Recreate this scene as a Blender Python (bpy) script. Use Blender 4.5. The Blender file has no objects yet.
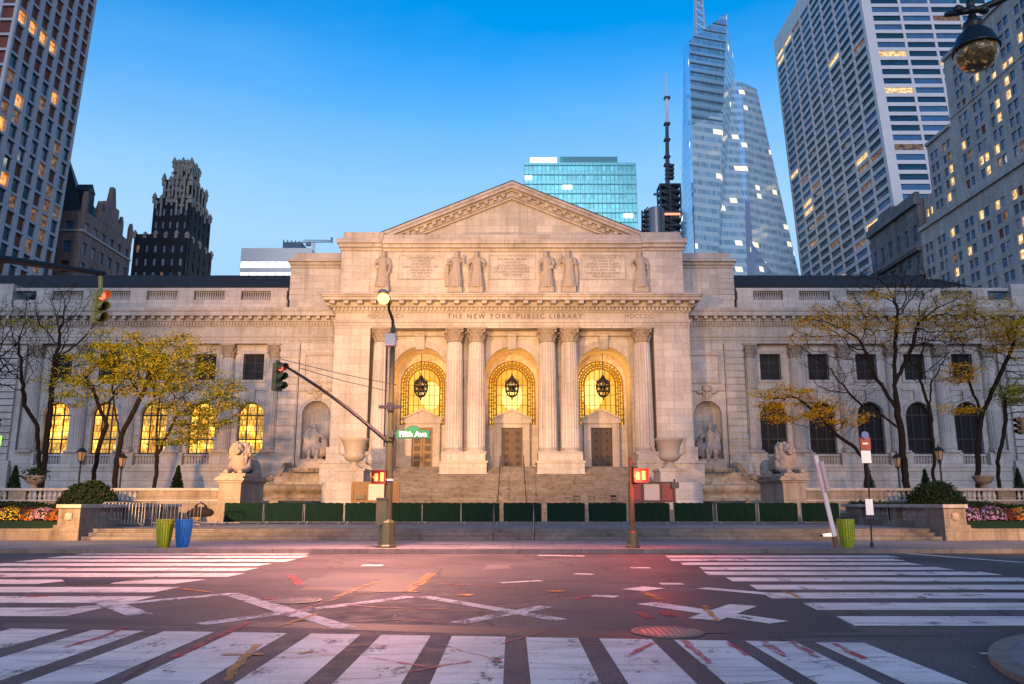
import bpy, math, random
import numpy as np
from mathutils import Vector, Matrix, noise as mnoise

random.seed(7)
R = math.radians
scene = bpy.context.scene
COL = scene.collection

# ------------------------------------------------------------------ camera
F_PX, PITCH, EYE = 800.0, R(11.4), 1.6
CX, CY = 512.5, 342.0
cam_d = bpy.data.cameras.new('camera')
cam_d.sensor_width = 36.0
cam_d.lens = F_PX * 36.0 / 1024.0
cam_d.clip_start = 0.1
cam_d.clip_end = 5000
cam = bpy.data.objects.new('camera', cam_d)
COL.objects.link(cam)
cam.location = (0, 0, EYE)
cam.rotation_euler = (math.pi / 2 + PITCH, 0, 0)
scene.camera = cam

# ------------------------------------------------------------------ sky, sun, exposure
SUN_EL, SUN_AZ = R(8.0), R(180)          # dawn: the sun is low behind the viewer
world = bpy.data.worlds.new('World')
scene.world = world
world.use_nodes = True
wn = world.node_tree
for n in list(wn.nodes):
    wn.nodes.remove(n)
sky = wn.nodes.new('ShaderNodeTexSky')
sky.sky_type = 'NISHITA'
sky.sun_disc = False
sky.sun_elevation = SUN_EL
sky.sun_rotation = SUN_AZ
sky.air_density = 1.0
sky.dust_density = 1.0
sky.ozone_density = 6.0
hs = wn.nodes.new('ShaderNodeHueSaturation')
hs.inputs['Saturation'].default_value = 1.18
hs.inputs['Hue'].default_value = 0.49
hs.inputs['Value'].default_value = 1.15
bg = wn.nodes.new('ShaderNodeBackground')
bg.inputs['Strength'].default_value = 0.098
wo = wn.nodes.new('ShaderNodeOutputWorld')
wn.links.new(sky.outputs[0], hs.inputs['Color'])
# the pale band of dawn air above the horizon: bluish in the west, pinkish in the east behind the viewer
tc = wn.nodes.new('ShaderNodeTexCoord'); sx = wn.nodes.new('ShaderNodeSeparateXYZ')
wn.links.new(tc.outputs['Generated'], sx.inputs[0])
mr = wn.nodes.new('ShaderNodeMapRange'); mr.interpolation_type = 'SMOOTHSTEP'
for i_, v_ in zip(range(1, 5), (0.57, 0.29, 0.0, 1.0)): mr.inputs[i_].default_value = v_
wn.links.new(sx.outputs[2], mr.inputs[0])
ew = wn.nodes.new('ShaderNodeMapRange')
for i_, v_ in zip(range(1, 5), (-0.5, 0.4, 0.0, 1.0)): ew.inputs[i_].default_value = v_
wn.links.new(sx.outputs[1], ew.inputs[0])
hz = wn.nodes.new('ShaderNodeMix'); hz.data_type = 'RGBA'
hz.inputs[6].default_value = (2.1, 2.12, 2.85, 1); hz.inputs[7].default_value = (1.20, 2.08, 2.98, 1)
wn.links.new(ew.outputs[0], hz.inputs[0])
mx = wn.nodes.new('ShaderNodeMix'); mx.data_type = 'RGBA'
cn = wn.nodes.new('ShaderNodeTexNoise'); cn.inputs['Scale'].default_value = 2.6; cn.inputs['Detail'].default_value = 6; cn.inputs['Roughness'].default_value = 0.55
cm = wn.nodes.new('ShaderNodeMapping'); cm.inputs['Scale'].default_value = (1.0, 1.0, 3.2); wn.links.new(tc.outputs['Generated'], cm.inputs[0]); wn.links.new(cm.outputs[0], cn.inputs['Vector'])
ca = wn.nodes.new('ShaderNodeMath'); ca.operation = 'MULTIPLY_ADD'; ca.inputs[1].default_value = 0.34; ca.inputs[2].default_value = -0.17; wn.links.new(cn.outputs['Fac'], ca.inputs[0])
cs = wn.nodes.new('ShaderNodeMath'); cs.operation = 'ADD'; cs.use_clamp = True; wn.links.new(mr.outputs[0], cs.inputs[0]); wn.links.new(ca.outputs[0], cs.inputs[1])
wn.links.new(cs.outputs[0], mx.inputs[0]); wn.links.new(hs.outputs[0], mx.inputs[6]); wn.links.new(hz.outputs[2], mx.inputs[7])
wn.links.new(mx.outputs[2], bg.inputs['Color'])
wn.links.new(bg.outputs[0], wo.inputs[0])

sun_d = bpy.data.lights.new('sun', 'SUN')
sun_d.energy = 0.27
sun_d.angle = R(25)
sun_d.color = (1.0, 0.93, 0.94)
sun = bpy.data.objects.new('sun', sun_d)
COL.objects.link(sun)
sun.rotation_euler = (R(90 - 12), 0, R(0))     # light travels towards +Y (west), slightly down

scene.view_settings.view_transform = 'Standard'
scene.view_settings.look = 'None'
scene.view_settings.gamma = 1.0
scene.view_settings.use_curve_mapping = False
scene.view_settings.exposure = 1.78

scene.render.engine = 'CYCLES'
cy = scene.cycles
cy.use_denoising = True
cy.max_bounces = 6
cy.diffuse_bounces = 3
cy.glossy_bounces = 3
cy.transmission_bounces = 4
cy.transparent_max_bounces = 10
cy.caustics_reflective = False
cy.caustics_refractive = False
cy.sample_clamp_indirect = 4.0

# lamp powers (watts), the first for an added facade spot
FACADE_SPOT, LAMP_LEFT, LAMP_RIGHT, GLOBE = 17000, 60000, 14000, 0.8
EM_WIN = 0.42           # lit window emission
EM_SIG = 1.0

# ------------------------------------------------------------------ helpers
cP, sP = math.cos(PITCH), math.sin(PITCH)
def P(px, py, Y):
    """a measured direction followed out to the depth Y -> world point"""
    u = (px - CX) / F_PX; v = (CY - py) / F_PX
    d = (u, cP - v * sP, sP + v * cP); t = Y / d[1]
    return Vector((d[0] * t, Y, EYE + d[2] * t))

def world_off(o):
    v = Vector((0, 0, 0))
    while o is not None:
        v += o.location; o = o.parent
    return v

def tag(o, label=None, cat=None, group=None, kind=None):
    if label: o['label'] = label
    if cat: o['category'] = cat
    if group: o['group'] = group
    if kind: o['kind'] = kind
    return o

def thing(name, label, cat, loc=(0, 0, 0), rotz=0.0, group=None):
    o = bpy.data.objects.new(name, None)
    o.empty_display_size = 0.3
    COL.objects.link(o)
    o.location = loc; o.rotation_euler = (0, 0, rotz)
    return tag(o, label, cat, group)

class MB:
    def __init__(s):
        s.v = []; s.f = []; s.m = []; s.cur = 0
    def add(s, vs, fs):
        b = len(s.v)
        s.v.extend([tuple(v) for v in vs])
        for f in fs:
            s.f.append([b + i for i in f]); s.m.append(s.cur)
    def quad(s, a, b, c, d):
        s.add([a, b, c, d], [(0, 1, 2, 3)])
    def box(s, x0, x1, y0, y1, z0, z1):
        if x0 > x1: x0, x1 = x1, x0
        if y0 > y1: y0, y1 = y1, y0
        if z0 > z1: z0, z1 = z1, z0
        s.add([(x0, y0, z0), (x1, y0, z0), (x1, y1, z0), (x0, y1, z0), (x0, y0, z1), (x1, y0, z1), (x1, y1, z1), (x0, y1, z1)],
              [(0, 3, 2, 1), (4, 5, 6, 7), (0, 1, 5, 4), (1, 2, 6, 5), (2, 3, 7, 6), (3, 0, 4, 7)])
    def cbox(s, c, sz):
        s.box(c[0] - sz[0] / 2, c[0] + sz[0] / 2, c[1] - sz[1] / 2, c[1] + sz[1] / 2, c[2] - sz[2] / 2, c[2] + sz[2] / 2)
    def obox(s, c, ax, ay, az, h):
        """oriented box: centre, three unit axes, half sizes"""
        c = Vector(c); ax = Vector(ax) * h[0]; ay = Vector(ay) * h[1]; az = Vector(az) * h[2]
        vs = [c + sx * ax + sy * ay + sz * az for sz in (-1, 1) for sx, sy in ((-1, -1), (1, -1), (1, 1), (-1, 1))]
        s.add(vs, [(0, 3, 2, 1), (4, 5, 6, 7), (0, 1, 5, 4), (1, 2, 6, 5), (2, 3, 7, 6), (3, 0, 4, 7)])
    def prism(s, poly, axis, a0, a1):
        """extrude a 2-D polygon; axis 'y': poly is (x,z); 'z': (x,y); 'x': (y,z)"""
        n = len(poly)
        def mk(p, a):
            return {'y': (p[0], a, p[1]), 'z': (p[0], p[1], a), 'x': (a, p[0], p[1])}[axis]
        vs = [mk(p, a0) for p in poly] + [mk(p, a1) for p in poly]
        fs = [tuple(range(n)), tuple(range(2 * n - 1, n - 1, -1))]
        for i in range(n):
            j = (i + 1) % n
            fs.append((i, j, n + j, n + i))
        s.add(vs, fs)
    def lathe(s, prof, c=(0, 0, 0), seg=16, sx=1.0, sy=1.0, a0=0.0, a1=2 * math.pi, rot=0.0):
        full = abs(a1 - a0 - 2 * math.pi) < 1e-6
        m = seg if full else seg + 1
        vs = []; fs = []
        for r, z in prof:
            for k in range(m):
                a = a0 + (a1 - a0) * k / seg + rot
                vs.append((c[0] + r * sx * math.cos(a), c[1] + r * sy * math.sin(a), c[2] + z))
        for i in range(len(prof) - 1):
            for k in range(seg):
                k2 = (k + 1) % m
                fs.append((i * m + k, i * m + k2, (i + 1) * m + k2, (i + 1) * m + k))
        if full:
            if prof[0][0] > 1e-4: fs.append(tuple(range(m - 1, -1, -1)))
            if prof[-1][0] > 1e-4: fs.append(tuple((len(prof) - 1) * m + k for k in range(m)))
        s.add(vs, fs)
    def tube(s, pts, rad, seg=8, cap=True):
        pts = [Vector(p) for p in pts]
        if not isinstance(rad, (list, tuple)): rad = [rad] * len(pts)
        n = len(pts); vs = []; fs = []
        d0 = (pts[1] - pts[0]).normalized()
        up = Vector((0, 0, 1)) if abs(d0.z) < 0.9 else Vector((1, 0, 0))
        side = d0.cross(up).normalized()
        for i in range(n):
            d = (pts[min(i + 1, n - 1)] - pts[max(i - 1, 0)])
            if d.length < 1e-9: d = d0
            d.normalize()
            side = side - d * side.dot(d)
            if side.length < 1e-6: side = d.orthogonal()
            side.normalize()
            b = d.cross(side)
            for k in range(seg):
                a = 2 * math.pi * k / seg
                vs.append(pts[i] + (side * math.cos(a) + b * math.sin(a)) * rad[i])
        for i in range(n - 1):
            for k in range(seg):
                k2 = (k + 1) % seg
                fs.append((i * seg + k, i * seg + k2, (i + 1) * seg + k2, (i + 1) * seg + k))
        if cap:
            fs.append(tuple(range(seg - 1, -1, -1)))
            fs.append(tuple((n - 1) * seg + k for k in range(seg)))
        s.add(vs, fs)
    def ball(s, c, r, seg=12, rings=8, rot=None):
        if not isinstance(r, (list, tuple)): r = (r, r, r)
        vs = []; fs = []
        for i in range(rings + 1):
            t = math.pi * i / rings
            for k in range(seg):
                a = 2 * math.pi * k / seg
                v = Vector((r[0] * math.sin(t) * math.cos(a), r[1] * math.sin(t) * math.sin(a), -r[2] * math.cos(t)))
                if rot is not None: v = rot @ v
                vs.append(v + Vector(c))
        for i in range(rings):
            for k in range(seg):
                k2 = (k + 1) % seg
                fs.append((i * seg + k, i * seg + k2, (i + 1) * seg + k2, (i + 1) * seg + k))
        s.add(vs, fs)
    def build(s, name, mats, parent=None, smooth=False, local=False, remesh=None):
        if not isinstance(mats, (list, tuple)): mats = [mats]
        me = bpy.data.meshes.new(name)
        off = Vector((0, 0, 0)) if (local or parent is None) else world_off(parent)
        if off.length > 0:
            vs = [(v[0] - off.x, v[1] - off.y, v[2] - off.z) for v in s.v]
        else:
            vs = s.v
        me.from_pydata(vs, [], s.f)
        for m in mats: me.materials.append(m)
        if len(mats) > 1: me.polygons.foreach_set('material_index', s.m)
        if smooth: me.polygons.foreach_set('use_smooth', [True] * len(me.polygons))
        me.validate(); me.update()
        o = bpy.data.objects.new(name, me)
        COL.objects.link(o)
        if parent is not None: o.parent = parent
        if remesh:
            md = o.modifiers.new('remesh', 'REMESH'); md.mode = 'VOXEL'; md.voxel_size = remesh; md.use_smooth_shade = True
            sm = o.modifiers.new('smooth', 'SMOOTH'); sm.factor = 0.4; sm.iterations = 1
        return o

def base_obj(o, name, base):
    """a one-mesh thing gets its origin at its base"""
    b = Vector(base)
    o.data.transform(Matrix.Translation(-b)); o.location = b
    return o

def copy_tree(o, parent=None):
    c = o.copy(); COL.objects.link(c)
    if parent is not None: c.parent = parent
    for ch in list(o.children): copy_tree(ch, c)
    return c

def text_mesh(body, size, depth=0.01, align='CENTER', spacing=1.0, linespace=1.0, bold=0.0):
    cu = bpy.data.curves.new('lettering', 'FONT')
    cu.body = body; cu.size = size; cu.extrude = depth; cu.align_x = align; cu.align_y = 'CENTER'
    cu.space_character = spacing; cu.space_line = linespace; cu.resolution_u = 3; cu.offset = bold
    o = bpy.data.objects.new('lettering', cu); COL.objects.link(o)
    dg = bpy.context.evaluated_depsgraph_get()
    me = bpy.data.meshes.new_from_object(o.evaluated_get(dg))
    bpy.data.objects.remove(o)
    return me

def lettering(name, body, size, loc, mat, parent, depth=0.01, **k):
    """text standing in an x-z plane, facing -Y"""
    me = text_mesh(body, size, depth, **k)
    me.materials.clear(); me.materials.append(mat)
    o = bpy.data.objects.new(name, me); COL.objects.link(o)
    o.parent = parent
    o.location = Vector(loc) - (world_off(parent) if parent else Vector((0, 0, 0)))
    o.rotation_euler = (math.pi / 2, 0, 0)
    return o

# ------------------------------------------------------------------ materials
class NT:
    def __init__(s, name):
        s.m = bpy.data.materials.new(name); s.m.use_nodes = True
        s.t = s.m.node_tree; s.n = s.t.nodes; s.l = s.t.links
        s.b = s.n['Principled BSDF']
    def new(s, typ, **k):
        n = s.n.new(typ)
        for a, v in k.items():
            if a in n.inputs: n.inputs[a].default_value = v
            else: setattr(n, a, v)
        return n
    def link(s, a, b): s.l.new(a, b)
    def pos(s):
        return s.new('ShaderNodeNewGeometry').outputs['Position']
    def mapping(s, src, scale=(1, 1, 1)):
        mp = s.new('ShaderNodeMapping'); mp.inputs['Scale'].default_value = scale
        s.link(src, mp.inputs['Vector']); return mp.outputs[0]
    def noise(s, vec, scale, detail=4, rough=0.55):
        n = s.new('ShaderNodeTexNoise'); n.inputs['Scale'].default_value = scale
        n.inputs['Detail'].default_value = detail; n.inputs['Roughness'].default_value = rough
        s.link(vec, n.inputs['Vector']); return n.outputs['Fac']
    def ramp(s, fac, stops):
        r = s.new('ShaderNodeValToRGB')
        el = r.color_ramp.elements
        while len(el) < len(stops): el.new(0.5)
        for e, (p, c) in zip(el, stops):
            e.position = p; e.color = (c[0], c[1], c[2], 1) if isinstance(c, (tuple, list)) else (c, c, c, 1)
        s.link(fac, r.inputs[0]); return r.outputs[0]
    def mix(s, fac, a, b, mode='MIX'):
        m = s.new('ShaderNodeMix', data_type='RGBA', blend_type=mode)
        for sock, v in ((m.inputs[0], fac), (m.inputs[6], a), (m.inputs[7], b)):
            if isinstance(v, (int, float)): sock.default_value = v
            elif isinstance(v, (tuple, list)): sock.default_value = (v[0], v[1], v[2], 1)
            else: s.link(v, sock)
        return m.outputs[2]
    def math(s, op, a, b=0.0):
        m = s.new('ShaderNodeMath', operation=op)
        for sock, v in ((m.inputs[0], a), (m.inputs[1], b)):
            if isinstance(v, (int, float)): sock.default_value = v
            else: s.link(v, sock)
        return m.outputs[0]
    def bump(s, h, strength=0.3, dist=0.02):
        b = s.new('ShaderNodeBump'); b.inputs['Strength'].default_value = strength; b.inputs['Distance'].default_value = dist
        s.link(h, b.inputs['Height']); s.link(b.outputs[0], s.b.inputs['Normal'])
    def wallvec(s):
        """(x+y, z) of the place: lets a course pattern run round corners"""
        sp = s.new('ShaderNodeSeparateXYZ'); s.link(s.pos(), sp.inputs[0])
        a = s.math('ADD', sp.outputs[0], sp.outputs[1])
        c = s.new('ShaderNodeCombineXYZ'); s.link(a, c.inputs[0]); s.link(sp.outputs[2], c.inputs[1])
        return c.outputs[0]

def m_plain(name, col, rough=0.6, metal=0.0, var=0.15, scale=3.0, bump=0.0, spec=0.4):
    t = NT(name)
    n = t.noise(t.pos(), scale, 5)
    c = t.mix(n, [x * (1 - var) for x in col], [min(1, x * (1 + var)) for x in col])
    t.link(c, t.b.inputs['Base Color'])
    t.b.inputs['Roughness'].default_value = rough
    t.b.inputs['Metallic'].default_value = metal
    t.b.inputs['Specular IOR Level'].default_value = spec
    if bump: t.bump(n, bump, 0.02)
    return t.m

def m_stone(name, col, course=0.55, block=1.3, mortar=0.35, stain=0.35, groove=0.0):
    t = NT(name)
    wv = t.wallvec(); pos = t.pos()
    br = t.new('ShaderNodeTexBrick')
    br.offset = 0.5
    br.inputs['Scale'].default_value = 1.0
    br.inputs['Brick Width'].default_value = block
    br.inputs['Row Height'].default_value = course
    br.inputs['Mortar Size'].default_value = 0.012
    br.inputs['Mortar Smooth'].default_value = 0.3
    br.inputs['Bias'].default_value = 0.0
    c1 = [x * 0.87 for x in col]; c2 = [min(1, x * 1.09) for x in col]
    br.inputs['Color1'].default_value = (*c1, 1); br.inputs['Color2'].default_value = (*c2, 1)
    br.inputs['Mortar'].default_value = (*[x * (1 - mortar) for x in col], 1)
    t.link(wv, br.inputs['Vector'])
    big = t.noise(t.mapping(pos, (0.5, 0.5, 0.16)), 1.0, 6, 0.62)
    fine = t.noise(pos, 6.0, 5, 0.6)
    st = t.ramp(big, [(0.30, (1 - stain, 1 - stain * 1.05, 1 - stain * 1.1)), (0.62, (1, 1, 1))])
    c = t.mix(1.0, br.outputs['Color'], st, 'MULTIPLY')
    fr = t.ramp(fine, [(0.25, 0.78), (0.7, 1.08)])
    c = t.mix(1.0, c, fr, 'MULTIPLY')
    streak = t.noise(t.mapping(pos, (2.6, 2.6, 0.12)), 1.0, 6, 0.65)      # rain streaks and soot
    c = t.mix(1.0, c, t.ramp(streak, [(0.30, (1 - stain * .9, 1 - stain * .95, 1 - stain)), (0.50, (1, 1, 1))]), 'MULTIPLY')
    t.link(c, t.b.inputs['Base Color'])
    t.b.inputs['Roughness'].default_value = 0.75
    t.b.inputs['Specular IOR Level'].default_value = 0.25
    h = t.math('MULTIPLY', br.outputs['Fac'], -1.0)
    h2 = t.math('ADD', h, t.math('MULTIPLY', fine, 0.5))
    t.bump(h2, 0.4, 0.02)
    return t.m

def m_emit(name, col, strength, var=None):
    t = NT(name)
    t.b.inputs['Base Color'].default_value = (col[0] * .05, col[1] * .05, col[2] * .05, 1)
    t.b.inputs['Emission Color'].default_value = (*col, 1)
    t.b.inputs['Emission Strength'].default_value = strength
    return t.m

def m_glass(name, col=(0.02, 0.03, 0.05), rough=0.08):
    t = NT(name)
    n = t.noise(t.pos(), 0.35, 3)
    c = t.mix(n, [x * .6 for x in col], [x * 1.4 for x in col])
    t.link(c, t.b.inputs['Base Color'])
    t.b.inputs['Roughness'].default_value = rough
    t.b.inputs['Specular IOR Level'].default_value = 0.7
    return t.m

M = {}
LIME = (0.49, 0.465, 0.44)
M['stone'] = m_stone('pale_marble_ashlar', LIME, 0.62, 1.5, 0.36, 0.24)
M['trim'] = m_stone('pale_marble_trim', (0.46, 0.432, 0.41), 1.4, 2.4, 0.22, 0.30)
M['capital'] = m_plain('dirty_shaded_capitals', (0.27, 0.23, 0.19), 0.85, 0, 0.35, 6.0, 0.4)  # dirt and missing crevice shade put into one dark base colour
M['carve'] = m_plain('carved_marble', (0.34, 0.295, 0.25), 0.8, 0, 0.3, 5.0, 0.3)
M['terr'] = m_stone('terrace_stone', (0.31, 0.26, 0.21), 0.5, 1.1, 0.3, 0.5)
M['steps'] = m_stone('granite_steps', (0.21, 0.19, 0.175), 0.165, 1.8, 0.35, 0.45)
M['dark_metal'] = m_plain('dark_metal', (0.02, 0.02, 0.022), 0.45, 0.3)
M['copper'] = m_plain('dark_copper_roof', (0.042, 0.040, 0.041), 0.85, 0.0, 0.4, 1.5, 0, .1)
M['bronze_goldlit'] = m_plain('gold_lit_bronze_door', (0.13, 0.075, 0.028), 0.5, 0.2, 0.4, 4)  # bronze with the golden light on the left door put into its colour
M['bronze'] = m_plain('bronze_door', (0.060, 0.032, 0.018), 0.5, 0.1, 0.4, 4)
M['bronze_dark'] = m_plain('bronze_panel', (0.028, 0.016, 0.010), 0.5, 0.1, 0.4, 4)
M['brass_lit'] = m_plain('gilded_grille', (0.22, 0.13, 0.04), 0.4, 0.5, 0.3, 4)
M['letters'] = m_plain('incised_letters', (0.13, 0.10, 0.08), 0.9)
M['glass_dark'] = m_plain('dark_window_glass', (0.012, 0.012, 0.015), 0.35, 0, 0.3, 2, 0, 0.12)
M['green_pole'] = m_plain('olive_green_paint', (0.055, 0.066, 0.026), 0.4, 0.0, 0.3, 6, 0.1)
M['green_dark'] = m_plain('dark_green_paint', (0.03, 0.045, 0.025), 0.4, 0.0, 0.25, 6)
M['sig_yellow'] = m_plain('signal_yellow_paint', (0.30, 0.24, 0.05), 0.4, 0.0, 0.25, 6)
M['tarp'] = m_plain('green_screen_cloth', (0.003, 0.016, 0.011), 0.85, 0.0, 0.4, 4, 0.3, 0.1)
M['galv'] = m_plain('galvanised_steel', (0.35, 0.35, 0.36), 0.45, 0.6, 0.2, 6)
M['black'] = m_plain('black_plastic', (0.012, 0.012, 0.013), 0.4)
M['white_paint_obj'] = m_plain('white_board', (0.72, 0.66, 0.58), 0.6)
M['wood'] = m_plain('brown_wood', (0.14, 0.075, 0.03), 0.6, 0, 0.35, 5)
M['red_glow_panel'] = m_plain('red_glow_panel', (0.22, 0.02, 0.018), 0.5, 0, 0.3, 3)  # red signal glow put into the panel colour
M['darkred'] = m_plain('dark_red_frame', (0.06, 0.012, 0.012), 0.5, 0, 0.3, 3)
M['pink_panel'] = m_plain('pale_pink_panel', (0.50, 0.40, 0.36), 0.6)
M['bark'] = m_plain('dark_bark', (0.016, 0.012, 0.010), 0.9, 0, 0.5, 8, 0.4, 0.1)
M['bin_green'] = m_plain('lime_green_paint', (0.26, 0.34, 0.012), 0.4, 0, 0.25, 5)
M['bin_blue'] = m_plain('bright_blue_paint', (0.008, 0.12, 0.40), 0.4, 0, 0.25, 5)
M['soil'] = m_plain('dark_soil', (0.03, 0.022, 0.016), 0.95)
M['grass'] = m_plain('lawn', (0.022, 0.05, 0.012), 0.9, 0, 0.4, 8, 0.4, 0.1)
M['em_red'] = m_emit('red_signal_light', (1.0, 0.10, 0.05), EM_SIG)
M['em_hand'] = m_emit('orange_hand_light', (1.0, 0.20, 0.04), EM_SIG * 1.5)
M['em_lamp'] = m_emit('sodium_lamp', (1.0, 0.46, 0.08), 2.2)
M['lens_off'] = m_plain('unlit_lens', (0.02, 0.02, 0.015), 0.25)
M['lens_green_off'] = m_plain('unlit_green_lens', (0.01, 0.035, 0.02), 0.25)

def m_leaf(name, stops, trans=0.35):
    t = NT(name)
    g = t.new('ShaderNodeNewGeometry')
    c = t.ramp(g.outputs['Random Per Island'], stops)
    t.link(c, t.b.inputs['Base Color'])
    t.b.inputs['Roughness'].default_value = 0.7
    t.b.inputs['Specular IOR Level'].default_value = 0.15
    tr = t.new('ShaderNodeBsdfTranslucent'); t.link(c, tr.inputs['Color'])
    mx = t.new('ShaderNodeMixShader'); mx.inputs[0].default_value = trans
    out = t.n['Material Output']
    t.link(t.b.outputs[0], mx.inputs[1]); t.link(tr.outputs[0], mx.inputs[2]); t.link(mx.outputs[0], out.inputs[0])
    return t.m
M['leaf_yellow'] = m_leaf('yellow_leaves', [(0.0, (0.12, 0.18, 0.015)), (0.35, (0.30, 0.32, 0.02)), (0.7, (0.58, 0.46, 0.02)), (1.0, (0.48, 0.32, 0.01))])
M['leaf_olive'] = m_leaf('olive_leaves', [(0.0, (0.07, 0.12, 0.015)), (0.5, (0.20, 0.23, 0.02)), (0.78, (0.48, 0.38, 0.015)), (1.0, (0.50, 0.30, 0.01))])
M['leaf_orange'] = m_leaf('orange_leaves', [(0.0, (0.36, 0.22, 0.01)), (0.4, (0.64, 0.33, 0.012)), (0.75, (0.74, 0.44, 0.014)), (1.0, (0.46, 0.20, 0.008))])
M['leaf_dark'] = m_leaf('dark_evergreen_leaves', [(0.0, (0.008, 0.016, 0.006)), (0.5, (0.018, 0.034, 0.010)), (1.0, (0.04, 0.06, 0.018))], 0.15)

def m_asphalt():
    t = NT('asphalt')
    pos = t.pos()
    big = t.noise(pos, 0.35, 6, 0.6); fine = t.noise(pos, 26.0, 5, 0.8); mid = t.noise(pos, 3.0, 5, 0.65)
    c = t.mix(t.ramp(big, [(0.35, 0.0), (0.6, 1.0)]), (0.056, 0.051, 0.053), (0.098, 0.089, 0.088))
    c = t.mix(1.0, c, t.ramp(fine, [(0.36, 0.35), (0.64, 1.75)]), 'MULTIPLY')
    c = t.mix(1.0, c, t.ramp(mid, [(0.3, 0.75), (0.7, 1.15)]), 'MULTIPLY')
    vo = t.new('ShaderNodeTexVoronoi', feature='DISTANCE_TO_EDGE')
    vo.inputs['Scale'].default_value = 0.22
    wob = t.new('ShaderNodeVectorMath', operation='ADD')
    nn = t.new('ShaderNodeTexNoise'); nn.inputs['Scale'].default_value = 0.9; t.link(pos, nn.inputs['Vector'])
    t.link(pos, wob.inputs[0]); t.link(nn.outputs['Color'], wob.inputs[1]); t.link(wob.outputs[0], vo.inputs['Vector'])
    crack = t.ramp(vo.outputs['Distance'], [(0.0, 0.35), (0.012, 1.0)])
    c = t.mix(1.0, c, crack, 'MULTIPLY')
    t.link(c, t.b.inputs['Base Color'])
    t.link(t.ramp(mid, [(0.3, 0.62), (0.7, 0.85)]), t.b.inputs['Roughness'])
    t.b.inputs['Specular IOR Level'].default_value = 0.28
    t.bump(fine, 0.35, 0.01)
    return t.m

def m_roadpaint(name, col, wear0=0.36, wear1=0.46, scale=2.2):
    """paint worn through to the asphalt"""
    t = NT(name)
    pos = t.pos()
    n = t.noise(t.mapping(pos, (1.0, 0.45, 1.0)), scale, 9, 0.72)
    fine = t.noise(pos, 30.0, 4, 0.7)
    n2 = t.noise(pos, scale * 7, 5, 0.75)
    n3 = t.noise(t.mapping(pos, (0.35, 3.0, 1.0)), 2.0, 4, 0.6)
    n = t.math('ADD', t.math('MULTIPLY', n, 0.72), t.math('MULTIPLY', n2, 0.28))
    f = t.ramp(n, [(wear0, 0.0), (wear1, 1.0)])
    dirt = t.noise(pos, 0.9, 5)
    pc = t.mix(1.0, col, t.ramp(dirt, [(0.3, 0.72), (0.7, 1.05)]), 'MULTIPLY')
    pc = t.mix(1.0, pc, t.ramp(fine, [(0.3, 0.8), (0.7, 1.08)]), 'MULTIPLY')
    pc = t.mix(1.0, pc, t.ramp(n3, [(0.32, 0.62), (0.5, 1.0)]), 'MULTIPLY')
    t.link(pc, t.b.inputs['Base Color'])
    t.b.inputs['Roughness'].default_value = 0.6
    tr = t.new('ShaderNodeBsdfTransparent'); mx = t.new('ShaderNodeMixShader')
    t.link(f, mx.inputs[0]); t.link(tr.outputs[0], mx.inputs[1]); t.link(t.b.outputs[0], mx.inputs[2]); t.link(mx.outputs[0], t.n['Material Output'].inputs[0])
    t.bump(fine, 0.2, 0.005)
    return t.m

M['asphalt'] = m_asphalt()
M['tarpatch'] = m_plain('tar_patch', (0.032, 0.031, 0.034), 0.6, 0, 0.35, 9, 0.2)
M['patch_light'] = m_plain('pale_patch', (0.13, 0.115, 0.105), 0.75, 0, 0.25, 9, 0.2)
M['roadpaint'] = m_roadpaint('white_road_paint', (0.80, 0.74, 0.66), 0.375, 0.45)
M['roadpaint_old'] = m_roadpaint('worn_white_road_paint', (0.66, 0.64, 0.62), 0.40, 0.52, 3.2)
M['spray_red'] = m_roadpaint('red_spray_paint', (0.62, 0.03, 0.06), 0.38, 0.62, 7)
M['spray_orange'] = m_roadpaint('orange_spray_paint', (0.70, 0.26, 0.02), 0.36, 0.60, 7)
M['concrete'] = m_stone('sidewalk_concrete', (0.20, 0.20, 0.215), 1.5, 1.5, 0.35, 0.35)

def m_slabs():
    t = NT('sidewalk_slabs')
    pos = t.pos()
    br = t.new('ShaderNodeTexBrick'); br.offset = 0.0
    br.inputs['Scale'].default_value = 1.0; br.inputs['Brick Width'].default_value = 1.5; br.inputs['Row Height'].default_value = 1.5
    br.inputs['Mortar Size'].default_value = 0.012
    br.inputs['Color1'].default_value = (0.17, 0.17, 0.185, 1); br.inputs['Color2'].default_value = (0.23, 0.225, 0.235, 1)
    br.inputs['Mortar'].default_value = (0.07, 0.07, 0.075, 1)
    t.link(pos, br.inputs['Vector'])
    n = t.noise(pos, 0.8, 6, 0.65)
    c = t.mix(1.0, br.outputs['Color'], t.ramp(n, [(0.3, 0.65), (0.7, 1.1)]), 'MULTIPLY')
    t.link(c, t.b.inputs['Base Color']); t.b.inputs['Roughness'].default_value = 0.7
    t.bump(n, 0.2, 0.01)
    return t.m
M['slabs'] = m_slabs()
M['kerb'] = m_stone('granite_kerb', (0.22, 0.19, 0.17), 3.0, 2.0, 0.5, 0.3)

def struct(name, mb, mat, **k):
    o = mb.build(name, mat, **k); o['kind'] = 'structure'; return o

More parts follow.
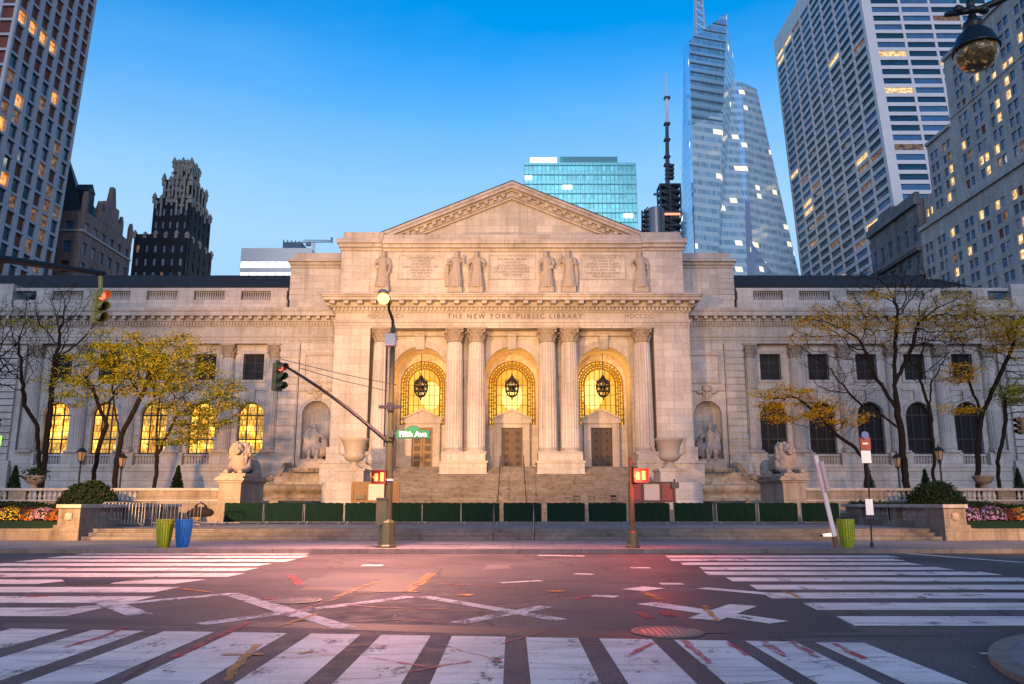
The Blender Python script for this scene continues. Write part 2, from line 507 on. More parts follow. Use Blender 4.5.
# ------------------------------------------------------------------ ground, road, sidewalks
g = MB(); g.quad((-3000, -3000, -0.05), (3000, -3000, -0.05), (3000, 3000, -0.05), (-3000, 3000, -0.05))
struct('ground', g, m_plain('city_ground', (0.06, 0.06, 0.06), 0.9))
g = MB(); g.quad((-300, -60, 0), (300, -60, 0), (300, 26.75, 0), (-300, 26.75, 0))
struct('road', g, M['asphalt'])
KY = 26.75
g = MB(); g.box(-300, 300, KY, KY + 0.25, -0.04, 0.15)
struct('far_kerb', g, M['kerb'])
g = MB(); g.box(-300, 300, KY + 0.25, 33.0, -0.04, 0.146)
struct('far_sidewalk', g, M['slabs'])
# the near right corner: a rounded sidewalk corner with its kerb
def corner(sx, x_edge, y_edge, r):
    pts = []
    for k in range(13):
        a = math.pi / 2 * k / 12
        pts.append((x_edge + r - r * math.sin(a) if False else x_edge + r - r * math.cos(a), y_edge - r + r * math.sin(a)))
    return [(sx * p[0], p[1]) for p in pts]
cpts = corner(1, 4.55, 10.6, 3.4)
def inset(pts, c, d):
    return [(c[0] + (p[0] - c[0]) * (1 - d), c[1] + (p[1] - c[1]) * (1 - d)) for p in pts]
outer = [(4.55, -40)] + cpts + [(200, 10.6)]
inner = [(4.75, -40)] + [(4.75 + 3.2 - 3.2 * math.cos(math.pi / 2 * k / 12), 10.4 - 3.2 + 3.2 * math.sin(math.pi / 2 * k / 12)) for k in range(13)] + [(200, 10.4)]
g = MB()
for i in range(len(outer) - 1):
    a, b, c_, d = outer[i], outer[i + 1], inner[i + 1], inner[i]
    z1 = 0.075
    g.add([(a[0], a[1], -.04), (b[0], b[1], -.04), (b[0], b[1], z1), (a[0], a[1], z1), (d[0], d[1], z1), (c_[0], c_[1], z1)],
          [(0, 1, 2, 3), (3, 2, 5, 4)])
struct('near_kerb', g, M['kerb'])
g = MB(); g.add([(p[0], p[1], 0.073) for p in inner] + [(200, -40, 0.073)], [tuple(range(len(inner) + 1))])
struct('near_sidewalk', g, M['slabs'])
g = MB()
ol = [(-9.3, -40)] + [(-9.3 - 3.4 + 3.4 * math.cos(math.pi / 2 * k / 12), 10.9 - 3.4 + 3.4 * math.sin(math.pi / 2 * k / 12)) for k in range(13)] + [(-200, 10.9)]
g.add([(p[0], p[1], 0.13) for p in ol] + [(-200, -40, 0.13)], [tuple(range(len(ol) + 1))])
for i in range(len(ol) - 1):
    a, b = ol[i], ol[i + 1]
    g.quad((a[0], a[1], -.04), (b[0], b[1], -.04), (b[0], b[1], .13), (a[0], a[1], .13))
struct('near_sidewalk', g, M['slabs'])

# painted markings: sheets 4 mm above the asphalt
g = MB(); Z4 = 0.004
def yfar(x): return 10.27 - 0.103 * x
stripes = [(-6.51, -5.72), (-5.40, -4.70), (-4.43, -3.77), (-3.52, -2.82), (-2.51, -1.88), (-1.62, -1.00), (-0.74, -0.08), (0.17, 0.80), (1.05, 1.67), (1.93, 2.54), (2.76, 3.33), (3.55, 4.11),
           (-7.4, -6.75), (-8.3, -7.65)]
for a, b in stripes:
    a2, b2 = a + 0.02 * (a - 0), b
    g.quad((a, 6.6, Z4), (b, 6.6, Z4), (b, yfar(b), Z4), (a, yfar(a), Z4))
for k in range(10):                                   # crossing on the right
    y0 = 11.22 + 1.52 * k + (0.05 if k % 3 else -0.03); x0 = 4.62 + 0.12 * math.sin(k * 2.3)
    x1 = 11.0 + (0.2 * math.sin(k * 1.7)) + (0.6 if k == 9 else 0)
    g.quad((x0 - 0.05, y0, Z4), (x1, y0 - 0.02, Z4), (x1, y0 + 0.88, Z4), (x0 + 0.05, y0 + 0.9, Z4))
for k in range(10):                                   # crossing on the left
    y0 = 12.10 + 1.57 * k; x1 = -6.45 + 0.15 * math.sin(k * 1.9)
    if k == 3:
        g.quad((-14, y0, Z4), (-9.6, y0, Z4), (-9.2, y0 + 0.95, Z4), (-14, y0 + 0.95, Z4))
        g.quad((-8.3, y0 + .05, Z4), (x1 - .3, y0 + .02, Z4), (x1, y0 + 0.98, Z4), (-7.9, y0 + 0.95, Z4)); continue
    g.quad((-13.9, y0, Z4), (x1, y0, Z4), (x1 + 0.08, y0 + 0.97, Z4), (-13.8, y0 + 0.97, Z4))
struct('crosswalk_markings', g, M['roadpaint'])
g = MB()
STRIP_N = [0]
def strip(mb, pts, w, z=Z4):
    for i in range(len(pts) - 1):
        a, b = Vector((*pts[i], 0)), Vector((*pts[i + 1], 0)); d = (b - a).normalized(); n = Vector((-d.y, d.x, 0)) * w / 2
        a2 = a - d * w * .2; b2 = b + d * w * .2
        STRIP_N[0] += 1; zz = z + 0.00006 * (STRIP_N[0] % 29)
        mb.quad(*[Vector((p.x, p.y, zz)) for p in (a2 - n, b2 - n, b2 + n, a2 + n)])
Z8 = 0.0055
# old crossing-out marks: big crosses and zigzags
def gp(px, py):
    u = (px - CX) / F_PX; v = (CY - py) / F_PX
    d = (u, cP - v * sP, sP + v * cP); t = -EYE / d[2]
    return (d[0] * t, d[1] * t)
strip(g, [gp(120, 604), gp(232, 594)], 0.30, Z8)
strip(g, [gp(232, 594), gp(300, 616)], 0.32, Z8)
strip(g, [gp(205, 624), gp(300, 611), gp(410, 597)], 0.28, Z8)
strip(g, [gp(260, 602), gp(345, 628)], 0.30, Z8)
strip(g, [gp(425, 597), gp(520, 613)], 0.28, Z8)
strip(g, [gp(460, 623), gp(545, 607)], 0.28, Z8)
strip(g, [gp(500, 610), gp(560, 620)], 0.26, Z8)
strip(g, [gp(102, 601), gp(140, 615)], 0.36, Z8)
strip(g, [gp(96, 607), gp(20, 612)], 0.3, Z8)
struct('old_road_markings', g, M['roadpaint_old'])
g = MB()
strip(g, [gp(650, 604), gp(775, 622)], 0.42, Z8)
strip(g, [gp(742, 606), gp(706, 619)], 0.45, 0.0062)
strip(g, [gp(705, 588.5), gp(790, 596)], 0.34, Z8)
strip(g, [gp(636, 590), gp(652, 588)], 0.5, Z8)
strip(g, [gp(664, 584), gp(680, 584)], 0.35, Z8)
strip(g, [gp(596, 596), gp(614, 597)], 0.3, Z8)
strip(g, [gp(577, 574), gp(592, 574.5)], 0.25, Z8)
strip(g, [gp(634, 568), gp(648, 568)], 0.35, Z8)
strip(g, [gp(366, 565.5), gp(380, 565.5)], 0.45, Z8)
strip(g, [gp(503, 583), gp(540, 581)], 0.2, Z8)
strip(g, [gp(541, 555.5), gp(583, 556.2)], 0.35, Z8)
strip(g, [gp(905, 553.5), gp(1040, 564)], 0.28, Z8)
strip(g, [gp(962, 553.3), gp(1050, 553.3)], 0.5, Z8)
strip(g, [gp(982, 654), gp(992, 654)], 0.1, Z8)
struct('lane_markings', g, M['roadpaint'])
g = MB()
def blob(mb, pts, z): mb.add([(p[0], p[1], z) for p in pts], [tuple(range(len(pts)))])
blob(g, [gp(300, 590), gp(330, 572), gp(440, 574), gp(405, 592)], 0.0015)
blob(g, [gp(640, 592), gp(790, 588), gp(860, 632), gp(700, 634)], 0.0015)
blob(g, [gp(60, 578), gp(85, 580), gp(128, 579), gp(110, 584), gp(70, 585)], 0.0060)
blob(g, [gp(0, 622), gp(300, 628), gp(640, 640), gp(960, 636), gp(700, 633), gp(300, 622), gp(0, 617)], 0.0015)
struct('tar_patches', g, M['tarpatch'])
g = MB()
blob(g, [gp(296, 586), gp(311, 578), gp(382, 579), gp(368, 587)], 0.003)
blob(g, [gp(482, 570), gp(488, 565), gp(508, 565), gp(512, 569)], 0.003)
struct('pale_patches', g, M['patch_light'])
def spray(name, mat, lines, z):
    g = MB(); rnd = random.Random(3)
    for pts, w in lines:
        q = [gp(*p) for p in pts]; fine = []
        for i in range(len(q) - 1):
            for k in range(6):
                f = k / 6; fine.append((q[i][0] * (1 - f) + q[i + 1][0] * f + rnd.uniform(-.02, .02), q[i][1] * (1 - f) + q[i + 1][1] * f + rnd.uniform(-.03, .03)))
        fine.append(q[-1])
        for i in range(len(fine) - 1): strip(g, fine[i:i + 2], w * rnd.uniform(.5, 1.1), z)
    struct(name, g, mat)
spray('red_utility_marks', M['spray_red'], [
    ([(66, 648), (100, 638), (126, 628)], .10), ([(175, 658), (215, 638), (250, 622)], .12), ([(445, 646), (502, 663)], .06), ([(368, 658), (430, 668), (470, 662)], .07), ([(400, 674), (440, 667)], .05),
    ([(570, 646), (601, 644)], .06), ([(628, 657), (654, 643)], .10), ([(684, 641), (710, 664)], .10), ([(728, 643), (748, 656)], .1), ([(764, 642), (785, 657)], .12), ([(792, 642), (818, 658)], .1), ([(835, 644), (866, 660)], .11),
    ([(345, 605), (380, 608), (460, 610)], .10), ([(330, 624), (400, 620), (450, 624)], .07), ([(282, 616), (340, 598)], .07), ([(640, 613), (650, 618)], .2), ([(664, 612), (672, 616)], .2), ([(265, 599), (320, 600)], .16),
    ([(500, 645), (560, 628)], .05), ([(290, 575), (300, 585)], .2), ([(30, 597), (48, 596)], .3), ([(575, 600), (590, 596)], .16), ([(440, 584), (520, 588)], .1)], 0.0085)
spray('orange_utility_marks', M['spray_orange'], [
    ([(228, 682), (240, 662), (258, 645)], .10), ([(222, 655), (262, 655)], .10), ([(335, 598), (360, 588), (378, 582)], .14), ([(408, 592), (432, 574)], .28), ([(352, 594), (384, 592), (420, 592)], .12), ([(282, 626), (318, 614)], .10),
    ([(645, 592), (660, 600)], .16), ([(704, 606), (718, 622)], .10), ([(300, 654), (312, 652)], .10), ([(462, 595), (470, 596)], .3), ([(782, 590), (800, 598)], .12), ([(215, 593), (180, 589)], .14), ([(550, 591), (560, 592)], .3), ([(960, 596), (985, 595)], .1)], 0.0105)
rc = random.Random(61)
def wander(n, x0, x1, y0, y1, ln, wd, z, mb, wob):
    for _ in range(n):
        x, y = rc.uniform(x0, x1), rc.uniform(y0, y1); a = rc.uniform(0, 6.28); pts = [(x, y)]
        for k in range(int(ln * rc.uniform(.5, 1.4) / .22)):
            a += rc.gauss(0, wob); x += .22 * math.cos(a); y += .22 * math.sin(a); pts.append((x, y))
        for i in range(len(pts) - 1): strip(mb, pts[i:i + 2], wd * rc.uniform(.5, 1.3), z)
g = MB(); wander(40, -9, 8, 10.5, 26, 4.0, .020, 0.0022, g, .22)
struct('road_cracks', g, M['tarpatch'])
g = MB()
for _ in range(22):       # long faint scratches across the near stripes
    x, y = rc.uniform(-6, 3.5), rc.uniform(7.0, 10.2); a = rc.gauss(.35, .35); l = rc.uniform(.5, 1.8)
    strip(g, [(x, y), (x + l * math.cos(a), y + l * math.sin(a))], rc.uniform(.006, .012), 0.0072)
struct('road_scratches', g, M['tarpatch'])
# cast iron covers
def manhole(px, py, r, label, group=None):
    x, y = gp(px, py)
    t = thing('manhole_cover', label, 'manhole cover', (x, y, 0), 0, group)
    m = MB(); m.lathe([(r, 0.0), (r, 0.014), (r - .06, 0.016), (r - .065, 0.010), (0, 0.010)], (x, y, 0), 32)
    m.build('rim', M['mh_rim'], t)
    m = MB()
    n = int(r / 0.075)
    for i in range(-n, n + 1):
        for j in range(-n, n + 1):
            cx_, cy_ = i * .075, j * .075
            if math.hypot(cx_, cy_) < r - .09: m.box(x + cx_ - .024, x + cx_ + .024, y + cy_ - .024, y + cy_ + .024, 0.008, 0.0155)
    m.build('stud_pattern', M['mh'], t)
M['mh_rim'] = m_plain('worn_iron_rim', (0.11, 0.095, 0.09), 0.5, 0.3, 0.3, 8)
M['mh'] = m_plain('polished_iron_studs', (0.22, 0.19, 0.18), 0.42, 0.5, 0.3, 8)
manhole(668, 632.5, 0.46, 'round iron manhole cover beside the white cross on the road')
manhole(296, 601, 0.44, 'round worn manhole cover among the red sprayed marks on the road')

# ------------------------------------------------------------------ terrace
M['floor'] = m_slabs_t = M['slabs']
def stair_profile(y0, z0, run, rise, n, yend, zbot):
    pts = [(yend, zbot), (y0, zbot), (y0, z0)] if z0 > zbot else [(yend, zbot), (y0, zbot)]
    for k in range(n):
        pts.append((y0 + run * k, z0 + rise * (k + 1)))
        if k < n - 1: pts.append((y0 + run * (k + 1), z0 + rise * (k + 1)))
    pts.append((yend, z0 + rise * n))
    return pts
g = MB(); g.prism(stair_profile(33.0, 0.146, 0.42, 0.1405, 3, 34.3, -0.04), 'x', -17.4, 17.4)
struct('terrace_steps', g, M['steps'])
g = MB(); g.box(-19.4, 19.4, 34.3, 70, -0.04, 0.567)
struct('terrace_floor', g, M['slabs'])
g = MB()
for s in (-1, 1): g.box(s * 13.6, s * 70, 47.4, 70.2, -0.04, 1.75)
struct('upper_terrace', g, M['terr'])
for s in (-1, 1):
    g = MB(); g.box(s * 18.4, s * 120, 36.2, 47.0, -0.04, 0.80); struct('garden_bed', g, M['soil'])
    g = MB(); g.prism([(33.36, -.04), (33.36, .57), (36.19, .84), (36.19, -.04)], 'x', s * 18.42, s * 120); struct('lawn_strip', g, M['grass'])
    g = MB(); g.box(s * 18.32, s * 120, 33.0, 33.34, -0.04, 0.60); struct('garden_kerb', g, M['terr'])
# main stairs with landing
g = MB()
g.prism(stair_profile(50.0, 0.56, 0.45, 0.16, 4, 56.2, 0.3), 'x', -10.3, 10.3)
NR = 16
g.prism(stair_profile(56.0, 1.203, 0.49, 0.166, NR, 66.8, 0.6), 'x', -10.28, 10.28)
struct('main_stairs', g, M['steps'])

# ------------------------------------------------------------------ the library
lib = thing('library_building', 'wide pale marble library with three lit arches, paired columns and a pediment', 'library', (0, 66, 0))

def arch_pts(cx, hw, zs, n=20):
    return [(cx - hw * math.cos(math.pi * k / n), zs + hw * math.sin(math.pi * k / n)) for k in range(n + 1)]
def arch_wall(mb, x0, x1, z0, z1, y, ops, depth):
    """wall face at y with openings (cx, half width, bottom, springing or top, arched); reveals run back by depth"""
    ops = sorted(ops); x = x0
    for cx, hw, zb, zs, arched in ops:
        mb.quad((x, y, z0), (cx - hw, y, z0), (cx - hw, y, z1), (x, y, z1))
        if zb > z0: mb.quad((cx - hw, y, z0), (cx + hw, y, z0), (cx + hw, y, zb), (cx - hw, y, zb))
        top = arch_pts(cx, hw, zs) if arched else [(cx - hw, zs), (cx + hw, zs)]
        for i in range(len(top) - 1):
            a, b = top[i], top[i + 1]
            mb.quad((a[0], y, a[1]), (b[0], y, b[1]), (b[0], y, z1), (a[0], y, z1))
            mb.quad((a[0], y, a[1]), (a[0], y + depth, a[1]), (b[0], y + depth, b[1]), (b[0], y, b[1]))
        for xx in (cx - hw, cx + hw):
            mb.quad((xx, y, zb), (xx, y + depth, zb), (xx, y + depth, zs), (xx, y, zs))
        mb.quad((cx - hw, y, zb), (cx + hw, y, zb), (cx + hw, y + depth, zb), (cx - hw, y + depth, zb))
        x = cx + hw
    mb.quad((x, y, z0), (x1, y, z0), (x1, y, z1), (x, y, z1))
def archivolt(mb, cx, hw, zs, y0, y1, w, n=20):
    a = arch_pts(cx, hw, zs, n); b = arch_pts(cx, hw + w, zs, n)
    for i in range(n):
        vs = [(a[i][0], y0, a[i][1]), (a[i + 1][0], y0, a[i + 1][1]), (b[i + 1][0], y0, b[i + 1][1]), (b[i][0], y0, b[i][1])]
        vs += [(v[0], y1, v[2]) for v in vs]
        mb.add(vs, [(0, 1, 2, 3), (0, 4, 5, 1), (3, 2, 6, 7)])
def cornice(mb, x0, x1, yf, z0, z1, proj, ends=(True, True), n=3, step=0.0):
    """stepped moulding growing outwards upward; returns on both ends"""
    for k in range(n):
        p = proj * ((k + 1) / n) ** 1.15
        za = z0 + (z1 - z0) * k / n; zb = z0 + (z1 - z0) * (k + 1) / n
        mb.box(x0 - (p if ends[0] else 0), x1 + (p if ends[1] else 0), yf - p, yf + 2.0 - 0.01 * k, za, zb)
def dentils(mb, x0, x1, yf, z0, z1, w, gap, d):
    n = max(1, int((x1 - x0) / (w + gap))); pitch = (x1 - x0) / n
    for k in range(n):
        xa = x0 + pitch * (k + 0.5)
        mb.box(xa - w / 2, xa + w / 2, yf - d, yf + 0.05, z0, z1)

def column_set(mb_shaft, mb_cap, mb_base, cx, cyy, r, z0, z1, zc, flutes=20):
    """fluted shaft z0+base .. z1, capital z1..zc"""
    bh = 0.55 * r / 0.75
    mb_base.box(cx - r * 1.19, cx + r * 1.19, cyy - r * 1.3, cyy + r * 1.3, z0, z0 + bh * .4)
    mb_base.lathe([(r * 1.17, bh * .4), (r * 1.19, bh * .52), (r * 1.16, bh * .66), (r * 1.08, bh * .7), (r * 1.07, bh * .78), (r * 1.13, bh * .84), (r * 1.12, bh * .94), (r * 1.03, bh)], (cx, cyy, z0), 24)
    seg = flutes * 4
    H = z1 - z0 - bh; vs = []; fs = []
    levels = [0, .02, .33, .66, .98, 1.0]
    for li, t in enumerate(levels):
        rr = r * (1.0 - 0.15 * max(0, (t - .25) / .75) ** 1.4)
        for k in range(seg):
            a = 2 * math.pi * k / seg
            fl = (0.0, -0.075, -0.1, -0.075)[k % 4] if 0 < li < len(levels) - 1 else 0.0
            q = rr * (1 + fl * .7)
            vs.append((cx + q * math.cos(a), cyy + q * math.sin(a), z0 + bh + H * t))
    for i in range(len(levels) - 1):
        for k in range(seg):
            k2 = (k + 1) % seg
            fs.append((i * seg + k, i * seg + k2, (i + 1) * seg + k2, (i + 1) * seg + k))
    mb_shaft.add(vs, fs)
    # corinthian capital
    h = zc - z1; rt = r * 0.85
    m = mb_cap
    m.lathe([(rt * 1.04, 0), (rt * 1.12, .03 * h), (rt * 1.04, .06 * h), (rt * .98, .08 * h), (rt * 1.0, .5 * h), (rt * 1.12, .75 * h), (rt * 1.35, .86 * h)], (cx, cyy, z1), 20)
    for tier, (zz, hh, n, off, out) in enumerate(((.06, .36, 10, 0, .26), (.28, .40, 10, .5, .36))):
        for k in range(n):
            a = 2 * math.pi * (k + off) / n
            d = Vector((math.cos(a), math.sin(a), 0)); t = Vector((-d.y, d.x, 0)); c = Vector((cx, cyy, z1))
            w = rt * .30
            prof = [(rt * 1.0, zz), (rt * 1.08, zz + hh * .5), (rt * (1.08 + out * .6), zz + hh * .85), (rt * (1.08 + out), zz + hh), (rt * (1.1 + out * 1.05), zz + hh * .84)]
            ws = [w * .8, w, w * .9, w * .6, w * .35]
            vs = []
            for (pr_, pz), ww in zip(prof, ws):
                vs += [c + d * pr_ + t * ww + Vector((0, 0, pz * h)), c + d * (pr_ + .05) + Vector((0, 0, pz * h)), c + d * pr_ - t * ww + Vector((0, 0, pz * h))]
            fs = []
            for i in range(len(prof) - 1):
                for j in range(2): fs.append((i * 3 + j, i * 3 + j + 1, (i + 1) * 3 + j + 1, (i + 1) * 3 + j))
            m.add(vs, fs)
    for k in range(4):
        a = math.pi / 4 + math.pi / 2 * k
        d = Vector((math.cos(a), math.sin(a), 0)); c = Vector((cx, cyy, z1 + .74 * h)) + d * rt * 1.5
        m.ball(c, (rt * .17, rt * .17, rt * .2), 8, 6)
        m.tube([Vector((cx, cyy, z1 + .45 * h)) + d * rt * .98, Vector((cx, cyy, z1 + .7 * h)) + d * rt * 1.2, c + Vector((0, 0, .1 * h))], [.05, .06, .07], 5)
    # abacus with concave sides
    ab = []
    for k in range(4):
        a = math.pi / 4 + math.pi / 2 * k
        a2 = a + math.pi / 4
        ab.append((cx + rt * 1.72 * math.cos(a), cyy + rt * 1.72 * math.sin(a)))
        ab.append((cx + rt * 1.12 * math.cos(a2), cyy + rt * 1.12 * math.sin(a2)))
    m.prism(ab, 'z', z1 + .86 * h, zc)

PF, PW = 66.0, 67.6           # portico front plane, arched wall behind the columns
BAYS = (-7.87, 0.0, 7.87)
ZT = 16.1
# arched wall
mb = MB()
arch_wall(mb, -11.96, 11.96, 3.86, ZT, PW, [(b, 2.31, 3.87, 12.5, True) for b in BAYS], 3.4)
# piers either side, with the solid body behind
for s in (-1, 1):
    mb.box(s * 11.95, s * 14.95, PF, PF + 6.5, 3.0, ZT)
wall = mb.build('portico_wall', M['stone'], lib)
for b in BAYS:
    mb = MB(); arch_wall(mb, b - 2.4, b + 2.4, 3.86, ZT, 71.0, [(b, 2.1, 8.41, 12.07, True)], 0.35)
    mb.build('arch_back_wall', M['stone'], lib)
    mb = MB(); archivolt(mb, b, 2.32, 12.5, PW - 0.12, PW + 0.02, 0.55)
    for s in (-1, 1): mb.box(b + s * 2.29, b + s * 2.9, PW - 0.16, PW + 0.9, 12.15, 12.48)
    mb.build('arch_moulding', M['trim'], lib)
for b in BAYS:                     # scrolled keystones
    mb = MB()
    mb.prism([(PW - .02, 14.5), (PW - .25, 14.5), (PW - .55, 15.9), (PW - .02, 15.9)], 'x', b - .38, b + .38)
    mb.tube([(b - .42, PW - .5, 15.75), (b + .42, PW - .5, 15.75)], .15, 10)
    mb.tube([(b - .3, PW - .3, 14.6), (b + .3, PW - .3, 14.6)], .1, 10)
    mb.build('keystone', M['trim'], lib)
# pale string course between the columns, behind them
mb = MB()
for x0, x1 in ((-11.9, -10.75), (-5.03, -2.84), (2.84, 5.03), (10.75, 11.9)):
    mb.box(x0, x1, PW - .1, PW + .05, 12.17, 12.46)
mb.box(-11.95, 11.95, 67.2, 67.58, 15.7, 16.08)
mb.build('string_course', M['trim'], lib)

# lit windows of the portico
def m_litwin(name, c_low, c_high, strength, hot=None, hot_r=1.0):
    t = NT(name)
    pos = t.pos()
    n = t.noise(pos, 0.55, 3, 0.5)
    c = t.ramp(n, [(0.3, c_low), (0.65, c_high)])
    t.link(c, t.b.inputs['Emission Color'])
    t.b.inputs['Emission Strength'].default_value = strength
    t.b.inputs['Base Color'].default_value = (0.02, 0.014, 0.006, 1)
    t.b.inputs['Specular IOR Level'].default_value = 0.05
    t.b.inputs['Roughness'].default_value = 0.3
    return t.m
M['lit_hall'] = m_litwin('lit_hall_glass', (0.80, 0.32, 0.015), (1.0, 0.58, 0.09), EM_WIN * .95)
M['hall_bright'] = m_emit('hall_glow_disc', (1.0, 0.70, 0.17), EM_WIN * 1.25)
for bi, b in enumerate(BAYS):
    w = MB()
    ap = arch_pts(b, 2.08, 12.07, 24)
    w.add([(b - 2.08, 71.62, 8.3), (b + 2.08, 71.62, 8.3)] + [(p[0], 71.62, p[1]) for p in reversed(ap)], [tuple(range(27))])
    win = w.build('arched_window', M['lit_hall'], lib)
    # glowing disc added before the glass for the bright hall inside
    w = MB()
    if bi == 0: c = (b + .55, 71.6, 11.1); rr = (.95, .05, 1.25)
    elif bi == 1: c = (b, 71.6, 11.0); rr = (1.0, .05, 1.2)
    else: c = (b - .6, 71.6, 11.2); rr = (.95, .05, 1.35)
    w.ball(c, rr, 16, 10); w.build('hall_glow', M['hall_bright'], win, smooth=True)
    # fretwork band: bars forming a key pattern around the glass
    gmb = MB(); y0, y1 = 71.12, 71.2
    def ring(rad, wd):
        pts = [(b - rad, 8.42)] + arch_pts(b, rad, 12.07, 24) + [(b + rad, 8.42)]
        gmb.tube([(p[0], 71.16, p[1]) for p in pts], wd, 4)
    for rad, wd in ((2.06, .07), (1.83, .045), (1.62, .045), (1.40, .07)): ring(rad, wd)
    def cell(p, q, k):
        p, q = Vector(p), Vector(q)
        gmb.tube([p, q], .045, 4)
    nseg = 34
    path = []
    for z in np.arange(8.5, 12.05, .27): path.append((-1, z, None))
    for k in range(1, nseg): path.append((0, 0, math.pi * k / nseg))
    for z in np.arange(8.5, 12.05, .27): path.append((1, z, None))
    for i, (s, z, a) in enumerate(path):
        r0, r1 = ((2.06, 1.62), (1.83, 1.40))[i % 2]
        if a is None: p0, p1 = (b + s * r0, 71.16, z), (b + s * r1, 71.16, z)
        else: p0, p1 = (b - r0 * math.cos(a), 71.16, 12.07 + r0 * math.sin(a)), (b - r1 * math.cos(a), 71.16, 12.07 + r1 * math.sin(a))
        cell(p0, p1, i)
    gmb.build('fretwork_grille', M['brass_lit'], win)
    mm = MB()
    for x in (-.93, -.47, 0, .47, .93):
        zt = 12.07 + math.sqrt(max(0, 1.4 ** 2 - x * x))
        mm.box(b + x - .028, b + x + .028, 71.16, 71.26, 8.42, zt)
    for z in (9.3, 10.2, 11.1, 12.0): mm.box(b - 1.4, b + 1.4, 71.17, 71.25, z - .025, z + .025)
    mm.build('glazing_bars', M['bronze'], win)
    # stone door surround with its own pediment
    d = MB()
    for s in (-1, 1): d.box(b + s * .93, b + s * 1.55, 70.45, 71.02, 4.52, 8.12)
    d.box(b - 1.55, b + 1.55, 70.45, 71.02, 8.12, 8.5)
    d.box(b - 1.7, b + 1.7, 70.3, 71.02, 8.5, 8.85)
    d.prism([(b - 1.85, 8.86), (b + 1.85, 8.86), (b, 9.72)], 'y', 70.4, 71.02)
    d.prism([(b - 1.95, 8.85), (b - 1.75, 8.85), (b, 9.62), (b, 9.85)], 'y', 70.2, 70.98)
    d.prism([(b + 1.95, 8.85), (b + 1.75, 8.85), (b, 9.62), (b, 9.85)], 'y', 70.21, 70.97)
    d.box(b - 2.4, b + 2.4, 70.6, 71.0, 4.5, 4.52)
    d.build('door_surround', M['trim'], lib)
    for q in (-1, 1):
        dr = MB(); x0, x1 = sorted((b + q * .012, b + q * .95)); dr.box(x0, x1, 70.78, 70.98, 4.53, 8.12)
        dr.cur = 1
        for k in range(5): dr.box(b + q * .48 - .27, b + q * .48 + .27, 70.74, 70.8, 4.75 + .67 * k, 4.75 + .67 * k + .46)
        dr.cur = 0
        for k in range(5): dr.ball((b + q * .48, 70.73, 4.98 + .67 * k), (.11, .05, .11), 8, 6)
        dr.build('door_leaf', [M['bronze_goldlit'] if bi == 0 else M['bronze'] if bi == 1 else M['bronze_dark'], M['bronze_dark']], lib)

# colonnade
def col(cx, cyy, r, z0, z1, zc, parent=lib, mats=('trim', 'carve', 'trim')):
    a, b, c = MB(), MB(), MB()
    column_set(a, b, c, cx, cyy, r, z0, z1, zc)
    sh = a.build('column', M['colstone'], parent, smooth=False)
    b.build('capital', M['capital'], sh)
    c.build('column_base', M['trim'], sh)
M['colstone'] = m_stone('column_marble', (0.48, 0.455, 0.435), 1.9, 9.0, 0.2, 0.3)
COLS = (-10.95, -4.82, -2.98, 2.98, 4.82, 10.95)
for x in COLS: col(x, 66.15, .76, 5.48, 14.82, ZT)
# their pedestals
for x0, x1 in ((-12.0, -9.98), (-5.78, -2.02), (2.02, 5.78), (9.98, 12.0)):
    mb = MB()
    mb.box(x0, x1, 64.3, 67.62, 3.3, 4.75); mb.box(x0 - .08, x1 + .08, 64.2, 67.63, 4.75, 4.92)
    mb.box(x0 + .1, x1 - .1, 64.5, 67.61, 4.92, 5.48)
    mb.box(x0 - .1, x1 + .1, 64.18, 67.64, 3.28, 3.95)
    mb.build('column_pedestal', M['stone'], lib)
# podium of the end piers
for s in (-1, 1):
    mb = MB()
    mb.box(s * 12.05, s * 15.45, 64.9, 72, .5, 4.75); mb.box(s * 12.0, s * 15.6, 64.75, 72.1, 4.75, 4.95)
    mb.box(s * 11.97, s * 15.15, 65.6, 72, 4.95, 6.1)
    mb.build('podium', M['stone'], lib)
# short flights between pedestals
for b, hw in ((-7.87, 2.08), (0, 2.0), (7.87, 2.08)):
    mb = MB(); mb.prism(stair_profile(64.3, 3.858, .42, .165, 4, 71.0, 3.0), 'x', b - hw, b + hw)
    mb.build('portico_steps', M['steps'], lib)
mb = MB(); mb.box(-11.9, 11.9, 66.4, 70.99, 3.0, 4.49); mb.build('portico_floor', M['steps'], lib)

# entablature of the pavilion
mb = MB()
mb.box(-14.98, 14.98, PF - .06, PF + 6, ZT, 16.32); mb.box(-15.02, 15.02, PF - .12, PF + 5.9, 16.32, 16.56)
mb.box(-15.1, 15.1, PF - .24, PF + 5.8, 16.56, 16.8)
mb.box(-14.95, 14.95, PF - .02, PF + 5.7, 16.8, 17.42)
mb.box(-15.06, 15.06, PF - .16, PF + 5.6, 17.42, 17.5)
mb.box(-15.1, 15.1, PF - .2, PF + 5.6, 17.5, 17.84)
mb.box(-15.28, 15.28, PF - .55, PF + 5.5, 17.84, 17.94)
mb.box(-15.3, 15.3, PF - .6, PF + 5.4, 17.94, 18.24)
mb.box(-15.72, 15.72, PF - 1.35, PF + 5.3, 18.24, 18.5)
mb.box(-15.82, 15.82, PF - 1.48, PF + 5.2, 18.5, 18.62)
mb.box(-15.92, 15.92, PF - 1.6, PF + 5.1, 18.62, 18.76)
mb.box(-15.5, 15.5, PF - .3, PF + 5.0, 18.76, 19.14)
mb.build('entablature', M['trim'], lib)
mb = MB()
dentils(mb, -15.15, 15.15, PF - .2, 17.54, 17.82, .2, .14, .2)
mb.build('dentil_course', M['trim'], lib)
mb = MB()
dentils(mb, -15.6, 15.6, PF - .6, 17.97, 18.23, .42, .72, .62)
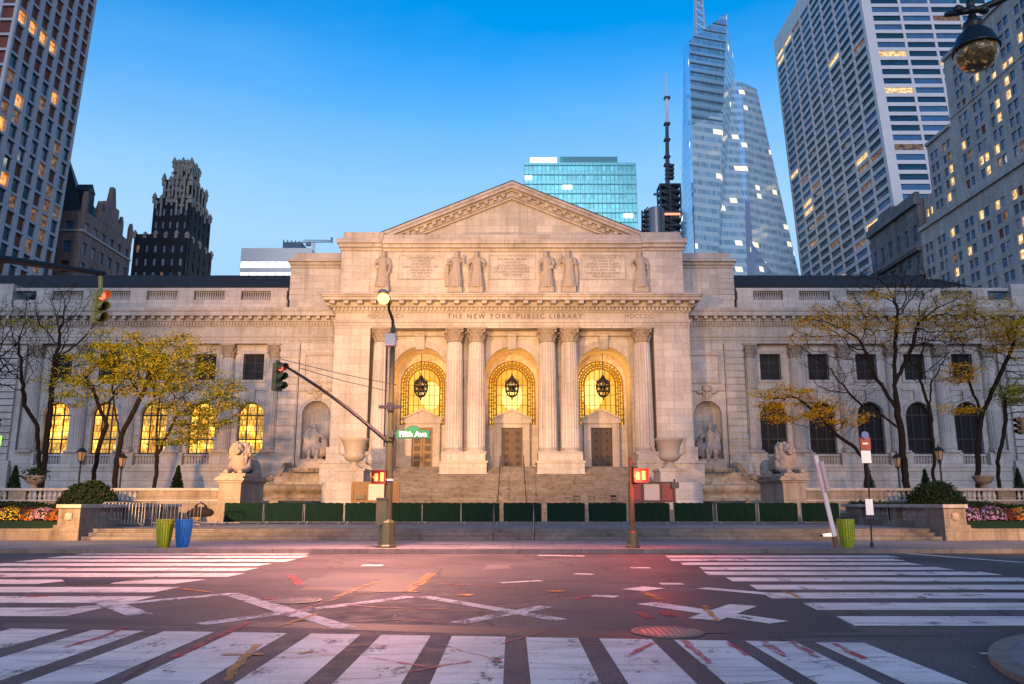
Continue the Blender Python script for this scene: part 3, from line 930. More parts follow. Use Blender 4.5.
for s in (-1, 1):
    for k in range(5):
        y = PF - .2 + 1.1 * k; mb.box(s * 15.25, s * 15.68, y - .2, y + .2, 17.97, 18.23)
mb.build('modillions', M['trim'], lib)
# attic
AF = 66.35
mb = MB()
mb.box(-11.25, 11.25, AF + .12, AF + 4, 18.8, 23.0)
for s in (-1, 1): mb.box(s * 11.2, s * 14.7, AF - .1, AF + 5, 18.8, 22.99)
mb.box(-14.62, 14.62, AF - .04, AF + 4.9, 19.0, 19.4)
mb.build('attic_wall', M['stone'], lib)
mb = MB()
for x0, x1, f in ((-11.3, 11.3, AF + .1), (-14.72, -11.2, AF - .1), (11.2, 14.72, AF - .1)):
    e = (x0 < -14, x1 > 14) if abs(x0 + x1) > 1 else (False, False)
    mb.box(x0 - .1 * e[0], x1 + .1 * e[1], f - .12, f + 4.2, 23.0, 23.25)
    mb.box(x0 - .2 * e[0], x1 + .2 * e[1], f - .4, f + 4.3, 23.25, 23.55)
    mb.box(x0 - .34 * e[0], x1 + .34 * e[1], f - .62, f + 4.4, 23.55, 23.95)
mb.build('attic_cornice', M['trim'], lib)
mb = MB()
for s in (-1, 1): mb.box(s * 11.18, s * 14.66, AF - .02, AF + 5, 23.95, 24.72)
mb.box(-11.2, 11.2, AF + .2, AF + 4, 23.95, 24.58)
mb.build('attic_parapet', M['trim'], lib)
mb = MB(); dentils(mb, -11.1, 11.1, AF + .2, 24.1, 24.5, .12, .1, .05); mb.build('anthemion_band', M['trim'], lib)
# inscription panels framed between the statues
for x0, x1 in ((-9.75, -6.0), (-1.9, 1.9), (6.0, 9.75)):
    mb = MB()
    za, zb = 20.6, 22.6
    for q in ((x0 - .12, x1 + .12, zb, zb + .12), (x0 - .12, x1 + .12, za - .12, za), (x0 - .12, x0, za, zb), (x1, x1 + .12, za, zb)):
        mb.box(q[0], q[1], AF + .04, AF + .14, q[2], q[3])
    mb.build('inscription_frame', M['trim'], lib)
for bx, body in ((-7.87, 'THE LENOX LIBRARY\nFOUNDED BY\nJAMES LENOX\nDEDICATED TO HISTORY\nLITERATURE AND\nTHE FINE ARTS\nMDCCCLXX'),
                 (0, 'THE ASTOR LIBRARY\nFOUNDED BY\nJOHN JACOB ASTOR\nFOR THE ADVANCEMENT\nOF USEFUL KNOWLEDGE\nMDCCCXLVIII'),
                 (7.87, 'THE TILDEN TRUST\nFOUNDED BY\nSAMUEL JONES TILDEN\nTO SERVE THE INTERESTS\nOF SCIENCE AND\nPOPULAR EDUCATION\nMDCCCLXXXVI')):
    lettering('inscription_lettering', body, .27, (bx, AF + .115, 21.6), M['letters'], lib, .004, linespace=1.02)
lettering('inscription_lettering', 'MDCCCXCV', .5, (-10.7, PF - .024, 17.11), M['letters'], lib, .004, spacing=1.15)
lettering('inscription_lettering', 'THE NEW YORK PUBLIC LIBRARY', .56, (.25, PF - .024, 17.11), M['letters'], lib, .004, spacing=1.42, bold=.012)
lettering('inscription_lettering', 'MDCCCCII', .5, (10.9, PF - .024, 17.11), M['letters'], lib, .004, spacing=1.15)
# pediment
py = 67.6
apx = 29.75; hw = 11.55; zb = 24.9
mb = MB()
mb.prism([(-hw + .8, zb), (hw - .8, zb), (0, apx - .75)], 'y', py + .75, py + 26)
mb.build('tympanum', M['stone'], lib)
mb = MB()
for s in (-1, 1):
    L = math.hypot(hw, apx - zb); dx, dz = s * hw / L, -(apx - zb) / L
    def rake(d0, d1, ya, yb):
        # band below the sloping top line between normal offsets d0, d1
        nx, nz = -s * (apx - zb) / L, -hw / L
        a = (0 + nx * 0, apx - d0 * L / hw); b = (s * hw * 1.0 + dx * .0, zb - d0 * L / hw)
        c = (s * hw, zb - d1 * L / hw); d = (0, apx - d1 * L / hw)
        mb.prism([a, b, c, d], 'y', ya, yb)
    rake(0.0, .22, py - .55, py + 26.2); rake(.22, .48, py - .42, py + 25); rake(.48, .62, py - .05, py + 24); rake(.62, 1.0, py + .28, py + 23); rake(1.0, 1.2, py + .45, py + 22)
mb.build('raking_cornice', M['trim'], lib)
mb = MB()
for s in (-1, 1):
    L = math.hypot(hw, apx - zb)
    for k in range(1, 15):
        t = k / 15; x = s * hw * t; z = apx - (apx - zb) * t
        mb.obox((x, py + .12, z - .80), (s * hw / L, 0, -(apx - zb) / L), (0, 1, 0), (s * (apx - zb) / L, 0, hw / L), (.17, .2, .16))
mb.build('raking_modillions', M['trim'], lib)
mb = MB()
for s in (-1, 1):
    L = math.hypot(hw, apx - zb); q = .03
    mb.prism([(0, apx + .02), (s * (hw + .1), zb + .0), (s * (hw + .1), zb + .08), (0, apx + .12)], 'y', py - .5, py + 26.3)
mb.build('pediment_roof', M['copper'], lib)

# ---- link bays, attic blocks, wings
def m_reading():
    t = NT('lit_reading_room')
    wv = t.wallvec()
    br = t.new('ShaderNodeTexBrick'); br.offset = 0.37
    br.inputs['Scale'].default_value = 1.0; br.inputs['Brick Width'].default_value = 0.33; br.inputs['Row Height'].default_value = 0.52
    br.inputs['Mortar Size'].default_value = 0.035
    br.inputs['Color1'].default_value = (1.0, 0.40, 0.02, 1); br.inputs['Color2'].default_value = (1.0, 0.70, 0.12, 1); br.inputs['Mortar'].default_value = (0.40, 0.11, 0.008, 1)
    t.link(wv, br.inputs['Vector'])
    n = t.noise(t.pos(), 0.9, 4, 0.6)
    hot = t.ramp(n, [(0.40, 0.45), (0.52, 1.0), (0.62, 2.6)])
    t.link(br.outputs['Color'], t.b.inputs['Emission Color'])
    t.link(t.math('MULTIPLY', hot, EM_WIN * 0.9), t.b.inputs['Emission Strength'])
    t.b.inputs['Base Color'].default_value = (0.02, 0.014, 0.006, 1)
    return t.m
M['lit_reading'] = m_reading()
LF, WF = 69.0, 70.0
for s in (-1, 1):
    X = lambda x: s * x
    mb = MB()
    arch_wall(mb, min(X(14.9), X(18.62)), max(X(14.9), X(18.62)), 1.7, 15.44, LF + .25, [(X(16.95), 1.22, 4.4, 9.1, True)], .02)
    mb.box(X(14.9), X(20.2), LF + 2.2, LF + 10, 1.7, 18.4)
    mb.box(X(14.9), X(20.1), LF + .3, LF + 9, 15.46, 16.2)
    # niche shell
    n = 10
    for k in range(n):
        a0, a1 = math.pi * k / n, math.pi * (k + 1) / n
        c = X(16.95)
        mb.quad((c - 1.22 * math.cos(a0), LF + .27 + 1.1 * math.sin(a0), 4.4), (c - 1.22 * math.cos(a1), LF + .27 + 1.1 * math.sin(a1), 4.4),
                (c - 1.22 * math.cos(a1), LF + .27 + 1.1 * math.sin(a1), 9.1), (c - 1.22 * math.cos(a0), LF + .27 + 1.1 * math.sin(a0), 9.1))
        for j in range(6):
            t0, t1 = math.pi / 2 * j / 6, math.pi / 2 * (j + 1) / 6
            def q(a, t): return (c - 1.22 * math.cos(a) * math.cos(t), LF + .27 + 1.1 * math.sin(a) * math.cos(t), 9.1 + 1.22 * math.sin(t))
            mb.quad(q(a0, t0), q(a1, t0), q(a1, t1), q(a0, t1))
    mb.build('link_wall', M['stone'], lib)
    # rusticated strip: courses with open joints
    mb = MB()
    nC = 17; z0, z1 = 5.2, 15.3; h = (z1 - z0) / nC
    for k in range(nC):
        mb.box(X(18.72), X(20.32), LF, LF + 2, z0 + h * k + .045, z0 + h * (k + 1) - .045)
    mb.build('rusticated_strip', M['stone'], lib)
    mb = MB(); mb.box(X(18.66), X(20.26), LF + .1, LF + 1.9, 1.7, 15.44)
    mb.box(X(18.6), X(20.5), LF - .12, LF + 1.8, 1.7, 5.2)
    mb.build('strip_backing', M['stone'], lib)
    # framed panel over the niche with bracket
    mb = MB()
    for q in ((15.3, 18.3, 14.35, 14.6), (15.3, 18.3, 11.9, 12.1), (15.3, 15.5, 12.1, 14.35), (18.1, 18.3, 12.1, 14.35)):
        mb.box(X(q[0]), X(q[1]), LF + .1, LF + .3, q[2], q[3])
    mb.box(X(14.98), X(18.58), LF + .05, LF + .3, 11.2, 11.5)
    mb.build('panel_frame', M['trim'], lib)
    mb = MB(); mb.box(X(16.95) - .35, X(16.95) + .35, LF - .02, LF + .3, 10.3, 11.7)
    mb.ball((X(16.95), LF - .05, 11.35), (.42, .25, .3)); mb.ball((X(16.95), LF, 10.7), (.25, .2, .28))
    for q in (-.6, .6): mb.ball((X(16.95) + q, LF + .08, 11.1), (.3, .12, .18))
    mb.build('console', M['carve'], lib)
    mb = MB(); archivolt(mb, X(16.95), 1.23, 9.1, LF + .1, LF + .27, .35)
    for q in (-1, 1): mb.box(X(16.95) + q * 1.22, X(16.95) + q * 1.6, LF + .12, LF + .3, 4.4, 9.1)
    mb.box(X(16.95) - 1.6, X(16.95) + 1.6, LF + .08, LF + 1.0, 8.95, 9.12) if False else None
    mb.build('niche_moulding', M['trim'], lib)
    # attic block above the link bay
    mb = MB(); mb.box(X(14.6), X(19.85), LF + .3, LF + 9, 18.3, 22.35)
    mb.build('link_attic', M['stone'], lib)
    mb = MB()
    mb.box(X(14.6), X(19.95), LF + .2, LF + 9, 22.35, 22.6); mb.box(X(14.6), X(20.0), LF, LF + 9.1, 22.6, 22.85); mb.box(X(14.6), X(20.12), LF - .25, LF + 9.2, 22.85, 23.1)
    mb.box(X(14.6), X(19.75), LF + .5, LF + 8.9, 23.1, 23.85)
    mb.build('link_cornice', M['trim'], lib)
    mb = MB()
    for k in range(6): mb.box(X(18.5), X(19.9), LF + .24, LF + 1.4, 19.4 + .5 * k, 19.4 + .5 * k + .43)
    mb.build('attic_quoins', M['stone'], lib)

    # the wing: wall with two rows of openings
    XE = 43.0
    wx = [22.9 + 4.25 * k for k in range(5)]
    wc = [20.85 + 4.25 * k for k in range(6)]; wc[0] = 21.0
    mb = MB()
    xs = sorted((X(20.3), X(XE)))
    arch_wall(mb, xs[0], xs[1], 11.45, 15.44, WF, [(X(w), .92, 12.29, 14.61, False) for w in wx], .45)
    arch_wall(mb, xs[0], xs[1], 4.6, 11.45, WF, [(X(w), 1.16, 5.75, 9.15, True) for w in wx], .6)
    mb.build('wing_wall', M['stone'], lib)
    mb = MB()
    mb.box(X(20.2), X(XE), WF + 1.2, WF + 30, 0.5, 18.4)
    mb.build('wing_core', M['stone'], lib)
    # basement: rusticated courses
    mb = MB()
    for k, (za, zb) in enumerate(((1.7, 2.55), (2.62, 3.45), (3.52, 4.3))):
        mb.box(X(20.2), X(XE), WF - .42 + .01 * k, WF + 1.1, za, zb)
    mb.box(X(20.2), X(XE), WF - .3, WF + 1.0, 1.7, 4.3)
    mb.box(X(20.2), X(XE), WF - .5, WF + 1.0, 4.3, 4.62)
    mb.box(X(20.2), X(XE), WF - .6, WF + .9, 4.62, 4.8)
    mb.build('basement_courses', M['stone'], lib)
    mb = MB()
    for w in wx:      # pedestal zone between the window balustrades
        pass
    for w in wc:
        mb.box(X(w) - .95, X(w) + .95, WF - .62, WF + .05, 4.8, 5.75)
        mb.box(X(w) - 1.0, X(w) + 1.0, WF - .66, WF + .04, 5.75, 5.88)
    mb.box(X(20.3), X(XE), WF - .2, WF + .03, 4.8, 4.95)
    mb.box(X(20.3), X(XE), WF - .22, WF + .03, 5.62, 5.76)
    mb.build('column_pedestals', M['stone'], lib)
    for w in wx:
        mb = MB()
        for k in range(9):
            xb = X(w) - 1.0 + .25 * k
            mb.lathe([(.06, 0), (.09, .08), (.1, .22), (.055, .42), (.05, .5), (.08, .62), (.08, .66)], (xb, WF - .1, 4.95), 8)
        mb.build('window_balustrade', M['trim'], lib)
        mb = MB()
        x0, x1 = X(w) - .92, X(w) + .92
        for q in ((x0 - .25, x1 + .25, 14.61, 14.9), (x0 - .25, x1 + .25, 12.05, 12.29), (x0 - .22, x0, 12.29, 14.61), (x1, x1 + .22, 12.29, 14.61)):
            mb.box(q[0], q[1], WF - .1, WF + .1, q[2], q[3])
        mb.box(x0 - .5, x1 + .5, WF - .12, WF + .05, 11.35, 11.6)
        mb.box(X(w) - .3, X(w) + .3, WF - .25, WF + .05, 10.35, 11.5)
        archivolt(mb, X(w), 1.17, 9.15, WF - .12, WF + .02, .32)
        mb.build('window_surround', M['trim'], lib)
        # upper dark window
        mb = MB(); mb.quad((x0, WF + .4, 12.29), (x1, WF + .4, 12.29), (x1, WF + .4, 14.61), (x0, WF + .4, 14.61))
        win = mb.build('window', M['glass_dark'], lib)
        mb = MB()
        for xx in (x0 + .04, X(w), x1 - .04): mb.box(xx - .04, xx + .04, WF + .34, WF + .42, 12.29, 14.61)
        for zz in (12.33, 13.1, 13.85, 14.57): mb.box(x0, x1, WF + .35, WF + .41, zz - .03, zz + .03)
        mb.build('window_frame', M['dark_metal'], win)
        # tall arched window
        mb = MB(); ap = arch_pts(X(w), 1.15, 9.15, 16)
        mb.add([(X(w) - 1.15, WF + .5, 5.76), (X(w) + 1.15, WF + .5, 5.76)] + [(p[0], WF + .5, p[1]) for p in reversed(ap)], [tuple(range(19))])
        win = mb.build('arched_window', M['lit_reading'] if (s < 0 and 'lit_reading' in M) else M['glass_dark'], lib)
        mb = MB()
        for xx in (-.42, .42): mb.box(X(w) + xx - .05, X(w) + xx + .05, WF + .42, WF + .5, 5.76, 9.15 + math.sqrt(1.15 ** 2 - .42 ** 2))
        for zz in (5.85, 7.1, 9.2): mb.box(X(w) - 1.15, X(w) + 1.15, WF + .41, WF + .49, zz - .07, zz + .07)
        mb.tube([(p[0], WF + .45, p[1]) for p in [(X(w) - 1.12, 5.76)] + arch_pts(X(w), 1.12, 9.15, 16) + [(X(w) + 1.12, 5.76)]], .06, 5)
        mb.build('window_frame', M['dark_metal'], win)
    for w in wc:
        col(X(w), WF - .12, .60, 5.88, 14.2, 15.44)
    # entablature
    mb = MB()
    x0, x1 = sorted((X(14.9), X(XE + 18)))
    f = WF - .72
    def bx(d, za, zb, k):
        mb.box(x0, x1, f - d, WF + 2 - k * .02, za, zb)
    bx(0, 15.44, 15.72, 0); bx(.06, 15.72, 16.0, 1); bx(.16, 16.0, 16.18, 2); bx(0, 16.18, 16.95, 3); bx(.12, 16.95, 17.05, 4)
    bx(.16, 17.05, 17.35, 5); bx(.34, 17.35, 17.46, 6); bx(.36, 17.46, 17.76, 7); bx(.95, 17.76, 18.15, 8); bx(1.05, 18.15, 18.47, 9)
    mb.build('wing_entablature', M['trim'], lib)
    mb = MB(); dentils(mb, x0, x1, f - .16, 17.08, 17.32, .15, .12, .16); mb.build('dentil_course', M['trim'], lib)
    mb = MB(); dentils(mb, x0, x1, f - .36, 17.5, 17.75, .3, .55, .5); mb.build('modillions', M['trim'], lib)
    # parapet with baluster panels
    mb = MB()
    xa, xb = sorted((X(20.2), X(XE + 18)))
    mb.box(xa, xb, WF - .2, WF + .6, 18.47, 19.55)
    mb.box(xa, xb, WF - .18, WF + .5, 20.38, 20.66)
    for w in wc + [XE + 4, XE + 9]:
        mb.box(X(w) - .72, X(w) + .72, WF - .25, WF + .55, 18.48, 20.4)
    mb.build('parapet', M['stone'], lib)
    for w in wx:
        mb = MB()
        for k in range(14):
            mb.lathe([(.06, 0), (.09, .06), (.1, .25), (.05, .5), (.05, .62), (.09, .75), (.09, .83)], (X(w) - 1.33 + .205 * k, WF + .1, 19.55), 6)
        mb.box(X(w) - 1.4, X(w) + 1.4, WF + .38, WF + .45, 19.5, 20.4)
        mb.build('parapet_balusters', M['trim'], lib)
    mb = MB()
    mb.prism([(72.0, 20.3), (73.0, 21.45), (73.0, 21.62), (79.0, 24.5), (85, 24.6), (100, 24.6), (100, 20)], 'x', X(20.2), X(XE - 1.5 if s > 0 else XE + 30))
    mb.build('roof', M['copper'], lib)
    mb = MB()
    for k in range(46):
        x = X(20.8 + .5 * k)
        mb.tube([(x, 73.0, 21.64), (x, 78.9, 24.09)], .05, 4)
    mb.build('roof_seams', M['copper'], lib)
    # end pavilion
    mb = MB()
    mb.box(X(XE), X(XE + 18), WF - .35, WF + 20, 1.7, 15.44)
    mb.build('end_pavilion_wall', M['stone'], lib)
    mb = MB()
    for k in range(17):
        h = 10.1 / 17
        mb.box(X(XE + .5), X(XE + 3.3), WF - .6, WF, 5.2 + h * k + .05, 5.2 + h * (k + 1) - .05)
    mb.build('rusticated_strip', M['stone'], lib)
    mb = MB(); mb.box(X(XE + .1), X(XE + 18), WF - .9, WF + .3, 1.7, 5.2); mb.build('end_plinth', M['stone'], lib)
    col(X(XE + 5.0), WF - .9, .7, 5.5, 14.2, 15.44)
    mb = MB(); mb.box(X(XE + 1.8), X(XE + 18), WF - .5, WF + 20, 18.47, 20.95)
    mb.build('end_attic', M['stone'], lib)

# ------------------------------------------------------------------ sculpture
def figure(mb, base, h, pose=0, flip=1):
    """draped standing figure, h metres tall, facing -Y"""
    k = h / 3.4; bx, by, bz = base
    rnd = random.Random(pose * 7 + 1)
    def p(x, y, z): return Vector((bx + flip * x * k, by + y * k, bz + z * k))
    def ball(c, r, rot=None): mb.ball(p(*c), tuple(q * k for q in r), 12, 8, rot)
    def tube(pts, rad): mb.tube([p(*q) for q in pts], [r * k for r in rad], 8)
    lean = (.0, .06, -.05, .04, -.06, .05)[pose % 6]
    tube([(0, 0, 0), (lean, 0, .9), (lean * 1.4, -.02, 1.7), (lean * 1.2, -.02, 2.2), (lean, 0, 2.75)], [.66, .58, .48, .44, .42])
    ball((lean, -.02, 2.45), (.46, .32, .48)); ball((lean, 0, 2.75), (.52, .28, .2))
    tube([(lean, 0, 2.75), (lean * .8, -.03, 3.02)], [.15, .14])
    hx = lean * .6 + (-.06, .08, .05, -.08, .04, -.03)[pose % 6]
    ball((hx, -.08, 3.17), (.24, .26, .30)); ball((hx, -.28, 3.12), (.05, .08, .07)); ball((hx, .02, 3.24), (.24, .23, .22))
    for i in range(9):
        a = math.pi * (1.05 + .9 * i / 8); r0 = .58 + rnd.uniform(-.03, .05)
        tube([(lean * 1.2 + .34 * math.cos(a + rnd.uniform(-.2, .2)), .3 * math.sin(a), 1.9), (lean + .5 * math.cos(a), .46 * math.sin(a), .9), (r0 * math.cos(a), r0 * math.sin(a), .02)], [.06, .10, .13])
    tube([(.5, -.1, 2.6), (.1, -.36, 2.05), (-.42, -.2, 1.3), (-.5, -.1, .6)], [.1, .12, .14, .1])
    A = pose % 6
    if A in (0, 3):
        tube([(.5, 0, 2.72), (.68, -.1, 2.2), (.42, -.38, 1.85)], [.16, .13, .1]); tube([(-.5, 0, 2.72), (-.66, -.1, 2.1), (-.6, -.25, 1.55)], [.16, .13, .1]); ball((-.6, -.28, 1.5), (.12, .12, .15))
        mb.box(*[v for pair in zip(p(.2, -.55, 1.7), p(.6, -.35, 2.05)) for v in sorted(pair)])
    elif A in (1, 4):
        tube([(.5, 0, 2.72), (.8, -.1, 2.35), (.7, -.3, 2.85)], [.16, .13, .1]); tube([(-.5, 0, 2.72), (-.7, -.2, 2.2), (-.25, -.45, 2.2)], [.16, .13, .1]); ball((.7, -.32, 2.92), (.1, .1, .13))
        tube([(-.62, 0, 2.7), (-.75, .1, 1.6), (-.7, .05, .2)], [.14, .2, .2])
    else:
        tube([(.5, 0, 2.72), (.72, -.05, 2.2), (.66, -.2, 1.7)], [.16, .13, .1]); tube([(-.5, 0, 2.72), (-.78, -.1, 2.3), (-.6, -.4, 2.0)], [.16, .13, .1])
        tube([(.68, -.15, .1), (.68, -.2, 1.6), (.7, -.2, 2.2)], [.06, .06, .08])
        ball((.1, -.5, .12), (.3, .22, .14))
for i, x in enumerate((-11.1, -4.86, -3.06, 2.96, 4.84, 11.0)):
    mb = MB(); mb.box(x - .62, x + .62, AF - .68, AF + .1, 19.17, 19.62)
    figure(mb, (x, AF - .22, 19.6), 3.25, i, 1 if i % 2 else -1)
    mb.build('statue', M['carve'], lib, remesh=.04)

M['lion'] = m_plain('pinkish_marble', (0.31, 0.255, 0.215), 0.75, 0, 0.3, 4.0, 0.35)
M['plinth'] = m_stone('plinth_marble', (0.36, 0.30, 0.24), 0.9, 2.0, 0.25, 0.4)
def lion(cx, cyy, z0, turn, label):
    t = thing('lion_statue', label, 'lion statue', (cx, cyy, z0), turn, 'marble lions in front of the library')
    mb = MB()
    B = lambda c, r, rot=None: mb.ball(c, r, 14, 10, rot)
    T = lambda pts, rad: mb.tube(pts, rad, 10)
    mb.box(-.68, .68, -1.75, 1.95, 0, .16)
    T([(0, 1.55, .62), (0, .9, .70), (0, .1, .80), (0, -.4, .95)], [.40, .50, .52, .52])
    for s in (-1, 1):
        B((s * .40, 1.30, .58), (.30, .52, .46))            # haunch
        T([(s * .52, 1.45, .36), (s * .56, .85, .24), (s * .55, .55, .24)], [.2, .15, .13]); B((s * .55, .45, .24), (.15, .26, .12))
        T([(s * .36, -.35, .85), (s * .42, -.55, .45), (s * .40, -1.1, .30), (s * .38, -1.5, .27)], [.24, .2, .15, .13]); B((s * .38, -1.58, .26), (.16, .22, .13))
        for q in (-.08, 0, .08): B((s * .38 + q, -1.74, .23), (.055, .08, .08))
    B((0, -.55, .85), (.48, .42, .62))                        # chest
    hd = Matrix.Rotation(R(-8), 4, 'X')
    B((0, -.50, 1.30), (.56, .46, .56)); B((0, -.35, 1.55), (.48, .42, .42)); B((0, -.72, 1.02), (.40, .30, .5))
    rnd = random.Random(5)
    for i in range(90):                                       # locks of the mane
        a = rnd.uniform(0, 2 * math.pi); zz = rnd.uniform(.75, 1.85)
        rr = .53 * math.sqrt(max(.1, 1 - ((zz - 1.3) / .75) ** 2))
        c = Vector((rr * math.cos(a), -.5 + rr * .85 * math.sin(a), zz))
        if c.y < -.8 and 1.3 < zz: continue
        T([c + Vector((0, 0, .12)), c * 1.0 + Vector((.03 * math.cos(a), 0, -.02)), c + Vector((.05 * math.cos(a), 0, -.16))], [.05, .085, .03])
    B((0, -.86, 1.52), (.30, .32, .33))                       # skull
    B((0, -1.12, 1.42), (.19, .22, .17)); B((0, -1.30, 1.47), (.11, .07, .07)); T([(0, -.95, 1.68), (0, -1.28, 1.52)], [.12, .09])
    B((0, -1.12, 1.27), (.14, .18, .09))
    for s in (-1, 1):
        B((s * .15, -1.08, 1.64), (.09, .10, .05)); B((s * .11, -1.22, 1.38), (.1, .1, .09)); B((s * .30, -.72, 1.78), (.1, .07, .12))
    T([(.1, 1.8, .5), (.45, 1.9, .3), (.7, 1.5, .25), (.68, 1.0, .24)], [.09, .08, .07, .1])
    mb.build('body', M['lion'], t, local=True, remesh=.026)
    return t
for s in (-1, 1):
    pt = thing('stone_plinth', ('tall stone plinth under the left lion, orange on its street side' if s < 0 else 'tall stone plinth under the lion behind the leaning signpost'), 'plinth', (s * 15.3, 46, .567), 0, 'lion plinths')
    mb = MB(); mb.box(s * 14.62, s * 15.98, 44.0, 48.2, .567, .95); mb.build('plinth_base', M['plinth'], pt)
    mb = MB(); mb.box(s * 14.70, s * 15.90, 44.08, 48.1, .95, 2.72); mb.build('plinth_block', M['plinth'], pt)
    mb = MB(); mb.box(s * 14.62, s * 15.98, 44.0, 48.2, 2.72, 2.82); mb.box(s * 14.5, s * 16.1, 43.88, 48.3, 2.82, 2.95); mb.box(s * 14.60, s * 16.0, 43.98, 48.2, 2.95, 3.05); mb.build('plinth_cap', M['plinth'], pt)
    lion(s * 15.3, 45.85, 3.05, R(3) if s < 0 else R(6),
         'marble lion resting on the left plinth near the bins, lit orange from the street' if s < 0 else 'marble lion resting on the plinth behind the leaning signpost')

M['urn'] = m_plain('weathered_marble_urn', (0.34, 0.30, 0.26), 0.8, 0, 0.25, 5, 0.3)
for s in (-1, 1):
    pp = thing('urn_pedestal', 'broad stone pedestal ' + ('left' if s < 0 else 'right') + ' of the main stairs under a marble urn', 'pedestal', (s * 11.45, 58.5, .567), 0, 'urn pedestals')
    mb = MB(); mb.box(s * 10.35, s * 13.0, 55.5, 64.8, .567, 3.0); mb.build('side_wall', M['stone'], pp)
    mb = MB(); mb.box(s * 10.5, s * 12.5, 57.3, 60.0, 3.0, 3.85); mb.box(s * 10.4, s * 12.6, 57.2, 60.1, 3.85, 4.02); mb.build('pedestal_block', M['trim'], pp)
    ux, uy, uz = s * 11.45, 58.65, 4.02
    ut = thing('marble_urn', 'large marble urn with handles ' + ('left' if s < 0 else 'right') + ' of the main stairs', 'urn', (ux, uy, uz), 0, 'urns beside the stairs')
    mb = MB(); mb.box(ux - .5, ux + .5, uy - .5, uy + .5, uz, uz + .16)
    mb.lathe([(.45, .16), (.42, .24), (.22, .34), (.2, .46), (.34, .52), (.62, .66), (.78, .86), (.80, 1.02), (.70, 1.1), (.72, 1.3), (.82, 1.7), (.98, 2.02), (1.08, 2.12), (1.06, 2.22), (.95, 2.22), (.85, 2.0), (0, 1.9)], (ux, uy, uz), 28)
    mb.build('bowl', M['urn'], ut, smooth=True)
    for q in (-1, 1):
        mb = MB(); mb.tube([(ux + q * .78, uy, uz + 1.0), (ux + q * 1.08, uy, uz + 1.15), (ux + q * 1.16, uy, uz + 1.5), (ux + q * 1.1, uy, uz + 1.9), (ux + q * 1.28, uy, uz + 2.2), (ux + q * 1.1, uy, uz + 2.38)], [.07, .075, .07, .07, .07, .05], 8)
        mb.build('handle', M['urn'], ut, smooth=True)

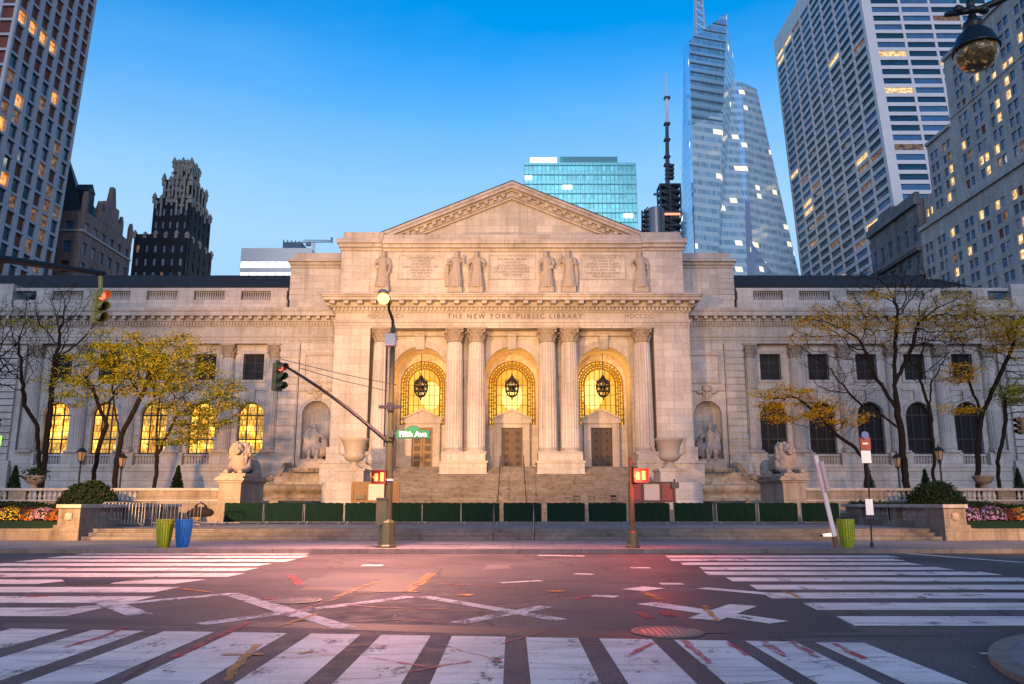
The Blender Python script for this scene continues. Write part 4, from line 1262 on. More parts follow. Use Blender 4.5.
M['fount'] = m_stone('stained_fountain_marble', (0.42, 0.36, 0.28), 0.6, 1.6, 0.25, 0.65)
M['fig_dark'] = m_plain('weathered_statue_marble', (0.30, 0.27, 0.26), 0.85, 0, 0.4, 4, 0.4)
M['fig_warm'] = m_plain('niche_statue_marble', (0.44, 0.38, 0.33), 0.85, 0, 0.35, 4, 0.4)
M['water'] = m_glass('dark_water', (0.02, 0.03, 0.03), 0.05)
for s in (-1, 1):
    fx = s * 16.95
    ft = thing('wall_fountain', ('stained stone fountain basin and tiers behind the left lion' if s < 0 else 'stained stone fountain basin and tiers beside the right lion'), 'fountain', (fx, 65, 1.75), 0, 'fountains below the niches')
    mb = MB(); prof = [(3.55, 0), (3.55, .2), (3.2, .32), (3.25, .5), (3.55, .75), (3.68, 1.0), (3.62, 1.2), (3.4, 1.26), (3.2, 1.2), (3.1, .9)]
    mb.lathe(prof, (fx - s * .4, 66.2, 1.75), 40, 1.12, 1.25, math.pi, 2 * math.pi)
    bas = mb.build('basin', M['fount'], ft, smooth=True)
    mb = MB(); mb.lathe([(3.2, 1.02), (0.0, 1.02)], (fx - s * .4, 66.2, 1.75), 40, 1.1, 1.22, math.pi, 2 * math.pi); mb.build('water_surface', M['water'], bas)
    mb = MB()
    for k, (hw_, ya, za) in enumerate(((3.6, 65.6, 3.3), (2.6, 66.6, 3.75), (2.1, 67.2, 4.1), (1.75, 67.8, 4.42))):
        mb.box(fx - hw_, fx + hw_, ya, 69.3, 1.75, za)
    mb.lathe([(1.3, 0), (1.45, .2), (1.5, .34), (1.3, .34)], (fx, 67.4, 4.1), 20, 1, .8, math.pi, 2 * math.pi)
    for q in (-1, 1):
        mb.tube([(fx + q * 3.5, 66.4, 3.3), (fx + q * 2.9, 66.8, 3.75), (fx + q * 2.5, 67.2, 3.7), (fx + q * 2.0, 67.6, 4.7), (fx + q * 1.6, 68.0, 4.8)], [.28, .3, .25, .25, .2], 8)
    mb.build('stone_tiers', M['fount'], ft)
    st = thing('niche_statue', ('pale seated figure group in the niche behind the left fountain' if s < 0 else 'grey seated figure group in the niche behind the right fountain'), 'statue', (fx, 69.2, 4.42), 0, 'statues in the fountain niches')
    mb = MB()
    def q3(x, y, z): return Vector((fx + s * x, 69.2 + y, 4.42 + z))
    mb.box(fx - 1.05, fx + 1.05, 68.45, 69.8, 4.43, 5.3)
    mb.ball(q3(-.3, 0, 1.6), (.8, .6, .7)); mb.ball(q3(.5, .1, 1.9), (.6, .6, .8))
    mb.tube([q3(0, 0, 1.5), q3(.05, -.05, 2.6), q3(.1, 0, 3.1)], [.5, .42, .40], 10)
    mb.ball(q3(.1, -.02, 3.05), (.55, .3, .25)); mb.tube([q3(.1, 0, 3.2), q3(.1, -.05, 3.5)], [.15, .14], 8); mb.ball(q3(.12, -.08, 3.7), (.22, .25, .28))
    for e in (-1, 1): mb.tube([q3(.25 * e, -.2, 1.7), q3(.35 * e, -.75, 1.6), q3(.3 * e, -.75, .75)], [.28, .22, .15], 8)
    mb.tube([q3(.55, 0, 3.0), q3(.85, -.1, 2.6), q3(.75, -.2, 2.0)], [.15, .13, .1], 8); mb.tube([q3(-.45, 0, 3.0), q3(-.8, -.1, 2.5), q3(-.75, -.3, 2.2)], [.15, .13, .1], 8)
    mb.tube([q3(-.7, .1, 1.2), q3(-.85, 0, 2.2), q3(-.7, -.2, 2.8), q3(-.75, -.5, 2.7)], [.35, .3, .22, .16], 8)
    mb.tube([q3(.7, .2, 2.0), q3(.95, .2, 2.9), q3(.6, .3, 3.5)], [.25, .22, .08], 8)
    mb.build('figure_group', M['fig_warm'] if s < 0 else M['fig_dark'], st, remesh=.06)

# hanging lanterns in the three arches
for bi, b in enumerate(BAYS):
    lx, ly, lz = b, 68.6, 10.55
    lt = thing('hanging_lantern', 'dark round iron lantern hanging in the ' + ('left arch, above the paler bronze door' if bi == 0 else 'middle arch on the axis of the stairs' if bi == 1 else 'right arch, above the darkest door'), 'lantern', (lx, ly, lz), 0, 'lanterns hanging in the arches')
    mb = MB(); mb.tube([(lx, ly, lz + 2.0), (lx, ly, 14.4)], .03, 6); mb.build('chain', M['dark_metal'], lt)
    mb = MB(); mb.lathe([(.05, 2.05), (.08, 1.9), (.2, 1.72), (.3, 1.6), (.54, 1.4), (.58, 1.3), (.56, 1.2)], (lx, ly, lz), 16)
    for k in range(8):
        a = math.pi / 4 * k; mb.tube([(lx + .54 * math.cos(a), ly + .54 * math.sin(a), lz + 1.35), (lx + .62 * math.cos(a), ly + .62 * math.sin(a), lz + 1.58)], [.05, .02], 5)
    mb.build('cap', M['dark_metal'], lt)
    mb = MB()
    for k in range(12):
        a = math.pi / 6 * k
        mb.tube([(lx + r * math.cos(a), ly + r * math.sin(a), lz + z) for r, z in ((.55, 1.22), (.6, .9), (.53, .45), (.3, .12), (.05, 0))], .035, 5)
    for r, z in ((.59, .95), (.54, .55), (.31, .13)): mb.lathe([(r - .03, z - .03), (r + .03, z - .03), (r + .03, z + .04), (r - .03, z + .04)], (lx, ly, lz), 20)
    mb.ball((lx, ly, lz - .12), (.07, .07, .14), 8, 6)
    mb.build('cage', M['dark_metal'], lt)
    mb = MB(); mb.ball((lx, ly, lz + .75), (.26, .26, .32), 12, 8); mb.build('globe', M['lantern_glow'] if 'lantern_glow' in M else M['lens_off'], lt, smooth=True)
# handrails on the stairs
for s in (-1, 1):
    ht = thing('stair_handrail', 'thin dark handrail down the ' + ('left' if s < 0 else 'right') + ' side of the stairs below the middle door', 'handrail', (s * .95, 58, 1.2), 0, 'handrails below the middle door')
    mb = MB(); mb.tube([(s * .95, 51.6, 2.05), (s * .95, 56.0, 2.1), (s * .95, 63.7, 4.72), (s * .95, 65.8, 5.42), (s * .95, 66.6, 5.42)], .03, 6); mb.build('rail', M['dark_metal'], ht)
    for y, z, zt in ((51.8, 1.2, 2.05), (56.0, 1.2, 2.1), (58.6, 2.1, 2.98), (61.2, 3.0, 3.87), (63.7, 3.86, 4.72), (66.4, 4.49, 5.42)):
        mb = MB(); mb.tube([(s * .95, y, z - .1), (s * .95, y, zt)], .025, 6); mb.build('post', M['dark_metal'], ht)
# hooped rails on the street steps
for px_, lab in ((494, 'slim hooped steel handrail on the street steps, nearer the green pole'), (534.5, 'slim hooped steel handrail on the street steps, nearer the red signal')):
    x = P(px_, 520, 33.3).x
    ht = thing('hoop_handrail', lab, 'handrail', (x, 33.2, .146), 0, 'hooped handrails on the street steps')
    mb = MB(); mb.tube([(x, 32.7, .14), (x, 32.7, .9), (x, 32.78, 1.1), (x, 33.0, 1.22), (x, 34.3, 1.62), (x, 34.55, 1.55), (x, 34.6, 1.3), (x, 34.6, .5)], .018, 8)
    mb.build('rail', M['dark_metal'], ht)
    mb = MB(); mb.tube([(x, 33.7, .42), (x, 33.7, 1.42)], .02, 8); mb.build('post', M['galv'], ht)

# ------------------------------------------------------------------ balustrades and flank walls
for s in (-1, 1):
    side = 'left' if s < 0 else 'right'
    bt = thing('flank_wall', 'low stone balustrade wall with an end pier, ' + ('beside the metal fences' if s < 0 else 'beside the round green bin and steps'), 'wall', (s * 17.85, 38, .146), 0, 'flank walls of the street steps')
    mb = MB(); mb.box(s * 17.42, s * 18.30, 33.0, 34.5, .14, 1.42); mb.box(s * 17.3, s * 18.5, 32.8, 34.6, .14, .62); mb.box(s * 17.36, s * 18.4, 32.9, 34.56, .62, .75); mb.build('end_pier', M['terr'], bt)
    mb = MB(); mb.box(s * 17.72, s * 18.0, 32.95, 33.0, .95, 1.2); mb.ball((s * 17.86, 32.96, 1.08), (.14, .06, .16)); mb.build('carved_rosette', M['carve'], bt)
    mb = MB(); mb.box(s * 17.5, s * 18.2, 34.6, 43, .5, .85); mb.box(s * 17.55, s * 18.15, 37.4, 38.2, .85, 1.42); mb.box(s * 17.56, s * 18.14, 41.2, 43, .85, 1.42); mb.build('base', M['terr'], bt)
    mb = MB(); mb.box(s * 17.36, s * 18.36, 32.9, 43.1, 1.42, 1.56); mb.build('coping', M['trim'], bt)
    mb = MB()
    y = 34.8
    while y < 41.1:
        if 37.3 < y < 38.3 and mb.v: mb.build('balusters', M['trim'], bt); mb = MB()
        if not 37.3 < y < 38.3: mb.lathe([(.08, 0), (.08, .04), (.05, .08), (.11, .22), (.1, .3), (.05, .44), (.08, .52), (.08, .57)], (s * 17.85, y, .85), 8)
        y += .3
    mb.build('balusters', M['trim'], bt)
    # retaining wall and balustrade of the upper terrace
    rt = thing('terrace_balustrade', 'long stone balustrade and retaining wall under the trees on the ' + side + ' of the lions', 'balustrade', (s * 25, 47.2, .567), 0, 'terrace balustrades under the trees')
    mb = MB(); mb.box(s * 16.2, s * 60, 47.0, 47.5, .5, 1.78)
    mb.box(s * 16.2, s * 21.6, 47.04, 47.44, 1.78, 2.32)
    for x in (24.3, 28.6, 33, 37.5): mb.box(s * (x - .5), s * (x + .5), 47.04, 47.44, 1.78, 2.32)
    mb.build('wall_body', M['terr'], rt)
    mb = MB(); mb.box(s * 16.15, s * 60, 46.92, 47.54, 2.32, 2.46); mb.box(s * 16.15, s * 60, 46.94, 47.53, 1.72, 1.80); mb.build('coping', M['trim'], rt)
    mb = MB(); x = 21.85
    while x < 41:
        clear = all(abs(x - q) > .55 for q in (24.3, 28.6, 33, 37.5))
        if not clear and mb.v: mb.build('balusters', M['trim'], rt); mb = MB()
        if clear: mb.lathe([(.09, 0), (.09, .04), (.06, .07), (.12, .2), (.1, .28), (.055, .42), (.09, .5), (.09, .53)], (s * x, 47.22, 1.79), 8)
        x += .29
    mb.build('balusters', M['trim'], rt)
    # bench-like step in front of the wall
    mb = MB(); mb.box(s * 16.3, s * 17.4, 45.6, 46.99, .56, 1.05); o = mb.build('stone_bench', M['terr'])
    tag(o, 'plain stone bench block at the foot of the wall beside the ' + side + ' lion plinth', 'bench', 'stone benches'); base_obj(o, 'stone_bench', (s * 16.8, 46.3, .567))
# planters on the balustrade
for px_, lab, grn in ((34, 'round stone planter holding a leafy plant on the balustrade, under the twin trunks', True), (985, 'squat stone planter without leaves on the balustrade, between two trunks', False)):
    c = P(px_, 489, 47.2); c.z = 2.46
    t = thing('stone_planter', lab, 'planter', c, 0, 'planters on the balustrades')
    mb = MB(); mb.lathe([(.22, 0), (.22, .06), (.12, .14), (.14, .2), (.38, .3), (.52, .48), (.55, .62), (.6, .66), (.58, .72), (.48, .7), (0, .64)], c, 20); mb.build('bowl', M['terr'], t, smooth=True)
    if grn:
        mb = MB(); rnd = random.Random(9)
        for i in range(260):
            a = rnd.uniform(0, 6.28); r = rnd.uniform(0, .75) ; z = rnd.uniform(.65, 1.2) - .25 * (r / .75) ** 2
            q = c + Vector((r * math.cos(a), r * math.sin(a), z)); u = Vector((rnd.gauss(0, 1), rnd.gauss(0, 1), rnd.gauss(0, 1))).normalized() * .09; v = u.orthogonal().normalized() * .05
            mb.quad(q - u, q + v, q + u, q - v)
        mb.build('leaves', M['leaf_dark'], t)

# ------------------------------------------------------------------ street furniture
def signal_head(parent, c, az, lit, housing, s=1.0, plate=None):
    """three-lens traffic signal; lenses look towards azimuth az (0 = -Y, +90deg = +X)"""
    rot = Matrix.Rotation(az, 4, 'Z'); c = Vector(c)
    off = world_off(parent)
    def W(x, y, z): return c + rot @ Vector((x * s, y * s, z * s))
    X, Yv, Z = rot @ Vector((1, 0, 0)), rot @ Vector((0, 1, 0)), Vector((0, 0, 1))
    mb = MB()
    for k in range(3): mb.obox(W(0, 0, .36 * (1 - k)), X, Yv, Z, (.17 * s, .11 * s, .172 * s))
    mb.obox(W(0, .12, 0), X, Yv, Z, (.15 * s, .02 * s, .52 * s))
    mb.tube([W(0, 0, .53), W(0, 0, .62)], .05 * s, 8)
    h = mb.build('traffic_signal', housing, parent)
    for k in range(3):
        cc = W(0, -.125, .36 * (1 - k))
        mb = MB(); n = 14; vs = []; fs = []
        # hood open at the bottom
        for i in range(n + 1):
            a = math.pi * (-.22 + 1.44 * i / n)
            for d in (0.0, -.30 if .1 < i / n < .9 else -.2):
                for r in (.155, .145): vs.append(W(r * math.cos(a), -.11 + d, .36 * (1 - k) + r * math.sin(a)))
        for i in range(n):
            b = i * 4; e = b + 4
            fs += [(b, b + 2, e + 2, e), (b + 1, e + 1, e + 3, b + 3), (b + 2, b + 3, e + 3, e + 2)]
        mb.add(vs, fs); v = mb.build('visor', housing, h)
        mb = MB(); rr = Matrix.Rotation(az, 3, 'Z')
        mb.ball(W(0, -.12, .36 * (1 - k)), (.135 * s, .045 * s, .135 * s), 14, 8, rr)
        mb.build('lens', M['em_red'] if k == lit else M['lens_off'], h, smooth=True)
    return h

def ped_signal(parent, c, housing):
    c = Vector(c); mb = MB()
    mb.box(c.x - .22, c.x + .22, c.y - .06, c.y + .14, c.z - .22, c.z + .22)
    for z in (-.22, .22): mb.box(c.x - .25, c.x + .25, c.y - .22, c.y + .14, c.z + z - .015, c.z + z + .015)
    for x in (-.24, .24): mb.box(c.x + x - .012, c.x + x + .012, c.y - .22, c.y + .13, c.z - .2, c.z + .2)
    h = mb.build('pedestrian_signal', housing, parent)
    for s in (-1, 1):      # raised hand and countdown side by side
        mb = MB()
        if s < 0:
            mb.box(c.x - .15, c.x - .04, c.y - .075, c.y - .065, c.z - .14, c.z + .02)
            for k in range(4): mb.box(c.x - .155 + .03 * k, c.x - .133 + .03 * k, c.y - .076, c.y - .066, c.z + .02, c.z + .13 - .02 * abs(k - 1.5))
            mb.obox((c.x - .175, c.y - .07, c.z - .03), (.8, 0, .6), (0, 1, 0), (-.6, 0, .8), (.012, .005, .06))
            mb.build('hand_symbol', M['em_hand'], h)
        else:
            mb.box(c.x + .04, c.x + .155, c.y - .075, c.y - .065, c.z - .15, c.z + .15)
            mb.build('countdown_display', M['em_hand'], h)
    return h

def pole_base(parent, x, y, z0, mat, r=.27, h=.88):
    mb = MB(); mb.lathe([(r * 1.12, 0), (r * 1.12, .06), (r, .1), (r * .86, h * .9), (r * .62, h * .97), (r * .5, h), (0, h)], (x, y, z0), 8, rot=math.pi / 8)
    mb.build('pole_base', mat, parent)

PX, PY = -4.2, 27.65
sp = thing('street_light_pole', 'tall olive green street light pole with a lit lamp and green street name sign', 'light pole', (PX, PY, .146))
pole_base(sp, PX, PY, .146, M['green_pole'], .30, .92)
mb = MB(); mb.tube([(PX, PY, 1.0), (PX, PY, 3.75)], [.15, .13], 12); mb.tube([(PX, PY, 3.7), (PX, PY, 3.9)], .17, 12); mb.tube([(PX, PY, 3.85), (PX, PY, 7.75)], [.10, .075], 12)
mb.build('pole_shaft', M['green_pole'], sp)
mb = MB(); mb.tube([(PX - .19, PY, 3.5), (PX - .2, PY, 7.35)], .028, 6); mb.tube([(PX - .2, PY, 7.3), (PX, PY, 7.42)], .025, 6); mb.tube([(PX - .19, PY, 3.55), (PX, PY, 3.45)], .025, 6)
mb.build('conduit', M['dark_metal'], sp)
LAMP = P(384, 298, 25.4)
mb = MB(); mb.tube([(PX, PY, 7.6), (PX - .02, PY - .05, 7.95), (PX - .1, PY - .5, 8.25), (LAMP.x + .1, LAMP.y + .55, LAMP.z + .16), (LAMP.x, LAMP.y + .25, LAMP.z + .18)], [.06, .055, .05, .045, .04], 8)
mb.build('lamp_arm', M['green_dark'], sp)
mb = MB(); mb.ball((LAMP.x, LAMP.y, LAMP.z + .17), (.17, .36, .10), 14, 8)
lh = mb.build('lamp_head', M['galv'], sp, smooth=True)
mb = MB(); mb.ball((LAMP.x, LAMP.y, LAMP.z - .02), (.19, .24, .18), 16, 10)
mb.build('lamp_lens', M['em_lamp'], lh, smooth=True)
c = P(391, 340, PY - .2)
mb = MB(); mb.box(c.x - .18, c.x + .18, c.y - .12, c.y + .2, c.z - .21, c.z + .21); mb.build('antenna_box', M['white_paint_obj'], sp)
c = P(391, 407, PY)
mb = MB(); mb.box(c.x - .40, c.x + .40, PY - .06, PY + .06, c.z - .05, c.z + .05); mb.box(c.x - .1, c.x + .1, PY - .13, PY + .13, c.z - .14, c.z + .14); mb.build('cross_arm', M['dark_metal'], sp)
tip = P(277, 361, PY); root = P(391, 444, PY)
mb = MB(); pts = []
for k in range(9):
    f = k / 8; q = root.lerp(tip, f); q.z += .16 * math.sin(math.pi * f); pts.append(q)
mb.tube(pts, [.075 - .004 * k for k in range(9)], 10); mb.build('mast_arm', M['dark_metal'], sp)
mb = MB()
for (a, b) in ((P(398, 385, PY), P(281, 359, PY)), (P(388, 391, PY), P(300, 368, PY))): mb.tube([a, a.lerp(b, .5) - Vector((0, 0, .05)), b], .012, 5)
mb.build('guy_wire', M['dark_metal'], sp)
sc_ = P(278, 377, PY); mb = MB(); mb.tube([tip, sc_ + Vector((0, 0, .58))], .035, 8); mb.build('hanger', M['green_pole'], sp)
signal_head(sp, sc_, R(62), 0, M['green_dark'], .92)
# street name sign with its arched crown
c = P(413.5, 433.5, PY - .18)
mb = MB(); prof = [(-.56, -.155), (.56, -.155), (.56, .105), (.24, .105)] + [(.24 * math.cos(a), .105 + .15 * math.sin(a)) for a in [math.pi * k / 10 for k in range(1, 10)]] + [(-.24, .105), (-.56, .105)]
mb.prism([(c.x + x * 1.06, c.z + z * 1.1) for x, z in prof], 'y', c.y + .001, c.y + .03)
sg = mb.build('street_sign', M['green_dark'], sp)
M['sign_green'] = m_plain('bright_green_sign', (0.010, 0.16, 0.05), 0.4, 0, .06, 3)
M['sign_white'] = m_plain('white_sign_letters', (0.85, 0.86, 0.84), 0.5)
mb = MB(); mb.prism([(c.x + x * .99, c.z + z) for x, z in prof], 'y', c.y - .006, c.y); mb.build('sign_face', M['sign_green'], sg)
lettering('sign_lettering', 'Fifth Ave', .26, (c.x, c.y - .012, c.z - .03), M['sign_white'], sg, .003, bold=.006)
mb = MB(); mb.box(PX + .1, c.x - .5, PY - .17, PY - .13, c.z - .03, c.z + .03); mb.box(PX - .02, PX + .14, PY - .2, PY + .1, c.z - .12, c.z + .12); mb.build('sign_bracket', M['green_dark'], sp)
c = P(380, 477, PY - .1); ped_signal(sp, c, M['darkred'])
mb = MB(); mb.tube([(c.x + .2, PY, c.z + .26), (PX, PY, c.z + .26)], .03, 6); mb.tube([(c.x + .2, PY, c.z - .26), (PX, PY, c.z - .26)], .03, 6); mb.build('signal_bracket', M['green_pole'], sp)
c = P(383, 511, PY - .1); mb = MB(); mb.box(c.x - .2, c.x + .16, PY - .2, PY + .16, c.z - .44, c.z + .4); mb.box(c.x - .22, c.x + .18, PY - .22, PY + .18, c.z + .4, c.z + .44); mb.build('control_box', M['green_pole'], sp)
mb = MB(); z = P(390, 480, PY).z; mb.lathe([(.155, -.03), (.16, -.03), (.16, .03), (.155, .03)], (PX, PY, z), 14); mb.build('white_band', M['sign_white'], sp)
# pole on the right with the red pedestrian signal
QX, QY = 4.05, 27.6
sq = thing('pedestrian_signal_pole', 'short olive green pole carrying a glowing red pedestrian signal', 'signal pole', (QX, QY, .146))
pole_base(sq, QX, QY, .146, M['green_pole'], .21, .55)
mb = MB(); mb.tube([(QX, QY, .68), (QX, QY, 1.5), (QX, QY, 3.08)], [.10, .085, .075], 10); mb.tube([(QX, QY, 3.05), (QX, QY, 3.16)], .05, 8); mb.build('pole_shaft', M['green_pole'], sq)
c = P(641, 475.5, QY - .1); ped_signal(sq, c, M['darkred'])
mb = MB()
for q in (-.26, .26): mb.tube([(c.x - .05, QY, c.z + q), (QX, QY, c.z + q)], .028, 6)
mb.build('signal_bracket', M['green_pole'], sq)

# mast arm and signal reaching in from the near left corner
t = thing('mast_arm_signal', 'yellowish traffic signal hanging from a dark mast arm at upper left', 'traffic signal', (-16.2, 11.4, .13))
b0 = Vector((-16.2, 11.4, 6.2)); tip = P(106, 274, 18); 
mb = MB(); mb.lathe([(.3, 0), (.26, .9), (.14, 1.0)], (b0.x, b0.y, .13), 8); mb.tube([(b0.x, b0.y, 1.0), (b0.x, b0.y, 7.6)], [.14, .1], 10); mb.build('pole_shaft', M['green_pole'], t)
mid = P(0, 258.5, 16.4)
mb = MB(); mb.tube([b0, mid, tip], [.11, .085, .06], 10); mb.build('mast_arm', M['dark_metal'], t)
sc_ = P(99, 307, 17.9); mb = MB(); mb.tube([P(101, 275, 17.95), P(101, 290, 17.95)], .05, 8); mb.build('hanger', M['sig_yellow'], t)
signal_head(t, sc_, R(60), 0, M['sig_yellow'], .72)
# signals cut by the frame edges
t = thing('corner_signal_post', 'dark signal post with a green sign cut off by the left edge of the photo', 'signal post', (-17.95, 27.5, .146))
c = P(1, 425, 27.5); mb = MB(); mb.tube([(-17.95, 27.5, .14), (-17.95, 27.5, 5.2)], .07, 8); mb.build('post', M['green_dark'], t)
signal_head(t, (c.x - .02, 27.3, c.z), R(75), -1, M['black'], .36)
c = P(0, 441, 27.4); mb = MB(); mb.box(c.x - .75, c.x + .12, 27.33, 27.36, c.z - .17, c.z + .17); mb.build('street_sign', M['sign_green'], t)
t = thing('edge_signal_post', 'black three lens signal facing left at the right edge of the photo', 'traffic signal', (17.9, 27.5, .146))
c = P(1021, 426, 27.3); mb = MB(); mb.tube([(18.15, 27.5, .14), (18.15, 27.5, 5.4)], .07, 8); mb.build('post', M['green_dark'], t)
signal_head(t, (c.x, 27.3, c.z), R(-78), -1, M['black'], .52)

# bishop's crook lamp at upper right, unlit
B0 = P(976, 46, 9.0)
t = thing('bishop_crook_lamp', 'unlit black bell shaped street lamp hanging from a crook at upper right', 'street lamp', (7.75, 8.4, .13))
mb = MB(); mb.lathe([(.26, 0), (.26, .3), (.18, .45), (.16, 1.2), (.1, 1.35)], (7.75, 8.4, .13), 10); mb.tube([(7.75, 8.4, 1.3), (7.75, 8.4, 6.4)], [.1, .07], 10); mb.build('lamp_post', M['black'], t)
top = B0 + Vector((.0, 0, .46))
mb = MB(); mb.tube([(7.75, 8.4, 6.3), (7.75, 8.4, 7.0), (7.6, 8.45, 7.55), (7.2, 8.6, 7.85), (6.75, 8.75, 7.9), (6.3, 8.9, 7.84), (top.x + .12, top.y, top.z + .05), (top.x - .32, top.y + .02, top.z - .02)], [.07, .065, .06, .055, .05, .045, .045, .03], 10)
for k in range(3): mb.ball((top.x + (.16, 0, -.16)[k], top.y, top.z + .04), (.07, .06, .06), 8, 6)
mb.ball((top.x, top.y, top.z + .11), (.05, .05, .12), 8, 6); mb.build('crook_arm', M['black'], t, smooth=True)
mb = MB(); mb.lathe([(.05, .42), (.06, .34), (.11, .32), (.12, .27), (.09, .24), (.14, .2), (.21, .12), (.255, .0), (.275, -.03), (.275, -.06), (.25, -.06)], B0, 24); mb.build('lamp_hood', M['black'], t, smooth=True)
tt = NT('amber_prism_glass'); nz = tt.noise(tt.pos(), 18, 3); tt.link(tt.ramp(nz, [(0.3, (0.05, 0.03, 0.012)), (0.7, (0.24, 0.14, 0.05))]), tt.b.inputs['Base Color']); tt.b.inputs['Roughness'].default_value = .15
tt.link(tt.ramp(nz, [(0.58, (0, 0, 0)), (0.72, (1.0, .55, .16))]), tt.b.inputs['Emission Color']); tt.b.inputs['Emission Strength'].default_value = .10; tt.bump(nz, .5, .02)  # emission paints warm glints into the unlit globe
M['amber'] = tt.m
mb = MB(); mb.lathe([(.245, -.055), (.25, -.10), (.225, -.19), (.17, -.27), (.09, -.315), (.0, -.33)], B0, 24); mb.build('lamp_globe', M['amber'], t, smooth=True)

# litter bins with flaring staves
def bin_(px_, py_, Y, mat, label):
    x = P(px_, py_, Y).x
    t = thing('litter_bin', label, 'bin', (x, Y, .146), 0, 'litter bins at the kerb')
    n = 20; prof = [(.18, .0), (.225, .2), (.26, .5), (.278, .78), (.27, .90)]
    for k in range(n):
        a0 = 2 * math.pi * k / n; da = 2 * math.pi / n * .78
        mb = MB() if k == 0 else mb
        vs = []
        for r, z in prof:
            for aa in (a0 - da / 2, a0 + da / 2):
                for rr in (r, r - .02): vs.append((x + rr * math.cos(aa), Y + rr * math.sin(aa), .146 + z))
        fs = []
        for i in range(len(prof) - 1):
            b = i * 4; e = b + 4
            fs += [(b, b + 2, e + 2, e), (b + 1, e + 1, e + 3, b + 3), (b, e, e + 1, b + 1), (b + 2, b + 3, e + 3, e + 2)]
        mb.add(vs, fs)
    mb.build('staves', mat, t)
    for r, z in ((.205, .12), (.246, .42), (.27, .70)):
        mb = MB(); mb.lathe([(r - .03, z - .02), (r - .015, z - .02), (r - .015, z + .02), (r - .03, z + .02)], (x, Y, .146), n); mb.build('hoop', mat, t)
    mb = MB(); mb.lathe([(.255, .88), (.285, .88), (.29, .93), (.255, .93)], (x, Y, .146), n); mb.build('rim', mat, t)
    mb = MB(); mb.lathe([(.13, .03), (.18, .3), (.22, .7), (.225, .86), (0, .82)], (x, Y, .146), 14); mb.build('liner', M['black'], t)
bin_(165, 532, 27.75, M['bin_green'], 'lime green slatted bin at the kerb beside the blue bin')
bin_(184, 532, 27.75, M['bin_blue'], 'bright blue slatted bin at the kerb')
bin_(847, 534, 27.75, M['bin_green'], 'yellowish green slatted bin beside the leaning signpost')

# leaning signpost seen edge-on, and the parking sign
a, b = P(837.5, 546, 27.6), P(816, 455, 27.5); a.z = .146
t = thing('leaning_signpost', 'pale signpost knocked askew, leaning beside the green bin', 'signpost', a)
d = (b - a).normalized(); sd = Vector((0, 1, 0)).cross(d).normalized()
mb = MB(); mb.obox(a.lerp(b, .56), sd, Vector((0, 1, 0)), d, (.062, .05, (b - a).length * .44)); mb.build('post', M['white_paint_obj'], t)
mb = MB(); mb.obox(a.lerp(b, .06), sd, Vector((0, 1, 0)), d, (.075, .07, (b - a).length * .06)); mb.build('rusty_foot', M['wood'], t)
mb = MB(); mb.obox(a.lerp(b, .76) + sd * .09, sd, Vector((0, 1, 0)), d, (.06, .20, .50)); mb.build('sign_panel', M['pink_panel'], t)
x = P(872, 540, 27.6).x
t = thing('parking_signpost', 'thin dark post with red and blue parking signs and a white notice', 'signpost', (x, 27.6, .146))
tp = P(866, 432, 27.6)
mb = MB(); mb.tube([(x, 27.6, .14), (x, 27.6, .3)], .06, 8); mb.tube([(x, 27.6, .3), (tp.x + .02, 27.6, tp.z)], .028, 8); mb.build('post', M['dark_metal'], t)
def plate(name, px0, px1, py0, py1, mat, Y=27.5):
    p0, p1 = P(px0, py1, Y), P(px1, py0, Y); mb = MB(); mb.box(p0.x, p1.x, Y, Y + .02, p0.z, p1.z); return mb.build(name, mat, t)
M['sign_red'] = m_plain('red_sign', (0.26, 0.025, 0.025), .4); M['sign_blue'] = m_plain('blue_sign', (0.03, 0.10, 0.42), .4)
pl = plate('red_sign_plate', 861.5, 870.5, 437, 450, M['sign_red']); plate('white_sign_plate', 862.5, 871, 450.6, 463, M['sign_white']); plate('notice_plate', 867, 873, 499, 515, M['sign_white'])
c = P(865.5, 435, 27.46); mb = MB(); mb.lathe([(0, 0), (.13, 0), (.13, .02), (0, .02)], (0, 0, 0), 18); mb.v = [(c.x + v[0], 27.47 - v[2], c.z + v[1]) for v in mb.v]; mb.build('round_blue_sign', M['sign_blue'], t)
c = P(866, 443.5, 27.48); mb = MB(); mb.box(c.x - .09, c.x + .09, 27.492, 27.498, c.z - .03, c.z + .03); mb.build('white_bar', M['sign_white'], pl)

